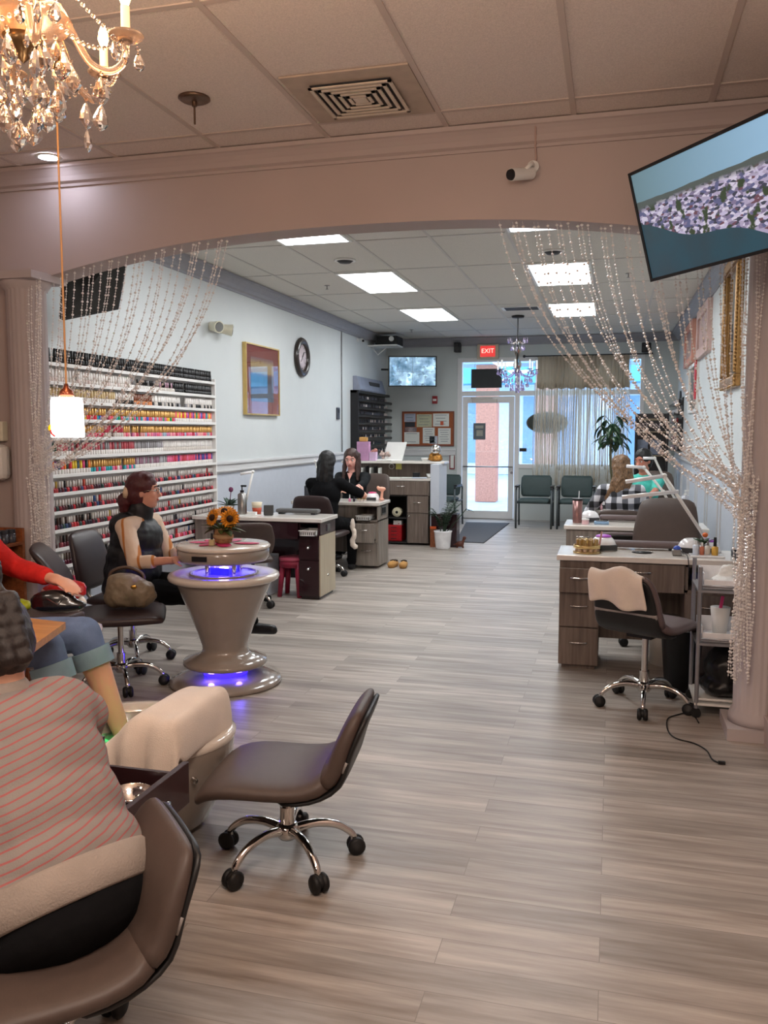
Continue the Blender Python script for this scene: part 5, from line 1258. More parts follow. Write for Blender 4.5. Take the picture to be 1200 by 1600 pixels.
# --- person in the black vest at the round table
m_sleeve = bpy.data.materials.new('striped_knit')
def stripe_mat(name, base, line, dirv, period, duty, rough=0.9, second=None, off=0.0):
    m, nt, b = nodes_mat(name, rough)
    tc = nt.nodes.new('ShaderNodeTexCoord'); dp = nt.nodes.new('ShaderNodeVectorMath'); dp.operation = 'DOT_PRODUCT'; dp.inputs[1].default_value = dirv
    nt.links.new(tc.outputs['Object'], dp.inputs[0])
    nz = nt.nodes.new('ShaderNodeTexNoise'); nz.inputs['Scale'].default_value = 7; nt.links.new(tc.outputs['Object'], nz.inputs['Vector'])
    ad = nt.nodes.new('ShaderNodeMath'); ad.operation = 'MULTIPLY_ADD'; ad.inputs[1].default_value = 0.012; nt.links.new(nz.outputs[0], ad.inputs[0]); nt.links.new(dp.outputs['Value'], ad.inputs[2])
    dv = nt.nodes.new('ShaderNodeMath'); dv.operation = 'MULTIPLY_ADD'; dv.inputs[1].default_value = 1 / period; dv.inputs[2].default_value = off; nt.links.new(ad.outputs[0], dv.inputs[0])
    fr_ = nt.nodes.new('ShaderNodeMath'); fr_.operation = 'FRACT'; nt.links.new(dv.outputs[0], fr_.inputs[0])
    rp = nt.nodes.new('ShaderNodeValToRGB'); rp.color_ramp.interpolation = 'LINEAR'; e = rp.color_ramp.elements
    e[0].position = 0.0; e[0].color = lin(base); e[1].position = 1.0; e[1].color = lin(base)
    c0 = 0.5 - duty / 2; c1 = 0.5 + duty / 2
    for p_, c in ((c0 - 0.03, base), (c0 + 0.01, line), (c1 - 0.01, line), (c1 + 0.03, base)):
        x = e.new(p_); x.color = lin(c)
    nt.links.new(fr_.outputs[0], rp.inputs[0])
    n2 = nt.nodes.new('ShaderNodeTexNoise'); n2.inputs['Scale'].default_value = 260; nt.links.new(tc.outputs['Object'], n2.inputs['Vector'])
    bp = nt.nodes.new('ShaderNodeBump'); bp.inputs['Strength'].default_value = 0.25; bp.inputs['Distance'].default_value = 0.004; nt.links.new(n2.outputs[0], bp.inputs['Height']); nt.links.new(bp.outputs[0], b.inputs['Normal'])
    nt.links.new(rp.outputs[0], b.inputs['Base Color'])
    return m
bpy.data.materials.remove(m_sleeve)
m_vestm = pm('black_quilted_nylon', (20, 20, 23), rough=0.5, var=0.05, bump=0.2, bscale=30)
p = person('seated person with dark red hair in a bun, glasses, black vest and striped sleeves', (-2.98, 4.86, 0.505), math.radians(-88), math.radians(8),
           hands=((-2.52, 4.55, 0.735), (-2.58, 4.86, 0.78)), feet=((-2.52, 5.10, 0.0), (-2.24, 5.06, 0.20)), s=0.97, skin=(206, 150, 128), head_yaw=math.radians(18), head_pitch=math.radians(2),
           top=stripe_mat('cream_striped_knit', (206, 182, 160), (176, 110, 52), (0.9, 0.25, 0.2), 0.085, 0.16), sleeve=0.72, trouser=m_blackcloth, shoe=pm('black_shoe', (24, 24, 26), rough=0.4),
           elbow=((0.5, -0.5, -0.9), (-0.5, -0.5, -0.9)), curl=(0.35, 0.3), voxel=0.008, girth=1.10, width=1.08, knee=((0.0, 0.6, 1), (0.1, 0.6, 1)))
m = MB(); s = p['s']
for c, r in (((0, 0.0, 0.10), (0.212, 0.172, 0.16)), ((0, 0.0, 0.20), (0.205, 0.170, 0.18)), ((0, 0.0, 0.33), (0.196, 0.158, 0.15)), ((0, 0, 0.0), (0.215, 0.178, 0.12))): m.ell(p['P'] + p['F'](p['up'] * c[2]), r, 20, 12, R=p['RB'])
m.caps(p['P'] + p['F']((-0.10, 0, 0.42)), p['P'] + p['F']((0.10, 0.0, 0.42)), 0.082)
m.caps(p['nk'] + V((0, 0, -0.02)), p['nk'] + V((0, 0, 0.045)), 0.078, 0.080)
blob('vest', m, m_vestm, p['t'], 0.009, 3, 0.010, 11)
m = MB(); hair_cap(m, p, puff=1.04)
strands(m, p, lambda u: (-0.07 + 0.14 * u, 0.05 - 0.05 * abs(u - 0.5), 0.10), lambda u: (-0.07, 0.012 * (u - 0.5), -0.015), 0.022, 0.02, 8, 3, 0.02)
bun = p['hc'] + p['H']((0.005, -0.125, -0.055)); m.ell(bun, (0.050, 0.046, 0.062), 14, 10); m.ell(bun + V((0.02, 0, 0.03)), (0.04, 0.04, 0.04), 12, 8); m.ell(bun + V((-0.005, 0, -0.05)), (0.035, 0.035, 0.05), 12, 8)
blob('hair', m, hairm('dark_red_hair', (72, 24, 26)), p['t'], 0.008, 2, 0.006, 30)
hcp = MB(); hcp.tube([p['hc'] + p['H'](v) for v in ((0.03, -0.105, 0.035), (0.05, -0.105, 0.0), (0.045, -0.115, -0.03))], [0.016, 0.024, 0.014], 10); hcp.build('hair_clip', pm('pearl_clip', (206, 180, 150), rough=0.25), p['t'])
g = MB()
for sd in (1, -1):
    c = V((sd * 0.033, 0.098, 0.006)); g.tube([p['hc'] + p['H'](c + V((0.026 * math.cos(a * PI / 8), -0.004 * abs(math.cos(a * PI / 8)), 0.019 * math.sin(a * PI / 8)))) for a in range(17)], 0.0016, 6, cap=False)
    g.tube([p['hc'] + p['H'](v) for v in ((sd * 0.059, 0.094, 0.01), (sd * 0.080, 0.04, 0.012), (sd * 0.084, -0.01, 0.005))], 0.0018, 6)
g.tube([p['hc'] + p['H'](v) for v in ((-0.008, 0.099, 0.01), (0.008, 0.099, 0.01))], 0.0016, 6)
g.build('glasses', pm('thin_metal_glasses', (150, 140, 130), rough=0.2, metal=0.8), p['t'])

# --- long haired worker at the far left desk, back to the room
p = person('seated person with long black hair and black top, back turned, holding a hand', (-2.90, 8.46, 0.55), math.radians(4), math.radians(12),
           hands=((-2.62, 8.92, 0.84), (-2.95, 8.95, 0.82)), feet=((-2.72, 8.86, 0.0), (-3.0, 8.9, 0.0)), s=0.98, skin=(214, 160, 136), head_pitch=math.radians(-18), top=m_blackcloth, sleeve=0.42,
           trouser=m_blackcloth, shoe=pm('black_shoe', (24, 24, 26)), voxel=0.011, elbow=((1.0, -0.3, -0.5), (-0.9, -0.3, -0.7)), palm=((-1, 0, 0), (0, 0, -1)))
m = MB(); hair_cap(m, p, puff=1.06)
strands(m, p, lambda u: (-0.075 + 0.15 * u, -0.04 - 0.05 * math.sin(PI * u), 0.0), lambda u: (-0.10 + 0.20 * u, -0.09 + 0.02 * math.sin(9 * u), -0.30 - 0.04 * math.sin(7 * u)), 0.034, 0.022, 9, 5)
blob('hair', m, hairm('black_hair', (12, 11, 12)), p['t'], 0.010, 2, 0.006, 25)
# --- person facing the room across that desk
p = person('seated person in dark zip top facing the room at the grey left desk', (-3.00, 9.90, 0.54), math.radians(176), math.radians(9),
           hands=((-3.05, 9.32, 0.80), (-2.74, 9.12, 0.86)), feet=((-3.1, 9.55, 0.0), (-2.9, 9.52, 0.0)), s=1.0, skin=(232, 170, 156), head_pitch=math.radians(-16), head_yaw=math.radians(8), top=fabric('charcoal_zip_top', (26, 28, 30)), sleeve=0.96,
           trouser=m_blackcloth, shoe=pm('black_shoe', (24, 24, 26)), voxel=0.011, palm=((0, 0, -1), (0, 0, -1)))
m = MB(); hair_cap(m, p, puff=1.0)
for sd in (-1, 1):
    strands(m, p, lambda u: (sd * (0.060 + 0.02 * u), -0.02 - 0.05 * u, 0.04), lambda u: (-sd * (0.088 + 0.015 * u), -0.05 + 0.06 * u, -0.24), 0.028, 0.020, 4, 7 + sd, 0.012)
blob('hair', m, hairm('brown_hair', (58, 36, 30)), p['t'], 0.010, 2, 0.005, 25)
z = MB(); z.tube([p['ch'] + p['F']((0, 0.128, -0.10)), p['ch'] + p['F']((0, 0.128, 0.10))], 0.004); z.build('zip', m_steel, p['t'])
m = MB().add([p['ch'] + p['F'](v) for v in ((-0.035, 0.112, 0.17), (0.035, 0.112, 0.17), (0.0, 0.130, 0.09))], [(0, 1, 2)])
m.build('neckline_skin', p['sk'], p['t'])

# --- person in the checked shirt
def plaid_mat():
    m, nt, b = nodes_mat('black_white_check', 0.9)
    tc = nt.nodes.new('ShaderNodeTexCoord'); sp = nt.nodes.new('ShaderNodeSeparateXYZ'); nz = nt.nodes.new('ShaderNodeTexNoise'); nz.inputs['Scale'].default_value = 4
    va = nt.nodes.new('ShaderNodeVectorMath'); va.operation = 'MULTIPLY_ADD'; va.inputs[1].default_value = (0.06, 0.06, 0.06)
    nt.links.new(tc.outputs['Object'], nz.inputs['Vector']); nt.links.new(nz.outputs['Color'], va.inputs[0]); nt.links.new(tc.outputs['Object'], va.inputs[2]); nt.links.new(va.outputs[0], sp.inputs[0])
    outs = []
    for ax, per in (('X', 0.105), ('Z', 0.115)):
        d = nt.nodes.new('ShaderNodeMath'); d.operation = 'DIVIDE'; d.inputs[1].default_value = per; nt.links.new(sp.outputs[ax], d.inputs[0])
        f = nt.nodes.new('ShaderNodeMath'); f.operation = 'FRACT'; nt.links.new(d.outputs[0], f.inputs[0])
        g_ = nt.nodes.new('ShaderNodeMath'); g_.operation = 'GREATER_THAN'; g_.inputs[1].default_value = 0.5; nt.links.new(f.outputs[0], g_.inputs[0]); outs.append(g_.outputs[0])
    a = nt.nodes.new('ShaderNodeMath'); a.operation = 'ADD'; nt.links.new(outs[0], a.inputs[0]); nt.links.new(outs[1], a.inputs[1])
    h = nt.nodes.new('ShaderNodeMath'); h.operation = 'MULTIPLY'; h.inputs[1].default_value = 0.5; nt.links.new(a.outputs[0], h.inputs[0])
    rp = nt.nodes.new('ShaderNodeValToRGB'); rp.color_ramp.interpolation = 'CONSTANT'; e = rp.color_ramp.elements; e[0].position = 0; e[0].color = lin((26, 26, 30)); e[1].position = 0.75; e[1].color = lin((214, 216, 222)); x = e.new(0.25); x.color = lin((104, 106, 114))
    nt.links.new(h.outputs[0], rp.inputs[0]); nt.links.new(rp.outputs[0], b.inputs['Base Color'])
    return m
p = person('seated person in a black and white checked shirt with long wavy light brown hair', (0.14, 8.30, 0.55), math.radians(6), math.radians(10),
           hands=((0.26, 8.66, 0.80), (-0.12, 8.68, 0.80)), feet=((0.2, 8.7, 0.0), (0.0, 8.7, 0.0)), s=0.96, skin=(214, 164, 140), head_pitch=math.radians(-16), head_yaw=0.2, top=plaid_mat(), sleeve=0.97,
           trouser=m_blackcloth, shoe=pm('black_shoe', (24, 24, 26)), voxel=0.011, girth=1.1, width=1.0, side_lean=-0.10, elbow=((0.7, -0.1, -0.9), (-0.7, -0.1, -0.9)))
m = MB(); hair_cap(m, p, puff=1.05)
strands(m, p, lambda u: (-0.075 + 0.15 * u, -0.05 - 0.045 * math.sin(PI * u), -0.01), lambda u: (-0.13 + 0.19 * u, -0.11 + 0.02 * math.sin(9 * u), -0.27 - 0.05 * math.sin(5 * u)), 0.034, 0.032, 11, 15, 0.045)
blob('hair', m, pm('ombre_brown_hair', (120, 92, 66), rough=0.5, var=0.45, scale=16, stretch=(8, 8, 2), bump=0.3, bscale=30), p['t'], 0.010, 2, 0.010, 22)
# --- person in the teal top
p = person('seated person in teal top with short black hair at the far right desk', (0.34, 9.70, 0.55), math.radians(168), math.radians(4),
           hands=((0.02, 9.06, 0.80), (0.34, 9.02, 0.80)), feet=((0.2, 9.32, 0.0), (0.42, 9.32, 0.0)), s=1.0, skin=(196, 128, 108), head_yaw=math.radians(-25), head_pitch=math.radians(-12), top=fabric('teal_cloth', (84, 190, 176)), sleeve=0.4,
           trouser=m_blackcloth, shoe=pm('black_shoe', (24, 24, 26)), voxel=0.011)
m = MB(); hair_cap(m, p, puff=1.02); blob('hair', m, hairm('black_hair', (12, 11, 12)), p['t'], 0.010, 2, 0.006, 30)

# --- pedicure customer
m_denim = pm('faded_denim', (92, 110, 140), rough=0.9, var=0.16, scale=7, bump=0.25, bscale=350)
m_coral = fabric('red_knit', (196, 44, 40))
p = person('seated person in red top and rolled up jeans, bare feet in the footbath', (-2.52, 2.86, 0.64), math.radians(-92), math.radians(-14),
           hands=((-2.30, 2.58, 0.86), (-2.36, 3.20, 0.86)), feet=((-1.92, 2.74, 0.20), (-1.90, 2.99, 0.20)), s=1.04, skin=(216, 160, 132), top=m_coral, sleeve=0.92, trouser=m_denim, trouser_to=0.26,
           voxel=0.008, girth=1.08, curl=(0.4, 0.55), elbow=((1, -0.4, -0.6), (-1, -0.4, -0.6)), knee=((0.02, 0.3, 1), (-0.02, 0.3, 1)))
for i in range(2):
    e = p['kn'][i] + (p['an'][i] - p['kn'][i]) * 0.16; e2 = p['kn'][i] + (p['an'][i] - p['kn'][i]) * 0.32; d = (e2 - e).normalized()
    MB().cyl(e, e2, 0.079, 0.077, 28, caps=True).build('rolled_cuff', pm('denim_cuff', (120, 144, 156), rough=0.9, var=0.08, bump=0.2, bscale=300), p['t'], bevel=0.008)
m = MB(); hair_cap(m, p); blob('hair', m, hairm('brown_hair', (58, 36, 30)), p['t'], 0.012, 2, 0.005, 25)

# --- pedicure technician, back to the viewer
m_card = stripe_mat('pink_striped_cardigan', (134, 127, 122), (158, 90, 90), (-0.38, -0.10, 1.0), 0.019, 0.20)
p = person('person from behind in a grey cardigan with thin pink stripes bending over the footbath', (-1.22, 1.66, 0.42), math.radians(62), math.radians(36),
           hands=((-1.66, 2.20, 0.46), (-1.74, 2.06, 0.44)), feet=((-1.58, 1.82, 0.0), (-1.64, 1.58, 0.0)), s=0.98, skin=(206, 158, 134), head_pitch=math.radians(-32), top=m_card, sleeve=0.9, extra=((0.40, -0.02, 0.0, (0.20, 0.13, 0.12)), (0.44, -0.01, 0.10, (0.13, 0.10, 0.10)), (0.44, -0.01, -0.10, (0.13, 0.10, 0.10)), (0.30, 0, 0, (0.205, 0.155, 0.17)), (0.18, 0, 0, (0.205, 0.165, 0.17)), (0.07, 0, 0, (0.215, 0.175, 0.13))), seat=((-0.06, -0.01, 0.0, (0.222, 0.188, 0.105)),),
           trouser=m_blackcloth, shoe=pm('black_shoe', (24, 24, 26)), voxel=0.008, girth=1.20, width=1.15, elbow=((0.2, 0.5, -0.9), (-0.4, 0.2, -0.9)))
m = MB(); RBm = p['RB']
m.rings([[p['P'] + p['F'](p['up'] * h) + RBm @ V((rx * math.cos(a * PI / 16), ry * math.sin(a * PI / 16), 0)) for a in range(32)] for h, rx, ry in ((-0.045, 0.225, 0.192), (-0.04, 0.234, 0.200), (0.0, 0.236, 0.200), (0.035, 0.230, 0.194), (0.045, 0.218, 0.184))], cap=True)
m.build('hem_band', pm('grey_rib_knit', (146, 135, 126), rough=0.9, bump=0.3, bscale=200), p['t'])
m = MB().caps(p['nk'] + V((0, 0, -0.01)), p['nk'] + V((0, 0, 0.035)), 0.078, 0.070); blob('collar', m, pm('grey_rib_knit', (164, 150, 138)), p['t'], 0.007, 2)
m = MB(); hair_cap(m, p, puff=1.03)
for k in range(6):
    u = k / 5; c = p['hc'] + p['H']((0.0, -0.115 + 0.02 * u, 0.08 - 0.15 * u)); m.ell(c + p['H']((0.018, 0, 0)), (0.030, 0.026, 0.024), 10, 8); m.ell(c - p['H']((0.018, 0, 0)), (0.030, 0.026, 0.024), 10, 8)
m.caps(p['hc'] + p['H']((0, -0.09, 0.10)), p['hc'] + p['H']((0.02, -0.11, 0.19)), 0.022, 0.008)
blob('hair', m, hairm('black_brown_hair', (34, 26, 24)), p['t'], 0.007, 2, 0.004, 45)

# ======================= round drying table =======================
TX, TY = -2.215, 4.62
m_pearl = pm('taupe_gelcoat', (146, 135, 125), rough=0.22, var=0.02, coat=0.6)
m_pearl_w = pm('cream_gelcoat', (206, 196, 184), rough=0.2, var=0.02, coat=0.5)
t = thing('drying_table', 'round pedestal table of two tiers glowing blue inside', 'table', (TX, TY, 0))
MB().lathe([(0, 0.0), (0.325, 0.0), (0.335, 0.012), (0.325, 0.03), (0.26, 0.048), (0.215, 0.055), (0, 0.056)], n=72).build('base_disc', m_pearl, t)
m_blue = pm('blue_led', (40, 30, 230), emit=10.0, ecol=(70, 50, 255), var=0)
MB().lathe([(0, 0.056), (0.13, 0.056), (0.13, 0.115), (0, 0.115)], n=48).build('light_ring', pm('blue_led_dim', (40, 30, 200), emit=2.6, ecol=(50, 30, 255), var=0), t)
MB().lathe([(0, 0.112), (0.235, 0.112), (0.25, 0.125), (0.245, 0.145), (0.19, 0.165), (0.150, 0.182), (0.134, 0.205), (0.136, 0.23), (0.155, 0.29), (0.195, 0.40), (0.235, 0.50), (0.272, 0.59), (0.29, 0.63), (0, 0.63)], n=72).build('funnel_pedestal', m_pearl, t)
MB().lathe([(0, 0.622), (0.31, 0.622), (0.325, 0.632), (0.33, 0.648), (0.322, 0.662), (0.29, 0.668), (0.275, 0.662), (0, 0.655)], n=72).build('lower_tray', m_pearl_w, t)
MB().lathe([(0.20, 0.659), (0.205, 0.666), (0.19, 0.668), (0.185, 0.660)], n=60, cap=False).build('tray_groove', m_pearl, t)
for k in range(4):
    a = PI / 4 + k * PI / 2 + 0.2; MB().cyl((0.11 * math.cos(a), 0.11 * math.sin(a), 0.655), (0.11 * math.cos(a), 0.11 * math.sin(a), 0.735), 0.014).build('post', m_chrome, t)
MB().box(-0.06, 0.06, -0.06, 0.06, 0.657, 0.70).build('lamp_box', pm('led_housing', (90, 90, 160), rough=0.2), t)
MB().lathe([(0, 0.732), (0.10, 0.732), (0.22, 0.735), (0.262, 0.745), (0.27, 0.765), (0.27, 0.805), (0.262, 0.815), (0, 0.816)], n=72).build('upper_drum', m_pearl, t)
MB().lathe([(0, 0.812), (0.268, 0.812), (0.277, 0.820), (0.277, 0.828), (0.265, 0.838), (0, 0.840)], n=72).build('upper_top', m_pearl_w, t)
MB().lathe([(0.05, 0.7305), (0.13, 0.7305), (0.13, 0.728), (0.05, 0.728)], n=48, cap=False).build('light_ring', m_blue, t)
MB().box(-0.045, 0.045, -0.006, 0.006, -0.014, 0.014).build('name_plate', m_black, t, (-0.02, -0.271, 0.782))
pp = MB()
for a, L in ((0.1, 0.20), (1.5, 0.16), (2.6, 0.14), (3.3, 0.18), (4.3, 0.14), (5.2, 0.16)):
    pp.ell((math.cos(a) * L * 0.7, math.sin(a) * L * 0.7, 0.0405), (0.085, 0.042, 0.0028), 16, 6, R=Matrix.Rotation(a, 3, 'Z'))
for i in range(len(pp.v)): pp.v[i] = (pp.v[i][0], pp.v[i][1], pp.v[i][2] + 0.8035)
pp.build('pink_flower_motif', pm('hot_pink', (206, 40, 104), rough=0.35), t)
bulb_light('table_led', (TX, TY - 0.0, 0.715), 6.5, (0.22, 0.16, 1.0), 0.03)
bulb_light('table_led', (TX, TY - 0.20, 0.085), 0.9, (0.12, 0.08, 1.0), 0.02)
bulb_light('table_led', (TX + 0.15, TY - 0.13, 0.085), 0.6, (0.12, 0.08, 1.0), 0.02)
# sunflowers in a wrapped pot
def leafshape(m, base, dirv, upv, L, W, mi=0, fold=0.2, n=6, droop=0.3):
    d = V(dirv).normalized(); u = V(upv); u = (u - d * u.dot(d)).normalized(); x = d.cross(u); rs = []
    for i in range(n + 1):
        s_ = i / n; w = W * math.sin(PI * min(0.98, s_ * 0.92 + 0.06)) ** 0.8; c = V(base) + d * L * s_ - u * droop * L * s_ * s_
        rs.append([c - x * w + u * fold * w, c + u * 0.001, c + x * w + u * fold * w, c - u * 0.0015])
    m.rings(rs, mi, True)
t = thing('flower_pot', 'small tan pot of artificial sunflowers on the round table', 'flowers', (TX + 0.015, TY - 0.03, 0.842))
MB().lathe([(0, 0), (0.040, 0), (0.052, 0.015), (0.056, 0.05), (0.050, 0.08), (0.053, 0.085), (0.053, 0.09), (0.044, 0.09), (0, 0.085)], n=24).build('pot', pm('burlap', (150, 116, 80), rough=0.9, var=0.2, scale=50, bump=0.4, bscale=160), t)
MB().lathe([(0.053, 0.03), (0.060, 0.034), (0.060, 0.052), (0.054, 0.056)], n=24, cap=False).build('ribbon', pm('tan_ribbon', (176, 148, 108), rough=0.8), t)
lf = MB(); random.seed(4)
for k in range(24):
    a = random.random() * 2 * PI; e = random.uniform(-0.1, 0.9); leafshape(lf, (0.02 * math.cos(a), 0.02 * math.sin(a), 0.085), (math.cos(a), math.sin(a), e), (0, 0, 1), random.uniform(0.07, 0.12), 0.024)
lf.build('leaves', pm('sunflower_leaf', (66, 76, 30), rough=0.6, var=0.25, scale=20), t)
for k, (c, n_) in enumerate((((-0.045, -0.04, 0.155), (-0.5, -0.9, 0.35)), ((0.055, -0.03, 0.15), (0.55, -0.85, 0.2)), ((0.0, 0.02, 0.185), (0.1, -0.5, 1.0)), ((-0.07, 0.03, 0.15), (-1, 0.1, 0.4)), ((0.02, 0.07, 0.16), (0.3, 1, 0.4)))):
    n_ = V(n_).normalized(); a1 = n_.orthogonal().normalized(); a2 = n_.cross(a1); pt = MB()
    for j in range(18):
        for rr, off in ((0.046, 0), (0.038, PI / 18)):
            a = j * PI / 9 + off; leafshape(pt, V(c) + (a1 * math.cos(a) + a2 * math.sin(a)) * 0.012, a1 * math.cos(a) + a2 * math.sin(a) + n_ * 0.25, n_, rr, 0.008, n=4, droop=0.1)
    f_ = pt.build('sunflower', pm('sunflower_petal', (226, 140, 24), rough=0.6, var=0.25, scale=60), t)
    MB().ell(V(c) + n_ * 0.006, 0.020, 12, 8).build('flower_centre', pm('sunflower_heart', (54, 32, 18), rough=0.9, var=0.3, scale=80, bump=0.4), f_)
    MB().tube([V(c), V((c[0] * 0.3, c[1] * 0.3, 0.09))], 0.004).build('stem', MATS['sunflower_leaf'], f_)
t = thing('polish_bottle_sample', 'small square cream bottle with a black cap before the sunflower pot', 'nail polish', (TX - 0.005, TY - 0.14, 0.843))
MB().box(-0.016, 0.016, -0.012, 0.012, 0, 0.036).build('bottle', pm('cream_bottle', (190, 170, 130), rough=0.2), t, bevel=0.004)
MB().cyl((0, 0, 0.036), (0, 0, 0.072), 0.008, 0.006).build('cap', m_black, t)

# ======================= bead curtains =======================
m_bead = pm('clear_acrylic_bead', (246, 240, 236), rough=0.10, var=0.0, trans=0.15, ior=1.6)
def bead_curtain(name, label, tops, tie, sag, tail, seed):
    rnd = random.Random(seed); m = MB()
    def bead(c, r):
        m.add([(c.x, c.y, c.z + r), (c.x, c.y, c.z - r)] + [(c.x + r * math.cos(k * PI / 3), c.y + r * math.sin(k * PI / 3), c.z + 0.35 * r) for k in range(6)] + [(c.x + r * math.cos(k * PI / 3 + 0.5), c.y + r * math.sin(k * PI / 3 + 0.5), c.z - 0.35 * r) for k in range(6)],
              [(0, 2 + k, 2 + (k + 1) % 6) for k in range(6)] + [(1, 8 + (k + 1) % 6, 8 + k) for k in range(6)] + [(2 + k, 8 + k, 8 + (k + 1) % 6, 2 + (k + 1) % 6) for k in range(6)], 0, False)
    def strand(pts, start=0.0, big=0.0075):
        # beads at even spacing along a polyline
        d = start; acc = 0.0; k = 0; th = []
        for i in range(len(pts) - 1):
            seg = (pts[i + 1] - pts[i]); L = seg.length
            while d <= acc + L:
                c = pts[i] + seg * ((d - acc) / L); j = k % 3
                bead(c + V((rnd.uniform(-.001, .001), rnd.uniform(-.001, .001), 0)), big * rnd.uniform(0.9, 1.1) if j == 0 else 0.0038); d += 0.0165; k += 1
            acc += L
        m.tube(pts, 0.0011, 4)
    for i, (x, z) in enumerate(tops):
        tx = tie[0] + rnd.uniform(-0.05, 0.05); tz = tie[2] + rnd.uniform(-0.10, 0.10); ty = tie[1] + rnd.uniform(-0.02, 0.03)
        p0 = V((x, 4.55 + rnd.uniform(-0.02, 0.02), z)); p2 = V((tx, ty, tz)); p1 = V((x + (tx - x) * 0.14, 4.5, z + (tz - z) * sag * rnd.uniform(0.96, 1.04)))
        strand(bez(p0, p1, p2, 22), rnd.random() * 0.03)
    for k in range(tail[0]):
        x0 = tie[0] + rnd.uniform(-tail[1], tail[1]); y0 = tie[1] + rnd.uniform(-0.03, 0.015); zt = tie[2] + rnd.uniform(-0.12, 0.18); zb = tail[2] + rnd.uniform(-0.02, 0.30) * (k / tail[0])
        strand([V((x0 + tail[3] * u + 0.012 * math.sin(5 * u + k), y0, zt + (zb - zt) * u)) for u in [j / 10 for j in range(11)]], rnd.random() * 0.03, 0.0070)
    for k in range(tail[4]):   # strands that fall from the arch beside the column down to the tie
        x0 = tie[0] + tail[5] + rnd.uniform(-0.04, 0.05); zt = tail[6]
        strand([V((x0 + (tie[0] - x0) * u ** 1.5 + 0.015 * math.sin(3 * u + k), tie[1] + 0.05 * (1 - u) + rnd.uniform(-0.004, 0.004), zt + (tie[2] - zt) * u)) for u in [j / 10 for j in range(11)]], rnd.random() * 0.03, 0.0065)
    return tag(m.build(name, m_bead), label, 'bead curtain', kind='stuff')
L_tops = []
rr = random.Random(2)
for k in range(21):
    x = -3.28 + (1.16) * (k / 20) + rr.uniform(-0.012, 0.012); L_tops.append((x, arch_z(x) - 0.005)); 
    if k % 3 == 1: L_tops.append((x + 0.02, arch_z(x) - 0.005))
bead_curtain('bead_curtain', 'clear bead strands swept from the arch to the left column', L_tops, (-3.29, 4.37, 1.30), 0.72, (26, 0.055, 0.62, 0.03, 9, -0.02, 2.40), 5)
R_tops = []
for k in range(22):
    x = -0.58 + 1.17 * (k / 21) + rr.uniform(-0.012, 0.012); R_tops.append((x, arch_z(x) - 0.005))
    if k % 2 == 1: R_tops.append((x + 0.02, arch_z(x) - 0.005))
bead_curtain('bead_curtain', 'clear bead strands swept from the arch to the right column', R_tops, (0.62, 4.33, 1.14), 0.64, (24, 0.045, 0.30, 0.0, 5, 0.0, 2.40), 6)

# ======================= chandeliers =======================
m_cryst = pm('cut_crystal', (255, 240, 226), rough=0.02, var=0.0, trans=1.0, ior=1.55)
m_crystp = pm('lilac_crystal', (196, 180, 226), rough=0.04, var=0.0, trans=0.8, ior=1.5)
m_frost = pm('pressed_glass', (255, 226, 200), rough=0.18, var=0.0, trans=0.85, ior=1.45)
def drop_mesh(name, L, W, mat):
    m = MB()
    for z0, z1, w0, w1, w2 in ((0, -L, 0.15, 1.0, 0.0),):
        rs = []
        for z, w in ((0, 0.12), (-0.15, 0.45), (-0.45, 0.85), (-0.70, 1.0), (-0.88, 0.62), (-1.0, 0.08)): rs.append([(W * w * math.cos(k * PI / 4), W * w * 0.55 * math.sin(k * PI / 4), L * z) for k in range(8)])
        m.rings(rs, 0, False)
    m.ell((0, 0, 0.010), 0.0065, 8, 6)
    me = bpy.data.meshes.new(name); me.from_pydata(m.v, [], m.f); me.materials.append(mat); me.update(); return me
me_big = drop_mesh('crystal_drop', 0.072, 0.024, m_cryst); me_small = drop_mesh('crystal_drop_small', 0.048, 0.015, m_cryst); me_lil = drop_mesh('lilac_drop', 0.055, 0.017, m_crystp)
def put(parent, me, loc, rz=0.0, name='crystal_drop', sc=1.0):
    o = bpy.data.objects.new(name, me); COL.objects.link(o); o.parent = parent; o.location = loc; o.rotation_euler = (0.08 * math.sin(loc[0] * 99), 0.08 * math.cos(loc[1] * 77), rz); o.scale = (sc, sc, sc); return o
t = thing('chandelier', 'lit crystal chandelier with candle arms hanging at the top left', 'chandelier', (-1.50, 2.0, 0.045), 0.25)
m_brass = pm('antique_brass', (120, 96, 66), rough=0.3, metal=0.9)
MB().lathe([(0, 2.99), (0.06, 2.99), (0.055, 2.975), (0.015, 2.96), (0.008, 2.95)], n=24).cyl((0, 0, 2.97), (0, 0, 2.74), 0.006).build('ceiling_rod', m_brass, t)
MB().lathe([(0, 2.76), (0.018, 2.755), (0.03, 2.72), (0.014, 2.69), (0.034, 2.65), (0.045, 2.61), (0.02, 2.57), (0.028, 2.54), (0.05, 2.51), (0.03, 2.48), (0.0, 2.47)], n=16).build('glass_column', m_frost, t)
MB().lathe([(0.0, 2.475), (0.06, 2.475), (0.115, 2.50), (0.125, 2.515), (0.118, 2.515), (0.06, 2.483), (0, 2.48)], n=24).build('bobeche_dish', m_frost, t)
MB().lathe([(0, 2.478), (0.05, 2.47), (0.035, 2.445), (0.012, 2.43), (0.016, 2.42), (0.0, 2.405)], n=20).build('finial', m_brass, t)
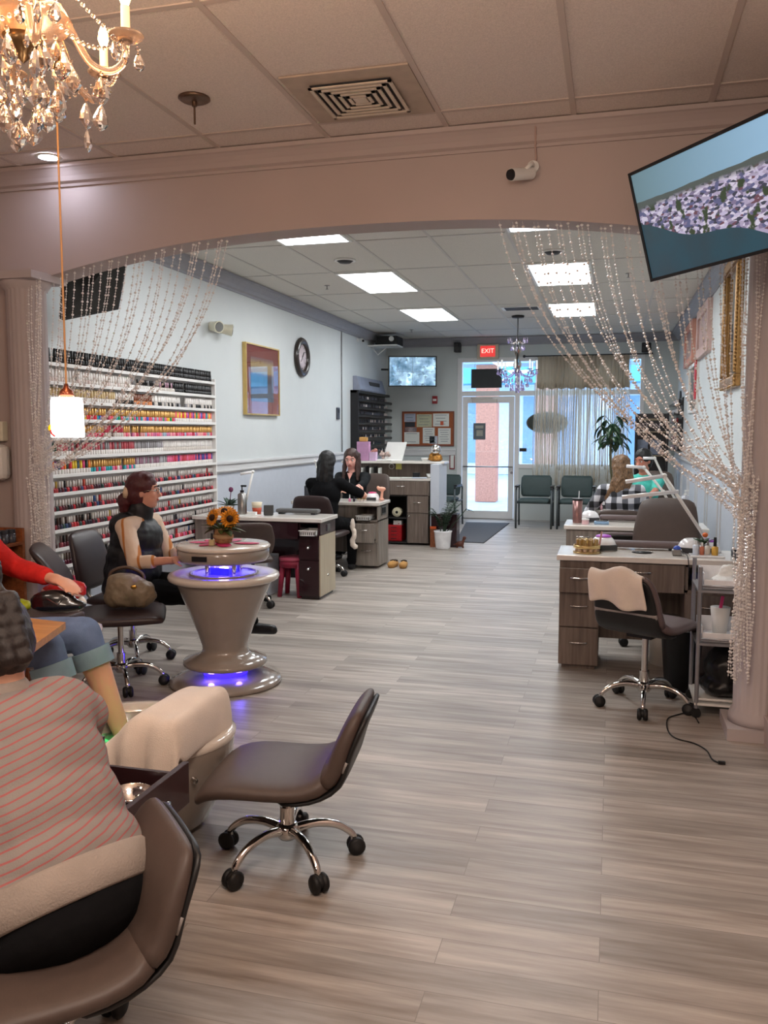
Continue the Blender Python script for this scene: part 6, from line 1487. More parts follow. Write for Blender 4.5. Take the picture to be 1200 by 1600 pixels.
for k in range(6):
    a = k * PI / 3; c, s = math.cos(a), math.sin(a); P = lambda r, z: V((c * r, s * r, z))
    arm = MB().tube(spline([P(0.03, 2.50), P(0.055, 2.545), P(0.095, 2.545), P(0.135, 2.47), P(0.175, 2.405), P(0.225, 2.385), P(0.262, 2.41), P(0.268, 2.46)], 4), 0.0095, 10).build('arm', m_frost, t)
    MB().lathe([(0, 0), (0.018, 0.0), (0.042, 0.014), (0.046, 0.02), (0.02, 0.01), (0.0, 0.008)], c=P(0.268, 2.455), n=20).build('drip_cup', m_frost, arm)
    MB().cyl(P(0.268, 2.462), P(0.268, 2.478), 0.016).build('holder', m_brass, arm)
    MB().cyl(P(0.268, 2.476), P(0.268, 2.545), 0.0115).build('candle', pm('candle_sleeve', (255, 226, 186), rough=0.5, emit=0.6, ecol=(255, 190, 120)), arm)
    MB().lathe([(0, 0.0), (0.008, 0.0), (0.015, 0.02), (0.012, 0.04), (0.004, 0.06), (0, 0.064)], c=P(0.268, 2.545), n=12).build('bulb', pm('warm_bulb', (255, 214, 150), emit=WARM_BULB, ecol=(255, 176, 96), var=0), arm)
    for q, rz in ((0.035, 0.3), (-0.035, 1.2), (0.0, 2.2)):
        put(t, me_small, P(0.268 + q * 0.6, 2.445) + V((-s * q, c * q, 0)), rz)
    put(t, me_big, P(0.20, 2.370), a)
    put(t, me_big, P(0.20, 2.30), a + 0.7, sc=0.9)
    for q in range(2): put(t, me_big if q else me_small, V((0.085 * math.cos(a + 0.5 * q), 0.085 * math.sin(a + 0.5 * q), 2.46 - 0.02 * q)), a)
ch = MB()
for k in range(6):
    a0 = k * PI / 3; a1 = a0 + PI / 3; p0 = V((0.262 * math.cos(a0), 0.262 * math.sin(a0), 2.46)); p1 = V((0.262 * math.cos(a1), 0.262 * math.sin(a1), 2.46)); pm_ = (p0 + p1) / 2 - V((0, 0, 0.11))
    for c in bez(p0, pm_, p1, 16): ch.ell(c, 0.0060, 8, 6)
    q0 = V((0.03 * math.cos(a0), 0.03 * math.sin(a0), 2.74))
    for c in bez(q0, (q0 + p0) / 2 + V((0, 0, -0.07)), p0 + V((0, 0, 0.0)), 18): ch.ell(c, 0.0062, 8, 6)
ch.build('bead_chains', m_cryst, t)
rnd = random.Random(8)
for ring_r, z, n_, me in ((0.115, 2.42, 10, me_big), (0.085, 2.35, 9, me_big), (0.05, 2.30, 6, me_big), (0.02, 2.27, 2, me_big)):
    for k in range(n_):
        a = 2 * PI * k / n_ + ring_r * 9; put(t, me, (ring_r * math.cos(a), ring_r * math.sin(a), z + rnd.uniform(-0.012, 0.012)), a)
# far lilac chandelier
t = thing('chandelier', 'unlit lilac crystal chandelier hanging before the shop window', 'chandelier', (-1.29, 12.0, 0))
MB().lathe([(0, 3.074), (0.09, 3.074), (0.08, 3.05), (0, 3.045)], n=20).cyl((0, 0, 3.05), (0, 0, 2.30), 0.008).build('ceiling_rod', m_black, t)
MB().lathe([(0, 2.78), (0.03, 2.74), (0.015, 2.68), (0.05, 2.60), (0.02, 2.52), (0.06, 2.42), (0.03, 2.32), (0, 2.28)], n=16).build('glass_column', m_cryst, t)
for k in range(8):
    a = k * PI / 4; c, s = math.cos(a), math.sin(a); P = lambda r, z: V((c * r, s * r, z))
    arm = MB().tube(spline([P(0.03, 2.34), P(0.10, 2.27), P(0.20, 2.25), P(0.26, 2.30), P(0.265, 2.34)], 4), 0.007, 8).build('arm', m_crystp, t)
    MB().lathe([(0, 0), (0.045, 0.012), (0.02, 0.006), (0, 0.006)], c=P(0.265, 2.335), n=16).build('drip_cup', m_crystp, arm)
    MB().cyl(P(0.265, 2.34), P(0.265, 2.47), 0.011).build('candle', m_white, arm)
    for q in (-0.03, 0.03): put(t, me_lil, P(0.265, 2.33) + V((-s * q, c * q, 0)), a)
    put(t, me_lil, P(0.17, 2.24), a)
    for r_, z_ in ((0.13, 2.76), (0.09, 2.66)): put(t, me_lil, P(r_, z_), a)
    arm2 = MB().tube(spline([P(0.02, 2.74), P(0.08, 2.70), P(0.13, 2.74), P(0.135, 2.78)], 4), 0.005, 6).build('upper_arm', m_cryst, t)
for r_, z_, n_ in ((0.20, 2.22, 14), (0.15, 2.16, 12), (0.09, 2.11, 8), (0.03, 2.08, 3)):
    for k in range(n_): put(t, me_lil, (r_ * math.cos(2 * PI * k / n_), r_ * math.sin(2 * PI * k / n_), z_), k)

# ======================= pendant lamp =======================
pc = V((-1.828,2.600,1.549))
t = thing('pendant_lamp', 'lit white glass pendant lamp on a long tan cord by the polish rack', 'lamp', (pc.x, pc.y, 0))
MB().lathe([(0, CF - 0.006), (0.05, CF - 0.006), (0.045, CF - 0.02), (0, CF - 0.022)]).build('canopy', m_steel, t)
MB().cyl((0, 0, CF - 0.02), (0, 0, pc.z + 0.105), 0.0035, n=8).build('cord', pm('tan_cord', (176, 130, 84), rough=0.6), t)
MB().lathe([(0.0, 0.115), (0.006, 0.115), (0.010, 0.10), (0.022, 0.09), (0.026, 0.068), (0.0, 0.066)], c=(0, 0, pc.z), n=24).build('cap', pm('copper_cap', (150, 84, 60), rough=0.25, metal=0.8), t)
sh_ = MB().lathe([(0.026, 0.068), (0.050, 0.067), (0.0535, 0.05), (0.0555, -0.066), (0.052, -0.070), (0.050, -0.066), (0.048, 0.045), (0.026, 0.060)], c=(0, 0, pc.z), n=40, cap=False).build('glass_shade', pm('lit_opal_glass', (255, 250, 248), rough=0.3, emit=7.0, ecol=(255, 244, 240), var=0), t)
mo = MB().ell((-0.043, -0.036, pc.z - 0.036), (0.009, 0.004, 0.012), 10, 6, R=Matrix.Rotation(0.5, 3, 'Y')).build('yellow_leaf', pm('yellow_motif', (226, 190, 20), emit=0.5, ecol=(226, 190, 20)), sh_)
MB().tube([(-0.038, -0.041, pc.z - 0.045), (-0.028, -0.049, pc.z - 0.058), (-0.012, -0.055, pc.z - 0.066)], 0.0035).build('red_stroke', pm('red_motif', (206, 30, 20), emit=0.4, ecol=(206, 30, 20)), sh_)
bulb_light('pendant_light', (pc.x, pc.y, pc.z - 0.09), 2.0, (1.0, 0.9, 0.82), 0.04)

# ======================= television at the top right =======================
def tv_mat():
    m, nt, b = nodes_mat('harbour_town_picture', 0.2); L = nt.links.new; N = nt.nodes.new
    tc = N('ShaderNodeTexCoord'); sp = N('ShaderNodeSeparateXYZ'); L(tc.outputs['Object'], sp.inputs[0])
    def math_(op, a, b_=None, c=None):
        n = N('ShaderNodeMath'); n.operation = op
        for i, v in enumerate((a, b_, c)):
            if v is None: continue
            if isinstance(v, (int, float)): n.inputs[i].default_value = v
            else: L(v, n.inputs[i])
        return n.outputs[0]
    X, Z = sp.outputs['X'], sp.outputs['Z']
    nz = N('ShaderNodeTexNoise'); nz.inputs['Scale'].default_value = 6; L(tc.outputs['Object'], nz.inputs['Vector'])
    # perspective stretch of the town towards the horizon
    mp = N('ShaderNodeMapping'); mp.inputs['Scale'].default_value = (1.0, 1.0, 2.2); L(tc.outputs['Object'], mp.inputs[0])
    v1 = N('ShaderNodeTexVoronoi'); v1.inputs['Scale'].default_value = 44; L(mp.outputs[0], v1.inputs['Vector'])
    v2 = N('ShaderNodeTexNoise'); v2.inputs['Scale'].default_value = 16; v2.inputs['Detail'].default_value = 3; L(tc.outputs['Object'], v2.inputs['Vector'])
    spc = N('ShaderNodeSeparateColor'); L(v1.outputs['Color'], spc.inputs[0])
    r1 = N('ShaderNodeValToRGB'); e = r1.color_ramp.elements; r1.color_ramp.interpolation = 'CONSTANT'
    e[0].position = 0; e[0].color = lin((58, 62, 78)); e[1].position = 0.80; e[1].color = lin((184, 186, 208))
    for p_, c in ((0.15, (84, 90, 128)), (0.32, (150, 148, 178)), (0.5, (112, 108, 140)), (0.62, (170, 170, 200)), (0.74, (96, 70, 84))): x = e.new(p_); x.color = lin(c)
    L(spc.outputs[0], r1.inputs[0])
    g = N('ShaderNodeMapRange'); g.inputs[1].default_value = 0.56; g.inputs[2].default_value = 0.62; L(v2.outputs[0], g.inputs[0])
    town = N('ShaderNodeMixRGB'); L(g.outputs[0], town.inputs[0]); L(r1.outputs[0], town.inputs[1]); town.inputs[2].default_value = lin((52, 66, 50))
    sea = N('ShaderNodeMixRGB'); L(nz.outputs[0], sea.inputs[0]); sea.inputs[1].default_value = lin((34, 74, 92)); sea.inputs[2].default_value = lin((44, 58, 66))
    sky = N('ShaderNodeMixRGB'); L(math_('MULTIPLY_ADD', X, 1.1, 0.5), sky.inputs[0]); sky.inputs[1].default_value = lin((96, 126, 138)); sky.inputs[2].default_value = lin((130, 172, 206))
    shore = math_('ADD', math_('MULTIPLY_ADD', math_('SUBTRACT', X, 0.0), -0.245, -0.11), math_('MULTIPLY', math_('SINE', math_('MULTIPLY', X, 11.0)), 0.018))
    in_town = math_('GREATER_THAN', Z, shore)
    a = N('ShaderNodeMixRGB'); L(in_town, a.inputs[0]); L(sea.outputs[0], a.inputs[1]); L(town.outputs[0], a.inputs[2])
    hill = N('ShaderNodeMapRange'); hill.inputs[1].default_value = 0.075; hill.inputs[2].default_value = 0.10; L(math_('ADD', Z, math_('MULTIPLY', nz.outputs[0], 0.02)), hill.inputs[0])
    h = N('ShaderNodeMixRGB'); L(hill.outputs[0], h.inputs[0]); L(a.outputs[0], h.inputs[1]); h.inputs[2].default_value = lin((74, 84, 84))
    in_sky = math_('GREATER_THAN', Z, math_('MULTIPLY_ADD', nz.outputs[0], 0.02, 0.098))
    f = N('ShaderNodeMixRGB'); L(in_sky, f.inputs[0]); L(h.outputs[0], f.inputs[1]); L(sky.outputs[0], f.inputs[2])
    boat = N('ShaderNodeTexVoronoi'); boat.inputs['Scale'].default_value = 14; L(tc.outputs['Object'], boat.inputs['Vector'])
    bm_ = math_('MULTIPLY', math_('LESS_THAN', boat.outputs['Distance'], 0.09), math_('LESS_THAN', math_('ADD', Z, math_('MULTIPLY', shore, -1.0)), -0.02))
    o = N('ShaderNodeMixRGB'); L(bm_, o.inputs[0]); L(f.outputs[0], o.inputs[1]); o.inputs[2].default_value = lin((170, 190, 196))
    L(o.outputs[0], b.inputs['Base Color']); L(o.outputs[0], b.inputs['Emission Color']); b.inputs['Emission Strength'].default_value = 0.62
    return m
screen('television', 'large television at the top right showing a harbour town from the air', (0.360, 3.887, 2.441), -0.964, 0.289, 0.90, 0.50, 0.045, tv_mat(), frame=0.014, mount=[(0.05, 0.04, 0.0), (0.08, 0.16, 0.0), (0.20, 0.26, 0.0)])
# switched off monitor left behind the beads
t = thing('television', 'switched off black monitor high behind the left bead strands', 'television', (0, 0, 0))
bl_, br_, tl_, tr_ = V((-3.59, 5.1, 2.24)), V((-3.49, 5.62, 2.38)), V((-3.44, 4.95, 2.56)), V((-3.30, 5.46, 2.72))
tl_ = bl_ + (tl_ - bl_) * 1.5; tr_ = br_ + (tr_ - br_) * 1.45; nn = (br_ - bl_).cross(tl_ - bl_).normalized() * 0.045
if nn.x > 0: nn = -nn
MB().add([bl_, br_, tr_, tl_, bl_ + nn, br_ + nn, tr_ + nn, tl_ + nn], [(0, 1, 2, 3), (7, 6, 5, 4), (0, 4, 5, 1), (1, 5, 6, 2), (2, 6, 7, 3), (3, 7, 4, 0)]).build('case', m_black, t, bevel=0.006)
cc = (bl_ + br_ + tl_ + tr_) / 4
ins = [cc + (v - cc) * 0.93 - nn * 0.05 for v in (bl_, br_, tr_, tl_)]; MB().add(ins, [(0, 1, 2, 3)]).build('display', pm('dark_screen', (10, 10, 12), rough=0.08, var=0), t)
MB().tube([cc + nn, cc + nn * 2.5, V((XL + 0.02, cc.y - 0.1, cc.z))], 0.02).box(XL, XL + 0.02, cc.y - 0.2, cc.y, cc.z - 0.1, cc.z + 0.1).build('wall_arm', m_black, t)

# ======================= pedicure station =======================
t = thing('pedicure_chair', 'brown pedicure spa chair mostly cut off by the left edge', 'chair', (-2.75, 2.86, 0), 0)
MB().loft([(0, 0), (0, 0)], [0], [0]) if False else None
MB().box(-0.35, 0.30, -0.24, 0.24, 0.10, 0.44).build('base', m_pearl, t, bevel=0.03)
MB().box(-0.32, 0.34, -0.24, 0.24, 0.44, 0.54).build('seat', m_brown, t, bevel=0.035)
T_ = Matrix.Translation((-0.36, 0, 0.52)) @ Matrix.Rotation(math.radians(-16), 4, 'Y')
MB().box(-0.10, 0.03, -0.26, 0.26, -0.05, 0.80, T=T_).build('backrest', m_brown, t, bevel=0.04)
for s_, nm in ((1, 'armrest'), (-1, 'armrest')):
    a = MB().box(-0.30, 0.55 if s_ > 0 else 0.34, s_ * 0.28, s_ * 0.28 + s_ * 0.22, 0.58, 0.645).build(nm, m_pearl_w, t, bevel=0.03)
    if s_ > 0: MB().box(-0.28, 0.46, 0.30, 0.48, 0.648, 0.69).build('arm_pad', m_brown, a, bevel=0.010)
    MB().box(-0.2, 0.1, s_ * 0.33, s_ * 0.40, 0.2, 0.60).build('arm_support', m_pearl, a, bevel=0.02)
o = tag(MB().prism([(-2.119,2.477,0.800)[:2], (-2.155,2.725,0.800)[:2], (-1.930,2.694,0.800)[:2], (-1.816,2.346,0.800)[:2], (-2.015,2.354,0.800)[:2]], 0.775, 0.80).build('lap_board', wood('amber_board', (150, 98, 48), (186, 130, 70), 0, rough=0.35), None, bevel=0.004), 'amber wooden board lying across the lap of the person in jeans', 'board')
t = thing('clutch_bag', 'shiny black clutch purse held on the padded armrest', 'bag', (-2.314,3.150,0.751), math.radians(20))
blob('purse', MB().ell((0, 0, 0.02), (0.10, 0.035, 0.050)).ell((0.02, 0, 0.0), (0.12, 0.04, 0.035)), pm('black_patent', (18, 17, 19), rough=0.25, coat=0.5), t, 0.008, 2)
MB().tube([(-0.02, -0.036, 0.04), (0.03, -0.040, 0.01), (0.04, -0.038, 0.03)], 0.003).build('metal_pull', m_steel, t)
t = thing('snack_bag', 'red and white crumpled bag behind the black clutch', 'bag', (-2.426,3.380,0.763), math.radians(10))
blob('bag', MB().ell((0, 0, 0), (0.11, 0.035, 0.045)).ell((0.05, 0, 0.01), (0.06, 0.03, 0.045)), stripe_mat('red_white_wrapper', (176, 30, 34), (226, 206, 204), (0.5, 0, 1.0), 0.07, 0.2, rough=0.35), t, 0.008, 1, 0.006, 40)
t = thing('snack_bag', 'lime yellow crumpled bag on the padded armrest', 'bag', (-2.614,3.300,0.709))
blob('bag', MB().ell((0, 0, 0), (0.07, 0.035, 0.03)).ell((-0.06, 0, 0.01), (0.06, 0.03, 0.03)), pm('lime_wrapper', (176, 190, 40), rough=0.35, var=0.2), t, 0.008, 1, 0.005, 40)
t = thing('tissue', 'crumpled white tissue on the end of the white armrest tray', 'tissue', (-2.255,3.220,0.741))
blob('tissue_body', MB().ell((0, 0, 0), (0.035, 0.03, 0.018)).ell((0.03, 0, 0.015), (0.022, 0.02, 0.024)).ell((-0.03, 0, 0.002), (0.025, 0.02, 0.02)), m_white, t, 0.005, 1, 0.004, 70)
# foot basin
BX, BY = -1.73, 2.84
t = thing('foot_basin', 'pearly brown pedicure basin with chrome jets, green light in the water', 'basin', (BX, BY, 0))
MB().lathe([(0, 0.0), (0.24, 0.0), (0.27, 0.03), (0.33, 0.16), (0.365, 0.28), (0.372, 0.34), (0.365, 0.362), (0.335, 0.365), (0.30, 0.34), (0.27, 0.20), (0.20, 0.14), (0, 0.13)], n=64, sy=0.86).build('basin_shell', m_pearl, t)
MB().lathe([(0.30, 0.345), (0.325, 0.372), (0.36, 0.374), (0.378, 0.36), (0.374, 0.345)], n=64, cap=False, sy=0.86).build('rim', m_pearl_w, t)
m_water = pm('footbath_water', (150, 240, 190), rough=0.05, var=0.02, trans=0.7, ior=1.33)
MB().lathe([(0, 0.27), (0.287, 0.27), (0.287, 0.275), (0, 0.275)], n=48, sy=0.86).build('water', m_water, t)
MB().lathe([(0, 0), (0.03, 0), (0.03, 0.01), (0, 0.012)], c=(0.0, 0.12, 0.15), n=20).build('green_lamp', pm('green_led', (40, 255, 140), emit=30, ecol=(20, 255, 120), var=0), t)
bulb_light('basin_led', (BX + 0.0, BY + 0.08, 0.24), 3.0, (0.05, 1.0, 0.40), 0.04)
for a, z in ((-58, 0.24), (-44, 0.17), (-75, 0.20), (-30, 0.26)):
    a = math.radians(a); r = 0.345 - (0.27 - z) * 0.30; c = V((r * math.cos(a), r * 0.86 * math.sin(a), z)); n_ = V((math.cos(a), math.sin(a), -0.2)).normalized()
    j = MB().cyl(c - n_ * 0.01, c + n_ * 0.012, 0.034, 0.028, 20).cyl(c + n_ * 0.01, c + n_ * 0.03, 0.014, 0.010, 14).build('jet', m_chrome, t)
MB().tube(spline([(0.10, 0.22, 0.36), (0.10, 0.20, 0.42), (0.06, 0.14, 0.43), (0.03, 0.10, 0.40)], 5), 0.012).build('spout', m_chrome, t)
fr_ = MB().box(0.10, 0.30, -0.26, 0.06, 0.34, 0.49).build('foot_rest', m_pearl, t, bevel=0.05)
# towel over the foot rest
m_towel = pm('cream_terry', (222, 208, 194), rough=0.95, var=0.03, bump=0.3, bscale=260, sheen=0.3)
tw = MB(); rows = []
NV, NU = 14, 48
for i in range(NV + 1):
    row = []; v = i / NV
    for j in range(NU + 1):
        u = j / NU; x = -0.09 + 0.45 * u
        bump = max(0.0, min(1.0, (u - 0.15) / 0.45)); bump = bump * bump * (3 - 2 * bump)
        ystart = -0.26 + 0.38 * bump; zt = 0.372 + 0.135 * bump      # crest line of the cloth
        yend = -0.335 + 0.02 * u; s_ = v * 1.55                          # first stretch lies on top, the rest hangs
        if s_ < 1: y = ystart + (yend + 0.03 - ystart) * s_; z = zt - 0.015 * (1 - bump) * s_ + 0.010 * math.sin(s_ * PI) * bump
        else: k = (s_ - 1) / 0.55; y = yend + 0.03 - 0.035 * math.sin(min(1, k * 2) * PI / 2) + k * 0.020 * math.sin(u * 30 + 0.5); z = zt - 0.015 * (1 - bump) - k * (0.21 - 0.06 * math.sin(u * 5.5 + 0.4)) - 0.010 * k
        e = max(0.0, (u - 0.86) / 0.14); x += -0.03 * e * e; z -= 0.15 * e * e * (1.0 if s_ < 1 else 0.35)
        y += 0.010 * math.sin(u * 21) * (0.2 + v); z += 0.005 * math.sin(u * 17 + v * 7)
        row.append((x, y, z))
    rows.append(row)
tw.rings(rows, closed=False, cap=False)
o = tw.build('towel', m_towel, None, (BX, BY, 0)); sf = o.modifiers.new('s', 'SOLIDIFY'); sf.thickness = 0.010; sf.offset = 1; ss = o.modifiers.new('b', 'SUBSURF'); ss.levels = 1; ss.render_levels = 1
tag(o, 'cream towel draped over the edge of the pedicure basin', 'towel')
# technician's trolley with open drawer
t = thing('pedicure_trolley', 'dark brown pedicure trolley with an open drawer beside the cardigan', 'trolley', (0, 0, 0))
m_dbr = pm('dark_brown_laminate', (52, 30, 32), rough=0.3, var=0.08, coat=0.2)
tb = MB().box(-1.92, -1.50, 1.95, 2.27, 0.06, 0.56).build('cabinet', m_dbr, t, bevel=0.004)
d_ = MB().box(-1.235, -1.215, 1.92, 2.27, 0.375, 0.505).build('drawer_front', m_dbr, t, bevel=0.003)
MB().box(-1.50, -1.235, 1.95, 1.962, 0.39, 0.48).box(-1.50, -1.235, 2.23, 2.242, 0.39, 0.48).box(-1.50, -1.235, 1.95, 2.242, 0.385, 0.395).build('drawer_box', m_dbr, d_)
MB().lathe([(0, 0), (0.006, 0), (0.006, 0.012), (0.016, 0.017), (0.014, 0.026), (0, 0.028)], n=16, T=Matrix.Translation((-1.215, 2.10, 0.44)) @ Matrix.Rotation(PI / 2, 4, 'Y')).build('knob', m_chrome, d_)
for x in (-1.88, -1.54):
    for y in (1.99, 2.23): MB().cyl((x, y - 0.012, 0.028), (x, y + 0.012, 0.028), 0.028).box(x - 0.01, x + 0.01, y - 0.01, y + 0.01, 0.03, 0.065).build('caster', m_rubber, t)
tt = thing('steel_bowl', 'small chrome bowl lying in the open trolley drawer', 'bowl', (-1.33, 2.13, 0.397))
MB().lathe([(0, 0), (0.03, 0), (0.062, 0.04), (0.065, 0.06), (0.060, 0.06), (0.055, 0.04), (0, 0.006)], n=32).build('bowl', m_chrome, tt)
tt = thing('nail_tool', 'grey cable and tool coiled in the open trolley drawer', 'tool', (-1.42, 2.06, 0.41))
MB().tube([(0.05 * math.cos(a * 0.5), 0.05 * math.sin(a * 0.5), 0.002 * a) for a in range(26)], 0.004).build('cable', m_steel, tt)
MB().cyl((-0.02, -0.04, 0.06), (0.06, 0.05, 0.07), 0.012).build('handpiece', m_white, tt)
# handbag on the dark chair
t = thing('handbag', 'taupe slouchy handbag with gold clasps on the dark rolling chair', 'bag', (-2.70, 4.40, 0.475), math.radians(25))
m_taupe = pm('taupe_leather', (126, 112, 92), rough=0.45, var=0.08, bump=0.2, bscale=50)
blob('bag_body', MB().ell((-0.03, 0, 0.095), (0.125, 0.075, 0.105)).ell((0.06, -0.02, 0.08), (0.085, 0.07, 0.085)).ell((-0.06, 0.01, 0.15), (0.08, 0.05, 0.05)).ell((-0.10, 0.01, 0.06), (0.06, 0.06, 0.065)), m_taupe, t, 0.008, 2, 0.010, 14)
MB().tube(spline([(-0.12, 0.02, 0.12), (-0.12, 0.03, 0.20), (-0.03, 0.03, 0.23), (0.06, 0.02, 0.19), (0.07, 0.01, 0.12)], 6), 0.010).build('handle', pm('brown_strap', (78, 58, 44), rough=0.4), t)
MB().ell((0.02, -0.075, 0.13), (0.018, 0.006, 0.012)).build('clasp', pm('gold_metal', (206, 160, 80), rough=0.2, metal=1), t)
MB().ell((0.07, -0.070, 0.12), (0.016, 0.006, 0.010)).build('clasp', MATS['gold_metal'], t)
# wooden shelf, dispenser and switch at the left edge
t = thing('wooden_shelf', 'orange brown wooden shelf unit at the left edge beside the column', 'shelf', (-3.80, 3.25, 0))
m_ow = wood('orange_brown_wood', (112, 62, 36), (150, 88, 52), 1)
MB().box(0.0, 0.44, 1.055, 1.075, 0, 0.93).build('side_panel', m_ow, t); MB().box(0.0, 0.44, 0.0, 0.02, 0, 0.93).build('side_panel', m_ow, t)
MB().box(0.0, 0.012, 0.02, 1.055, 0, 1.02).build('back_panel', m_ow, t)
for z in (0.85, 0.70, 0.45, 0.2): MB().box(0.012, 0.44, 0.02, 1.055, z - 0.018, z).build('shelf', m_ow, t)
NTHL = 'first second third fourth fifth sixth seventh eighth ninth'.split()
for row_, z, lab, col in ((0, 0.85, 'dark lidded glass jar on the upper shelf of the wooden unit', (60, 62, 70)), (1, 0.70, 'pale green jar on the lower shelf of the wooden unit', (140, 160, 140))):
    base = None
    for k in range(6):
        y = 4.255 - 0.062 * k
        if base is None:
            base = thing('jar', '', 'jar', (-3.40, y, z), 0, 'jars on the wooden shelf unit')
            MB().lathe([(0, 0), (0.026, 0), (0.028, 0.01), (0.028, 0.055), (0, 0.055)], n=16).build('jar_body', pm('jar_%d' % row_, col, rough=0.15), base)
            MB().cyl((0, 0, 0.055), (0, 0, 0.078), 0.027, n=16).build('lid', pm('jar_lid_%d' % row_, (40, 42, 48) if row_ == 0 else (196, 200, 190), rough=0.4), base); o = base
        else: o = dup(base, (-3.40, y, z))
        o['label'] = '%s, %s from the column' % (lab, NTHL[k])
t = thing('soap_dispenser', 'white wall dispenser cut off by the left edge', 'dispenser', (-3.67, YH0, 1.31))
MB().box(-0.10, 0.10, -0.10, 0, -0.11, 0.11).build('body', m_white, t, bevel=0.04)
MB().lathe([(0, 0), (0.012, 0), (0.012, -0.004), (0, -0.005)], n=16, T=Matrix.Translation((0.05, -0.10, 0.03)) @ Matrix.Rotation(-PI / 2, 4, 'X')).build('badge', m_steel, t)
t = thing('wall_box', 'square cream box on the wall above the white dispenser', 'box', (-3.70, YH0, 1.50))
MB().box(-0.10, 0.10, -0.05, 0, -0.06, 0.06).build('body', pm('cream_plastic', (222, 218, 196)), t, bevel=0.005)

# ======================= things on and around the desks =======================
m_pinkp = pm('pink_plastic', (214, 60, 120), rough=0.4); m_purp = pm('purple_plastic', (160, 70, 186), rough=0.4); m_gloss = pm('gloss_white', (236, 236, 238), rough=0.15, coat=0.5)
def uv_lamp(label, loc, rz=0.0, top=None, sc=1.0):
    t = thing('nail_lamp', label, 'lamp', loc, rz)
    rs = []
    for i in range(9):
        a = PI / 2 * i / 8; rs.append([(0.085 * sc * (math.cos(a) ** 0.7 if i < 8 else 0.02) * math.cos(b * PI / 16), 0.095 * sc * (math.cos(a) ** 0.7 if i < 8 else 0.02) * math.sin(b * PI / 16), 0.095 * sc * math.sin(a)) for b in range(32)])
    MB().rings(rs).build('dome', m_gloss, t)
    MB().box(-0.055 * sc, 0.055 * sc, -0.098 * sc, -0.07 * sc, 0.006, 0.04 * sc).build('hand_slot', m_grille, t)
    if top: MB().ell((0, 0, 0.088 * sc), (0.05 * sc, 0.056 * sc, 0.013 * sc), 20, 8).build('top_cap', top, t)
    return t
def bottle(label, loc, h, r, body, cap, name='bottle', caph=0.3, rz=0):
    t = thing(name, label, 'bottle', loc, rz)
    MB().lathe([(0, 0), (r * 0.92, 0), (r, h * 0.03), (r, h * (0.95 - caph)), (r * 0.45, h * (1 - caph))], n=20, cap=True).build('bottle_body', body, t)
    MB().cyl((0, 0, h * (1 - caph)), (0, 0, h), r * 0.5, r * 0.42, 14).build('cap', cap, t)
    return t
def pump(label, loc, h, r, body, cap=None, rz=0):
    t = thing('pump_bottle', label, 'bottle', loc, rz); cap = cap or m_black
    MB().lathe([(0, 0), (r, 0), (r * 1.02, h * 0.02), (r, h * 0.68), (r * 0.6, h * 0.73), (r * 0.4, h * 0.75), (0, h * 0.75)], n=24).build('bottle_body', body, t)
    MB().cyl((0, 0, h * 0.75), (0, 0, h * 0.82), r * 0.42).cyl((0, 0, h * 0.82), (0, 0, h * 0.94), r * 0.14).box(-r * 0.2, r * 1.0, -r * 0.25, r * 0.25, h * 0.94, h).build('pump_head', cap, t)
    return t
def arm_pad(label, loc, w, d=0.09, h=0.055, mat=None):
    t = thing('arm_cushion', label, 'cushion', loc)
    MB().box(-w / 2, w / 2, -d / 2, d / 2, 0.012, h).build('pad', mat or m_grey_br, t, bevel=0.020, seg=3)
    for s in (-1, 1): MB().box(s * w * 0.38 - 0.02, s * w * 0.38 + 0.02, -d * 0.4, d * 0.4, 0, 0.016).build('foot', m_black, t)
    return t
def bar_lamp(label, base, joints, bars, r=0.009):
    t = thing('desk_lamp', label, 'lamp', base); B = V(base); L_ = [V(j) - B for j in joints]
    MB().lathe([(0, 0), (0.045, 0), (0.045, 0.012), (0.015, 0.02), (0, 0.02)]).build('clamp_base', m_white, t)
    MB().tube([V((0, 0, 0.015))] + L_, r * 1.2, 8).build('arm', m_white, t)
    for j in L_: MB().ell(j, 0.017, 10, 8).build('joint', m_white, t)
    for a, b in bars:
        a = V(a) - B; b = V(b) - B; MB().tube([a, b], r * 1.5, 8).build('light_bar', m_gloss, t)
    return t
Z0 = 0.731
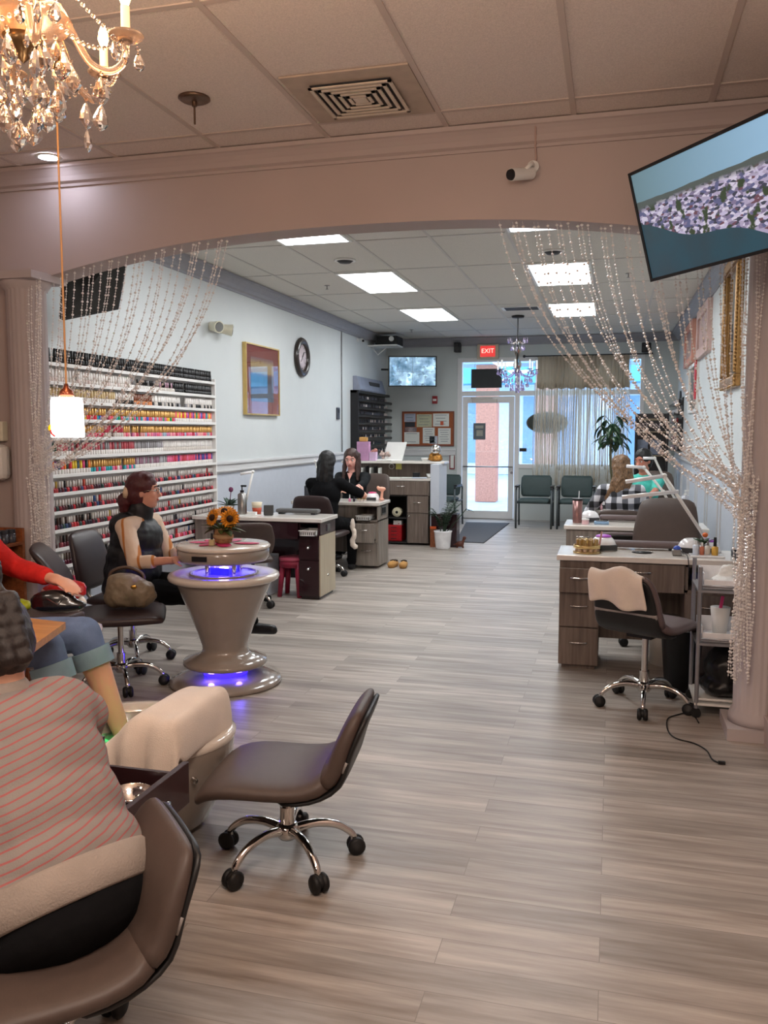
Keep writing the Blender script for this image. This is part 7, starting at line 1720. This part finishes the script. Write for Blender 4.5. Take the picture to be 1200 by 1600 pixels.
# nearest right desk
t = thing('polish_carousel', 'gold rimmed round stand full of gold topped bottles', 'rack', (-0.14, 5.56, Z0))
m_goldp = pm('pale_gold', (206, 178, 120), rough=0.25, metal=0.7)
MB().lathe([(0, 0), (0.085, 0), (0.088, 0.006), (0, 0.008)], n=40).build('base_plate', m_goldp, t)
MB().lathe([(0.080, 0.03), (0.084, 0.03), (0.084, 0.05), (0.080, 0.05)], n=40, cap=False).build('rim', m_goldp, t)
MB().lathe([(0, 0.008), (0.012, 0.008), (0.012, 0.085), (0, 0.09)], n=12).build('post', m_goldp, t)
for r_, n_ in ((0.062, 11), (0.033, 6)):
    for k in range(n_):
        a = 2 * PI * k / n_; x, y = r_ * math.cos(a), r_ * math.sin(a)
        if r_ > 0.05 and k == 0:
            q0 = thing('gel_bottle', '', 'nail polish', (-0.14 + x, 5.56 + y, Z0 + 0.0085), 0, 'gold topped bottles in the round stand')
            MB().lathe([(0, 0), (0.0125, 0), (0.013, 0.03), (0.006, 0.036)], n=12, cap=True).build('bottle_body', pm('beige_gel', (200, 176, 150), rough=0.2), q0)
            MB().cyl((0, 0, 0.034), (0, 0, 0.078), 0.0095, 0.0085, 12).build('cap', m_goldp, q0); q = q0
        else: q = dup(q0, (-0.14 + x, 5.56 + y, Z0 + 0.0085))
        q['label'] = 'gold topped bottle in the round stand, %s' % (('outer' if r_ > 0.05 else 'inner') + ' ring, ' + ('right', 'right back', 'back right', 'back', 'back left', 'left back', 'left', 'left front', 'front left', 'front', 'front right')[k if n_ == 11 else int(k * 11 / 6)])
uv_lamp('white domed nail lamp with purple top behind the gold bottle stand', (-0.04, 5.72, Z0), 0.4, m_purp)
t = thing('nail_file', 'small pinkish nail brush standing among the gold topped bottles', 'tool', (-0.07, 5.62, Z0)); MB().cyl((0, 0, 0.0), (0.02, 0, 0.13), 0.008, 0.005).build('brush_handle', pm('rose_handle', (196, 150, 150)), t)
arm_pad('grey brown cushion along the back edge of the nearest right desk', (0.20, 5.80, Z0), 0.50)
t = thing('hand_rest_mat', 'small black star-shaped mat on the nearest right desk', 'mat', (0.20, 5.64, Z0))
MB().lathe([(0, 0), (0.05, 0), (0.055, 0.003), (0, 0.005)], n=10, sx=1.2).build('mat', m_black, t)
t = thing('nail_drill', 'small grey and blue nail drill with a hanging cord on the desk', 'tool', (0.405, 5.56, Z0))
MB().box(-0.03, 0.03, -0.025, 0.025, 0, 0.04).build('drill_box', m_steel, t, bevel=0.008); MB().ell((0.0, 0, 0.045), (0.022, 0.02, 0.018)).build('blue_cap', pm('bright_blue', (60, 90, 190), rough=0.4), t)
MB().tube(spline([(0.02, -0.02, 0.03), (0.05, -0.08, 0.02), (0.055, -0.14, 0.004), (0.06, -0.155, -0.05), (0.062, -0.152, -0.10)], 4), 0.003).build('cord', m_black, t)
uv_lamp('white domed nail lamp at the right end of the nearest desk', (0.50, 5.72, Z0), -0.3)
uv_lamp('white nail lamp with purple top beside the right wall', (0.62, 5.78, Z0), -0.3, m_purp, 0.8)
t = thing('tray', 'white rectangular tray at the right end of the nearest desk', 'tray', (0.58, 5.56, Z0)); MB().box(-0.10, 0.10, -0.06, 0.06, 0, 0.012).build('tray_body', m_gloss, t, bevel=0.004)
bottle('clear bottle with a white cap on the tray of the nearest desk', (0.515, 5.56, Z0 + 0.0125), 0.085, 0.018, pm('milky_bottle', (206, 216, 228), rough=0.2), m_white)
bottle('orange brown bottle between the clear and amber bottles', (0.55, 5.55, Z0 + 0.0125), 0.075, 0.014, pm('terracotta_bottle', (190, 110, 80), rough=0.3), m_white)
bottle('clear round bottle with silver cap at the middle of the tray', (0.585, 5.57, Z0 + 0.0125), 0.08, 0.017, pm('clear_bottle', (210, 206, 196), rough=0.1), m_steel)
bottle('amber oil bottle with a slanted black cap on the tray', (0.625, 5.55, Z0 + 0.0125), 0.11, 0.020, pm('amber_oil', (206, 160, 70), rough=0.1), m_black, caph=0.5)
t = thing('flower_pot', 'tiny pot with green leaves and an orange flower behind the bottles', 'flowers', (0.57, 5.66, Z0))
MB().lathe([(0, 0), (0.025, 0), (0.03, 0.06), (0, 0.06)], n=16).build('pot', m_steel, t); g_ = MB(); random.seed(12)
for k in range(16): a = random.random() * 6.3; leafshape(g_, (0, 0, 0.06), (math.cos(a), math.sin(a), 1.1), (0, 0, 1), 0.07, 0.012, n=4)
g_.build('leaves', pm('dark_leaf', (40, 70, 36), rough=0.5, var=0.2), t)
MB().ell((0.005, -0.02, 0.125), (0.018, 0.018, 0.015)).build('flower', pm('orange_flower', (220, 110, 50), rough=0.6), t)
t = thing('organiser_box', 'black open box full of small things by the right wall', 'organiser', (0.79, 5.52, 0.60))
MB().box(-0.06, 0.13, -0.12, 0.12, 0, 0.008).box(-0.06, -0.05, -0.12, 0.12, 0, 0.17).box(0.12, 0.13, -0.12, 0.12, 0, 0.17).box(-0.06, 0.13, -0.12, -0.11, 0, 0.17).box(-0.06, 0.13, 0.11, 0.12, 0, 0.17).build('box', m_black, t)
MB().box(-0.05, -0.02, 0.0, 0.03, -0.6, 0).build('stand', m_black, t)
pump('clear plastic pump bottle with white head by the right wall', (0.80, 5.60, 0.609), 0.36, 0.045, pm('cloudy_plastic', (214, 216, 224), rough=0.15, trans=0.4), m_white)
bottle('dark red bottle with black cap in the black box', (0.765, 5.50, 0.609), 0.22, 0.022, pm('maroon_bottle', (70, 26, 34), rough=0.2), m_black)
bottle('white bottle with gold cap in the black box', (0.80, 5.46, 0.609), 0.20, 0.024, m_white, m_goldp)
bar_lamp('white folding nail desk lamp clamped at the nearest right desk', (0.64, 5.78, Z0), [(0.33, 5.78, 1.215)], [((0.33, 5.78, 1.215), (0.09, 5.74, 1.175)), ((0.42, 5.78, 1.115), (0.07, 5.74, 1.075))], 0.009)
# middle right desk
t = thing('tumbler', 'rose metallic tumbler with black lid and straw on the middle desk', 'cup', (-0.27, 7.36, Z0))
MB().lathe([(0, 0), (0.036, 0), (0.038, 0.01), (0.043, 0.19), (0.0, 0.19)], n=28).build('cup_body', pm('rose_metal', (140, 104, 100), rough=0.3, metal=0.6), t)
MB().cyl((0, 0, 0.19), (0, 0, 0.205), 0.044).build('lid', m_black, t); MB().cyl((0.01, 0, 0.20), (0.012, 0, 0.27), 0.004).build('straw', m_gloss, t)
uv_lamp('white domed nail lamp next to the rose tumbler', (-0.17, 7.50, Z0), 0.3)
t = thing('jar', 'short pink jar in front of the rose tumbler', 'jar', (-0.20, 7.28, Z0)); MB().cyl((0, 0, 0), (0, 0, 0.035), 0.03).build('jar_body', pm('pale_pink_glass', (216, 176, 180), rough=0.2), t); MB().cyl((0, 0, 0.035), (0, 0, 0.045), 0.031).build('lid', m_white, t)
t = thing('powder_tray', 'blue and white small tray on the middle right desk', 'tray', (-0.07, 7.30, Z0)); MB().box(-0.06, 0.06, -0.03, 0.03, 0, 0.025).build('tray_body', pm('pale_blue', (130, 160, 190), rough=0.4), t, bevel=0.005); MB().box(-0.045, 0.045, -0.02, 0.02, 0.025, 0.03).build('insert', m_black, t)
arm_pad('grey cushion along the back edge of the middle right desk', (0.12, 7.56, Z0), 0.42)
t = thing('cup', 'small orange cup at the right end of the middle desk', 'cup', (0.26, 7.38, Z0)); MB().lathe([(0, 0), (0.025, 0), (0.03, 0.05), (0, 0.05)]).build('cup_body', pm('peach_cup', (220, 170, 110), rough=0.4), t)
bar_lamp('white folding nail desk lamp on the middle right desk', (0.56, 7.50, Z0), [(0.42, 7.48, 1.0), (0.26, 7.45, 1.20)], [((0.26, 7.45, 1.20), (0.12, 7.42, 1.21))])
# far right desk
uv_lamp('white domed nail lamp with small bottles before it, far right desk', (-0.10, 8.80, Z0), 0.2, None, 1.1)
t = thing('tissue_box', 'white tissue box beyond the far nail lamp', 'box', (-0.06, 8.98, Z0)); MB().box(-0.07, 0.07, -0.05, 0.05, 0, 0.11).build('box', pm('cream_plastic', (222, 218, 196)), t, bevel=0.005); blob('tissue_sheet', MB().ell((0, 0, 0.115), (0.03, 0.02, 0.03)), m_white, t, 0.008, 1, 0.004, 50)
for dx, c, lb in ((0, (206, 60, 84), 'deep pink polish bottle in front of the far nail lamp'), (0.05, (222, 170, 180), 'pale pink polish bottle in front of the far nail lamp')):
    bottle(lb, (-0.14 + dx, 8.67, Z0), 0.08, 0.013, pm('far_pol_%d' % c[0], c, rough=0.2), pm('far_pol_%d' % c[0], c), 'nail_polish_bottle', 0.5)
t = thing('cup', 'white cup beside the person in teal on the far desk', 'cup', (0.56, 8.80, Z0)); MB().lathe([(0, 0), (0.03, 0), (0.04, 0.07), (0, 0.07)]).build('cup_body', m_gloss, t)
bar_lamp('white folding nail desk lamp on the farthest right desk', (0.66, 8.97, Z0), [(0.50, 8.95, 1.05), (0.41, 8.9, 1.235)], [((0.41, 8.9, 1.235), (0.30, 8.88, 1.235))])
pump('clear pump bottle by the right wall at the far desk', (0.70, 8.8, Z0), 0.20, 0.035, MATS['cloudy_plastic'], m_white)
# burgundy desk
pump('brushed steel pump bottle on the marble top of the burgundy desk', (-3.33, 7.36, Z0), 0.27, 0.042, m_steel)
t = thing('candle_cup', 'orange red candle in a cream topped glass on the burgundy desk', 'candle', (-3.20, 7.40, Z0)); MB().lathe([(0, 0), (0.038, 0), (0.045, 0.06), (0, 0.06)]).build('wax', pm('orange_red_wax', (176, 70, 44), rough=0.4), t); MB().lathe([(0, 0.06), (0.045, 0.06), (0.05, 0.11), (0, 0.11)]).build('glass_rim', pm('cream_glass', (220, 208, 180), rough=0.3), t)
t = thing('card_stand', 'small dark tilted screen on the burgundy desk', 'device', (-3.04, 7.30, Z0), 0.3); MB().box(-0.045, 0.045, -0.03, -0.015, 0, 0.09, T=Matrix.Rotation(-0.25, 4, 'X')).box(-0.04, 0.04, -0.03, 0.05, 0, 0.012).build('stand_body', pm('graphite_plastic', (50, 52, 52), rough=0.4), t, bevel=0.004)
arm_pad('grey flat cushion along the back of the burgundy desk', (-2.82, 7.48, Z0), 0.42, 0.10, 0.05, pm('grey_vinyl', (84, 84, 84), rough=0.5))
t = thing('paper_towel', 'white papers and cord lying on the burgundy desk', 'paper', (-3.20, 7.24, Z0)); MB().box(-0.12, 0.10, -0.04, 0.04, 0, 0.004, T=Matrix.Rotation(0.3, 4, 'Z')).box(-0.02, 0.05, 0.0, 0.05, 0.004, 0.03).build('sheet', m_white, t)
bar_lamp('white slanted lamp arm rising from the burgundy desk', (-3.36, 7.46, Z0), [(-3.27, 7.48, 1.12)], [((-3.27, 7.48, 1.12), (-3.38, 7.44, 1.10))])
t = thing('flower_pot', 'small green plant with a purple bloom behind the sunflowers', 'flowers', (-3.50, 7.44, Z0)); MB().lathe([(0, 0), (0.04, 0), (0.05, 0.07), (0, 0.07)]).build('pot', m_white, t)
g_ = MB(); random.seed(31)
for k in range(22): a = random.random() * 6.3; leafshape(g_, (0, 0, 0.06), (math.cos(a), math.sin(a), random.uniform(0.3, 1.5)), (0, 0, 1), 0.12, 0.018, n=4)
g_.build('leaves', pm('grey_green_leaf', (70, 92, 80), rough=0.6, var=0.2), t); MB().ell((0.02, 0, 0.22), (0.022, 0.022, 0.025)).tube([(0, 0, 0.06), (0.02, 0, 0.20)], 0.004).build('bloom', pm('plum_bloom', (100, 40, 76), rough=0.7), t)
t = thing('step_stool', 'small dark pink plastic stool under the burgundy desk', 'stool', (-2.80, 7.28, 0)); m_pk = pm('crimson_plastic', (150, 40, 66), rough=0.4)
MB().lathe([(0, 0.33), (0.125, 0.33), (0.13, 0.345), (0.12, 0.36), (0, 0.365)], n=36).build('seat', pm('rose_plastic', (190, 84, 106), rough=0.4), t)
MB().lathe([(0.10, 0.27), (0.125, 0.27), (0.122, 0.335), (0.10, 0.335)], n=36, cap=False).build('apron', m_pk, t)
for k in range(4): a = PI / 4 + k * PI / 2; MB().tube([(0.095 * math.cos(a), 0.095 * math.sin(a), 0.33), (0.135 * math.cos(a), 0.135 * math.sin(a), 0.0)], [0.028, 0.022], 10).build('leg', m_pk, t)
t = thing('storage_drawers', 'white plastic drawer unit under the burgundy desk', 'drawers', (-3.13, 7.28, 0)); MB().box(-0.13, 0.13, -0.12, 0.16, 0, 0.36).build('body', m_panel, t, bevel=0.006)
for k in range(3): MB().box(-0.12, 0.12, -0.13, -0.12, 0.02 + k * 0.112, 0.115 + k * 0.112).build('drawer', m_white, t, bevel=0.004)
# grey left desk
pump('dark pump bottle on the far left of the grey desk', (-3.36, 9.20, Z0), 0.21, 0.030, pm('charcoal_bottle', (40, 42, 48), rough=0.3))
bottle('small white bottle beside the dark pump bottle', (-3.27, 9.16, Z0), 0.10, 0.022, m_white, pm('brown_cap', (120, 80, 60)))
t = thing('jar', 'white jar with a pink lid at the left of the grey desk', 'jar', (-3.16, 9.18, Z0)); MB().cyl((0, 0, 0), (0, 0, 0.05), 0.035).build('jar_body', m_white, t); MB().cyl((0, 0, 0.05), (0, 0, 0.07), 0.032).build('lid', m_pinkp, t)
uv_lamp('white nail lamp with a pink top at the right of the grey left desk', (-2.58, 9.20, Z0), 0.1, m_pinkp, 0.95)
for x, c, lb in ((-2.78, (206, 120, 150), 'pink polish bottle standing at the edge of the grey left desk'), (-2.73, (40, 30, 44), 'dark polish bottle standing at the edge of the grey left desk')):
    bottle(lb, (x, 8.98, Z0), 0.075, 0.013, pm('gp_%d' % c[0], c, rough=0.2), m_white if c[0] > 100 else m_black, 'nail_polish_bottle', 0.5)
for k in range(6):
    if k == 0:
        q0 = thing('small_jar', '', 'jar', (-2.70, 9.04, Z0), 0, 'small clear jars on the grey left desk'); MB().cyl((0, 0, 0), (0, 0, 0.022), 0.013, n=12).build('jar_body', pm('pale_glass', (206, 196, 190), rough=0.1), q0); MB().cyl((0, 0, 0.022), (0, 0, 0.03), 0.014, n=12).build('lid', m_goldp, q0); q = q0
    else: q = dup(q0, (-2.70 + (k % 3) * 0.035, 9.04 + (k // 3) * 0.04, Z0))
    q['label'] = 'tiny gold lidded jar before the pink topped lamp, %s row, %s' % (('front', 'back')[k // 3], ('left', 'middle', 'right')[k % 3])
t = thing('practice_hand', 'peach coloured rubber bird shape on top of the white desk box', 'ornament', (-2.47, 9.18, Z0)); blob('figure', MB().ell((0, 0, 0.13), (0.05, 0.03, 0.025)).caps((0, 0, 0.03), (0.01, 0, 0.12), 0.018, 0.014).ell((0, 0, 0.015), (0.03, 0.03, 0.015)).ell((-0.04, 0, 0.145), 0.018), pm('peach_rubber', (226, 164, 140), rough=0.5), t, 0.006, 2)
bar_lamp('thin white desk lamp between the two people at the grey left desk', (-3.20, 9.28, Z0), [(-3.28, 9.26, 1.16)], [((-3.28, 9.26, 1.16), (-3.10, 9.22, 1.10))], 0.006)
t = thing('towel', 'white towel hanging at the right side of the long haired worker', 'towel', (-2.62, 8.56, 0.42)); blob('cloth', MB().ell((0, 0, 0.10), (0.025, 0.03, 0.07)).ell((0.02, 0, 0.0), (0.028, 0.03, 0.06)).ell((0.0, 0, -0.08), (0.028, 0.03, 0.06)).ell((0.025, 0, -0.13), (0.03, 0.03, 0.03)), m_towel, t, 0.010, 2, 0.008, 30)

# ---------------- towel on the right chair ----------------
rows = []; tw = MB(); PRF = [(-0.215, 0.60), (-0.235, 0.66), (-0.255, 0.72), (-0.27, 0.765), (-0.295, 0.785), (-0.325, 0.775), (-0.335, 0.74), (-0.325, 0.70), (-0.315, 0.65), (-0.31, 0.615)]
for i, (y, z) in enumerate(PRF):
    row = []
    for j in range(25):
        u = j / 24; x = -0.175 + 0.30 * u; fl = max(0, i - 5) / 4
        row.append((x + 0.03 * fl * u, y - 0.010 * fl * math.sin(u * 14), z + 0.014 * math.sin(u * 9 + i * 0.6) - fl * 0.035 * u + (0.018 if 3 <= i <= 5 else 0) * math.sin(u * 3.0)))
    rows.append(row)
tw.rings(rows, closed=False, cap=False); o = tw.build('towel', m_towel, None, (0.20, 4.78, 0), math.radians(-28)); sf = o.modifiers.new('s', 'SOLIDIFY'); sf.thickness = 0.014; ss = o.modifiers.new('b', 'SUBSURF'); ss.levels = 1; ss.render_levels = 1
tag(o, 'beige towel folded over the back of the black-backed chair', 'towel')
# ---------------- trolley, bin, bucket ----------------
t = thing('service_cart', 'grey metal cart with white trays behind the right column', 'cart', (0.46, 4.66, 0)); m_gm = pm('grey_metal_tube', (150, 150, 154), rough=0.35, metal=0.6)
for x in (0.0, 0.30):
    for y in (0.0, 0.34): MB().cyl((x, y, 0.05), (x, y, 0.80 if x == 0 else 0.74), 0.011).build('post', m_gm, t); MB().cyl((x, y - 0.012, 0.025), (x, y + 0.012, 0.025), 0.025).build('caster', m_rubber, t)
for z in (0.08, 0.40, 0.68): MB().box(-0.01, 0.31, -0.01, 0.35, z - 0.012, z).tube([(0, 0, z + 0.02), (0.30, 0, z + 0.02)], 0.006).build('shelf', m_white if z < 0.1 else m_gm, t)
for z, lb in ((0.401, 'white deep tray on the middle shelf of the grey cart'), (0.681, 'white deep tray with tools on top of the grey cart')):
    q = thing('tray', lb, 'tray', (0.475, 4.68, z)); MB().box(0, 0.26, 0, 0.29, 0, 0.006).box(0, 0.008, 0, 0.29, 0, 0.085).box(0.252, 0.26, 0, 0.29, 0, 0.085).box(0, 0.26, 0, 0.008, 0, 0.05).box(0, 0.26, 0.282, 0.29, 0, 0.085).build('tray_body', m_gloss, q, bevel=0.003)
t = thing('tissue', 'crumpled white tissues in the top tray of the grey cart', 'tissue', (0.60, 4.82, 0.69)); blob('tissue_body', MB().ell((0, 0, 0.02), (0.07, 0.08, 0.02)).ell((0.02, 0.05, 0.05), (0.05, 0.03, 0.05)), m_white, t, 0.008, 1, 0.008, 40)
t = thing('cup', 'white paper cup with a pink straw on the grey cart', 'cup', (0.585, 4.85, 0.408)); MB().lathe([(0, 0), (0.035, 0), (0.052, 0.15), (0.0, 0.145)], n=24).build('cup_body', m_white, t); MB().cyl((0, 0, 0.14), (0.01, 0, 0.21), 0.009).build('straw', m_pinkp, t)
t = thing('trash_bag', 'black bag on the lowest shelf of the grey cart', 'bag', (0.62, 4.84, 0.081)); blob('bag_body', MB().ell((0, 0, 0.14), (0.11, 0.13, 0.14)).ell((0.0, 0.0, 0.06), (0.13, 0.14, 0.06)), pm('black_film', (14, 14, 15), rough=0.4), t, 0.010, 2, 0.012, 14)
t = thing('tissue', 'white cloth scrap beside the black bag on the cart', 'tissue', (0.69, 4.70, 0.10)); blob('tissue_body', MB().ell((0, 0, 0.01), (0.035, 0.02, 0.02)).ell((0.02, 0, 0.03), (0.02, 0.02, 0.03)), m_white, t, 0.006, 1, 0.005, 60)
t = thing('waste_bin', 'round black waste bin between the chair and the grey cart', 'bin', (0.42, 5.17, 0)); MB().lathe([(0, 0), (0.09, 0), (0.12, 0.36), (0.125, 0.37), (0.115, 0.37), (0.086, 0.02), (0, 0.02)], n=32).build('bin_body', m_black, t); MB().lathe([(0.118, 0.36), (0.13, 0.365), (0.13, 0.38), (0.116, 0.375)], n=32, cap=False).build('rim', m_chrome, t)
t = thing('bucket', 'white plastic bucket under the nearest right desk', 'bucket', (0.36, 5.72, 0.0)); MB().lathe([(0, 0), (0.09, 0), (0.105, 0.30), (0.11, 0.31), (0, 0.305)], n=32).build('bucket_body', m_white, t)
pts = [(0.466,4.556,0.010), (0.442,4.717,0.010), (0.374,4.667,0.010), (0.314,4.577,0.010), (0.306,4.396,0.010), (0.336,4.292,0.010), (0.417,4.242,0.010), (0.464,4.159,0.010), (0.476,4.056,0.010), (0.499,4.015,0.010)]
t = thing('power_cord', 'thin black cord snaking over the floor by the column base', 'cord', (0, 0, 0)); MB().tube([V((p_[0], p_[1], 0.005)) for p_ in spline(pts, 5)], 0.0035).build('cable', m_black, t); q = V(pts[-1]); MB().box(q.x - 0.0, q.x + 0.03, q.y - 0.01, q.y + 0.006, 0.001, 0.013).build('plug', m_black, t)

# ---------------- plants ----------------
t = thing('potted_plant', 'bushy dark green plant in a ribbed white pot by the reception desk', 'plant', (-2.07, 10.72, 0))
MB().lathe([(0, 0), (0.085, 0), (0.095, 0.02), (0.112, 0.21), (0.118, 0.22), (0.118, 0.235), (0.105, 0.235), (0.10, 0.21), (0, 0.205)], n=36).build('pot', m_gloss, t)
MB().lathe([(0, 0.20), (0.10, 0.20), (0.09, 0.215), (0, 0.22)], n=24).build('soil', pm('potting_soil', (50, 38, 30), rough=0.95, bump=0.4), t)
random.seed(21); m_leaf = pm('deep_green_leaf', (42, 66, 44), rough=0.35, var=0.3, scale=6); m_leafg = pm('grey_green_frond', (110, 126, 116), rough=0.5, var=0.2)
for k in range(15):
    a = random.random() * 6.28; ln = random.uniform(0.22, 0.46); tip = V((math.cos(a) * ln * 0.55, math.sin(a) * ln * 0.45, 0.22 + ln * 0.9)); s_ = MB(); path = bez((0.03 * math.cos(a), 0.03 * math.sin(a), 0.21), (tip * 0.4 + V((0, 0, 0.25))), tip, 10); s_.tube(path, 0.004, 6)
    for i in range(2, 11):
        d = (path[i] - path[i - 1]).normalized(); sd = d.cross(V((0, 0, 1))).normalized()
        for q in (-1, 1): leafshape(s_, path[i], sd * q + d * 0.6, V((0, 0, 1)), 0.065, 0.016, n=4)
    s_.build('frond', m_leafg if k in (0, 5) else m_leaf, t)
b_ = MB().tube([(0.05, 0, 0.22), (0.22, 0.0, 0.42), (0.30, 0, 0.52), (0.34, 0, 0.50)], 0.006, 6); leafshape(b_, (0.32, 0, 0.51), (1, 0, -0.1), (0, 0, 1), 0.08, 0.025); b_.build('long_stem', m_leaf, t)
t = thing('potted_plant', 'tall leafy green plant in front of the sheer curtain', 'plant', (0.0, 11.1, 0))
MB().lathe([(0, 0), (0.13, 0), (0.17, 0.30), (0.15, 0.30), (0, 0.28)], n=30).build('pot', pm('brown_clay', (96, 62, 48), rough=0.8), t)
MB().tube(spline([(0, 0, 0.28), (0.02, 0, 0.7), (-0.02, 0, 1.2), (0.0, 0, 1.5)], 5), 0.014, 8).build('trunk', pm('green_brown_stem', (80, 78, 54), rough=0.8), t); random.seed(44)
for k in range(34):
    a = random.random() * 6.28; z = random.uniform(1.28, 1.66); r_ = random.uniform(0.06, 0.15); lm = MB(); st_ = V((r_ * math.cos(a), r_ * math.sin(a), z + 0.05)); lm.tube([(0, 0, z - 0.06), st_], 0.004, 5)
    leafshape(lm, st_, (math.cos(a), math.sin(a), random.uniform(-0.9, 0.1)), (0, 0, 1), random.uniform(0.13, 0.19), 0.038, n=6, droop=0.4); lm.build('leaf', pm('glossy_green_leaf', (30, 62, 36), rough=0.3, var=0.3, scale=6), t)
# ---------------- slippers, burgundy box, figurine, magazine rack ----------------
t = thing('slippers', 'tan moccasin slipper on the left of the pair by the grey desk', 'slipper', (-2.32, 9.12, 0), math.radians(175), 'tan moccasin slippers')
m_tan = pm('tan_suede', (176, 132, 76), rough=0.9, var=0.1, bump=0.2); m_fur = pm('dark_fleece', (50, 36, 28), rough=0.98, bump=0.5, bscale=120)
blob('upper', MB().caps((0, -0.07, 0.03), (0, 0.06, 0.03), 0.040, 0.044).ell((0, 0.055, 0.035), (0.046, 0.06, 0.040)), m_tan, t, 0.006, 2); MB().ell((0, -0.05, 0.062), (0.034, 0.052, 0.016)).build('fleece_lining', m_fur, t); MB().tube([(-0.025, 0.03, 0.074), (0.0, 0.0, 0.082), (0.025, 0.03, 0.074)], 0.005).build('bow', m_fur, t)
dup(t, (-2.20, 9.11, 0), math.radians(186), 'tan moccasin slipper on the right of the pair by the grey desk')
t = thing('side_stand', 'low burgundy stand behind the white plant pot', 'stand', (-2.14, 10.98, 0)); MB().box(-0.12, 0.22, -0.10, 0.12, 0, 0.43).build('box', m_burg, t, bevel=0.004); MB().box(-0.11, 0.21, -0.101, -0.098, 0.02, 0.41).build('front_panel', m_burg, t)
t = thing('leaning_board', 'small brown panel with an orange corner leaning beside the white pot', 'board', (-2.23, 10.84, 0)); MB().box(-0.03, 0.06, -0.01, 0.01, 0, 0.24).build('panel_body', m_ow, t); MB().box(-0.03, 0.05, -0.02, 0.0, 0.24, 0.27).build('orange_tab', pm('orange_plastic', (226, 96, 40), rough=0.5), t)
t = thing('figurine', 'small brown carved figurine on the floor by the burgundy stand', 'ornament', (-1.87, 10.86, 0)); blob('figure', MB().ell((0, 0, 0.05), (0.05, 0.035, 0.04)).caps((0.03, 0, 0.06), (0.05, 0, 0.12), 0.02, 0.018).ell((0.055, 0, 0.13), 0.024).caps((-0.03, 0, 0.03), (-0.04, 0, 0), 0.014).caps((0.03, 0, 0.03), (0.04, 0, 0), 0.014).caps((-0.05, 0, 0.05), (-0.09, 0, 0.03), 0.012, 0.006), pm('carved_brown', (90, 48, 34), rough=0.5), t, 0.006, 2)
t = thing('magazine_rack', 'black display shelf with pale lettering and greyish covers by the window', 'shelf', (0.36, 13.2, 0))
MB().box(-0.04, 0.42, 0.06, 0.09, 0.0, 1.76).box(-0.04, -0.01, -0.10, 0.09, 0.0, 1.76).box(0.40, 0.43, -0.10, 0.09, 0.0, 1.76).build('frame', m_dark, t)
for z in (1.50, 1.15, 0.8): MB().box(-0.04, 0.42, -0.10, 0.06, z - 0.015, z).build('shelf', pm('tan_ledge', (130, 116, 96), rough=0.6), t)
MB().box(0.0, 0.38, 0.05, 0.058, 1.66, 1.69).build('ledge_strip', MATS['tan_ledge'], t)
text_obj('lettering', 'NTVIN', 0.10, pm('pale_lettering', (170, 160, 164)), (0.17, 0.054, 1.58), (PI / 2, 0, 0), t)
for x, z in ((0.06, 1.16), (0.24, 1.16)): MB().box(x - 0.06, x + 0.09, -0.02, -0.005, z, z + 0.22, T=None).build('magazine', pm('grey_cover', (96, 104, 120), rough=0.4, var=0.2), t)
bpy.data.scenes.remove(BAKE)
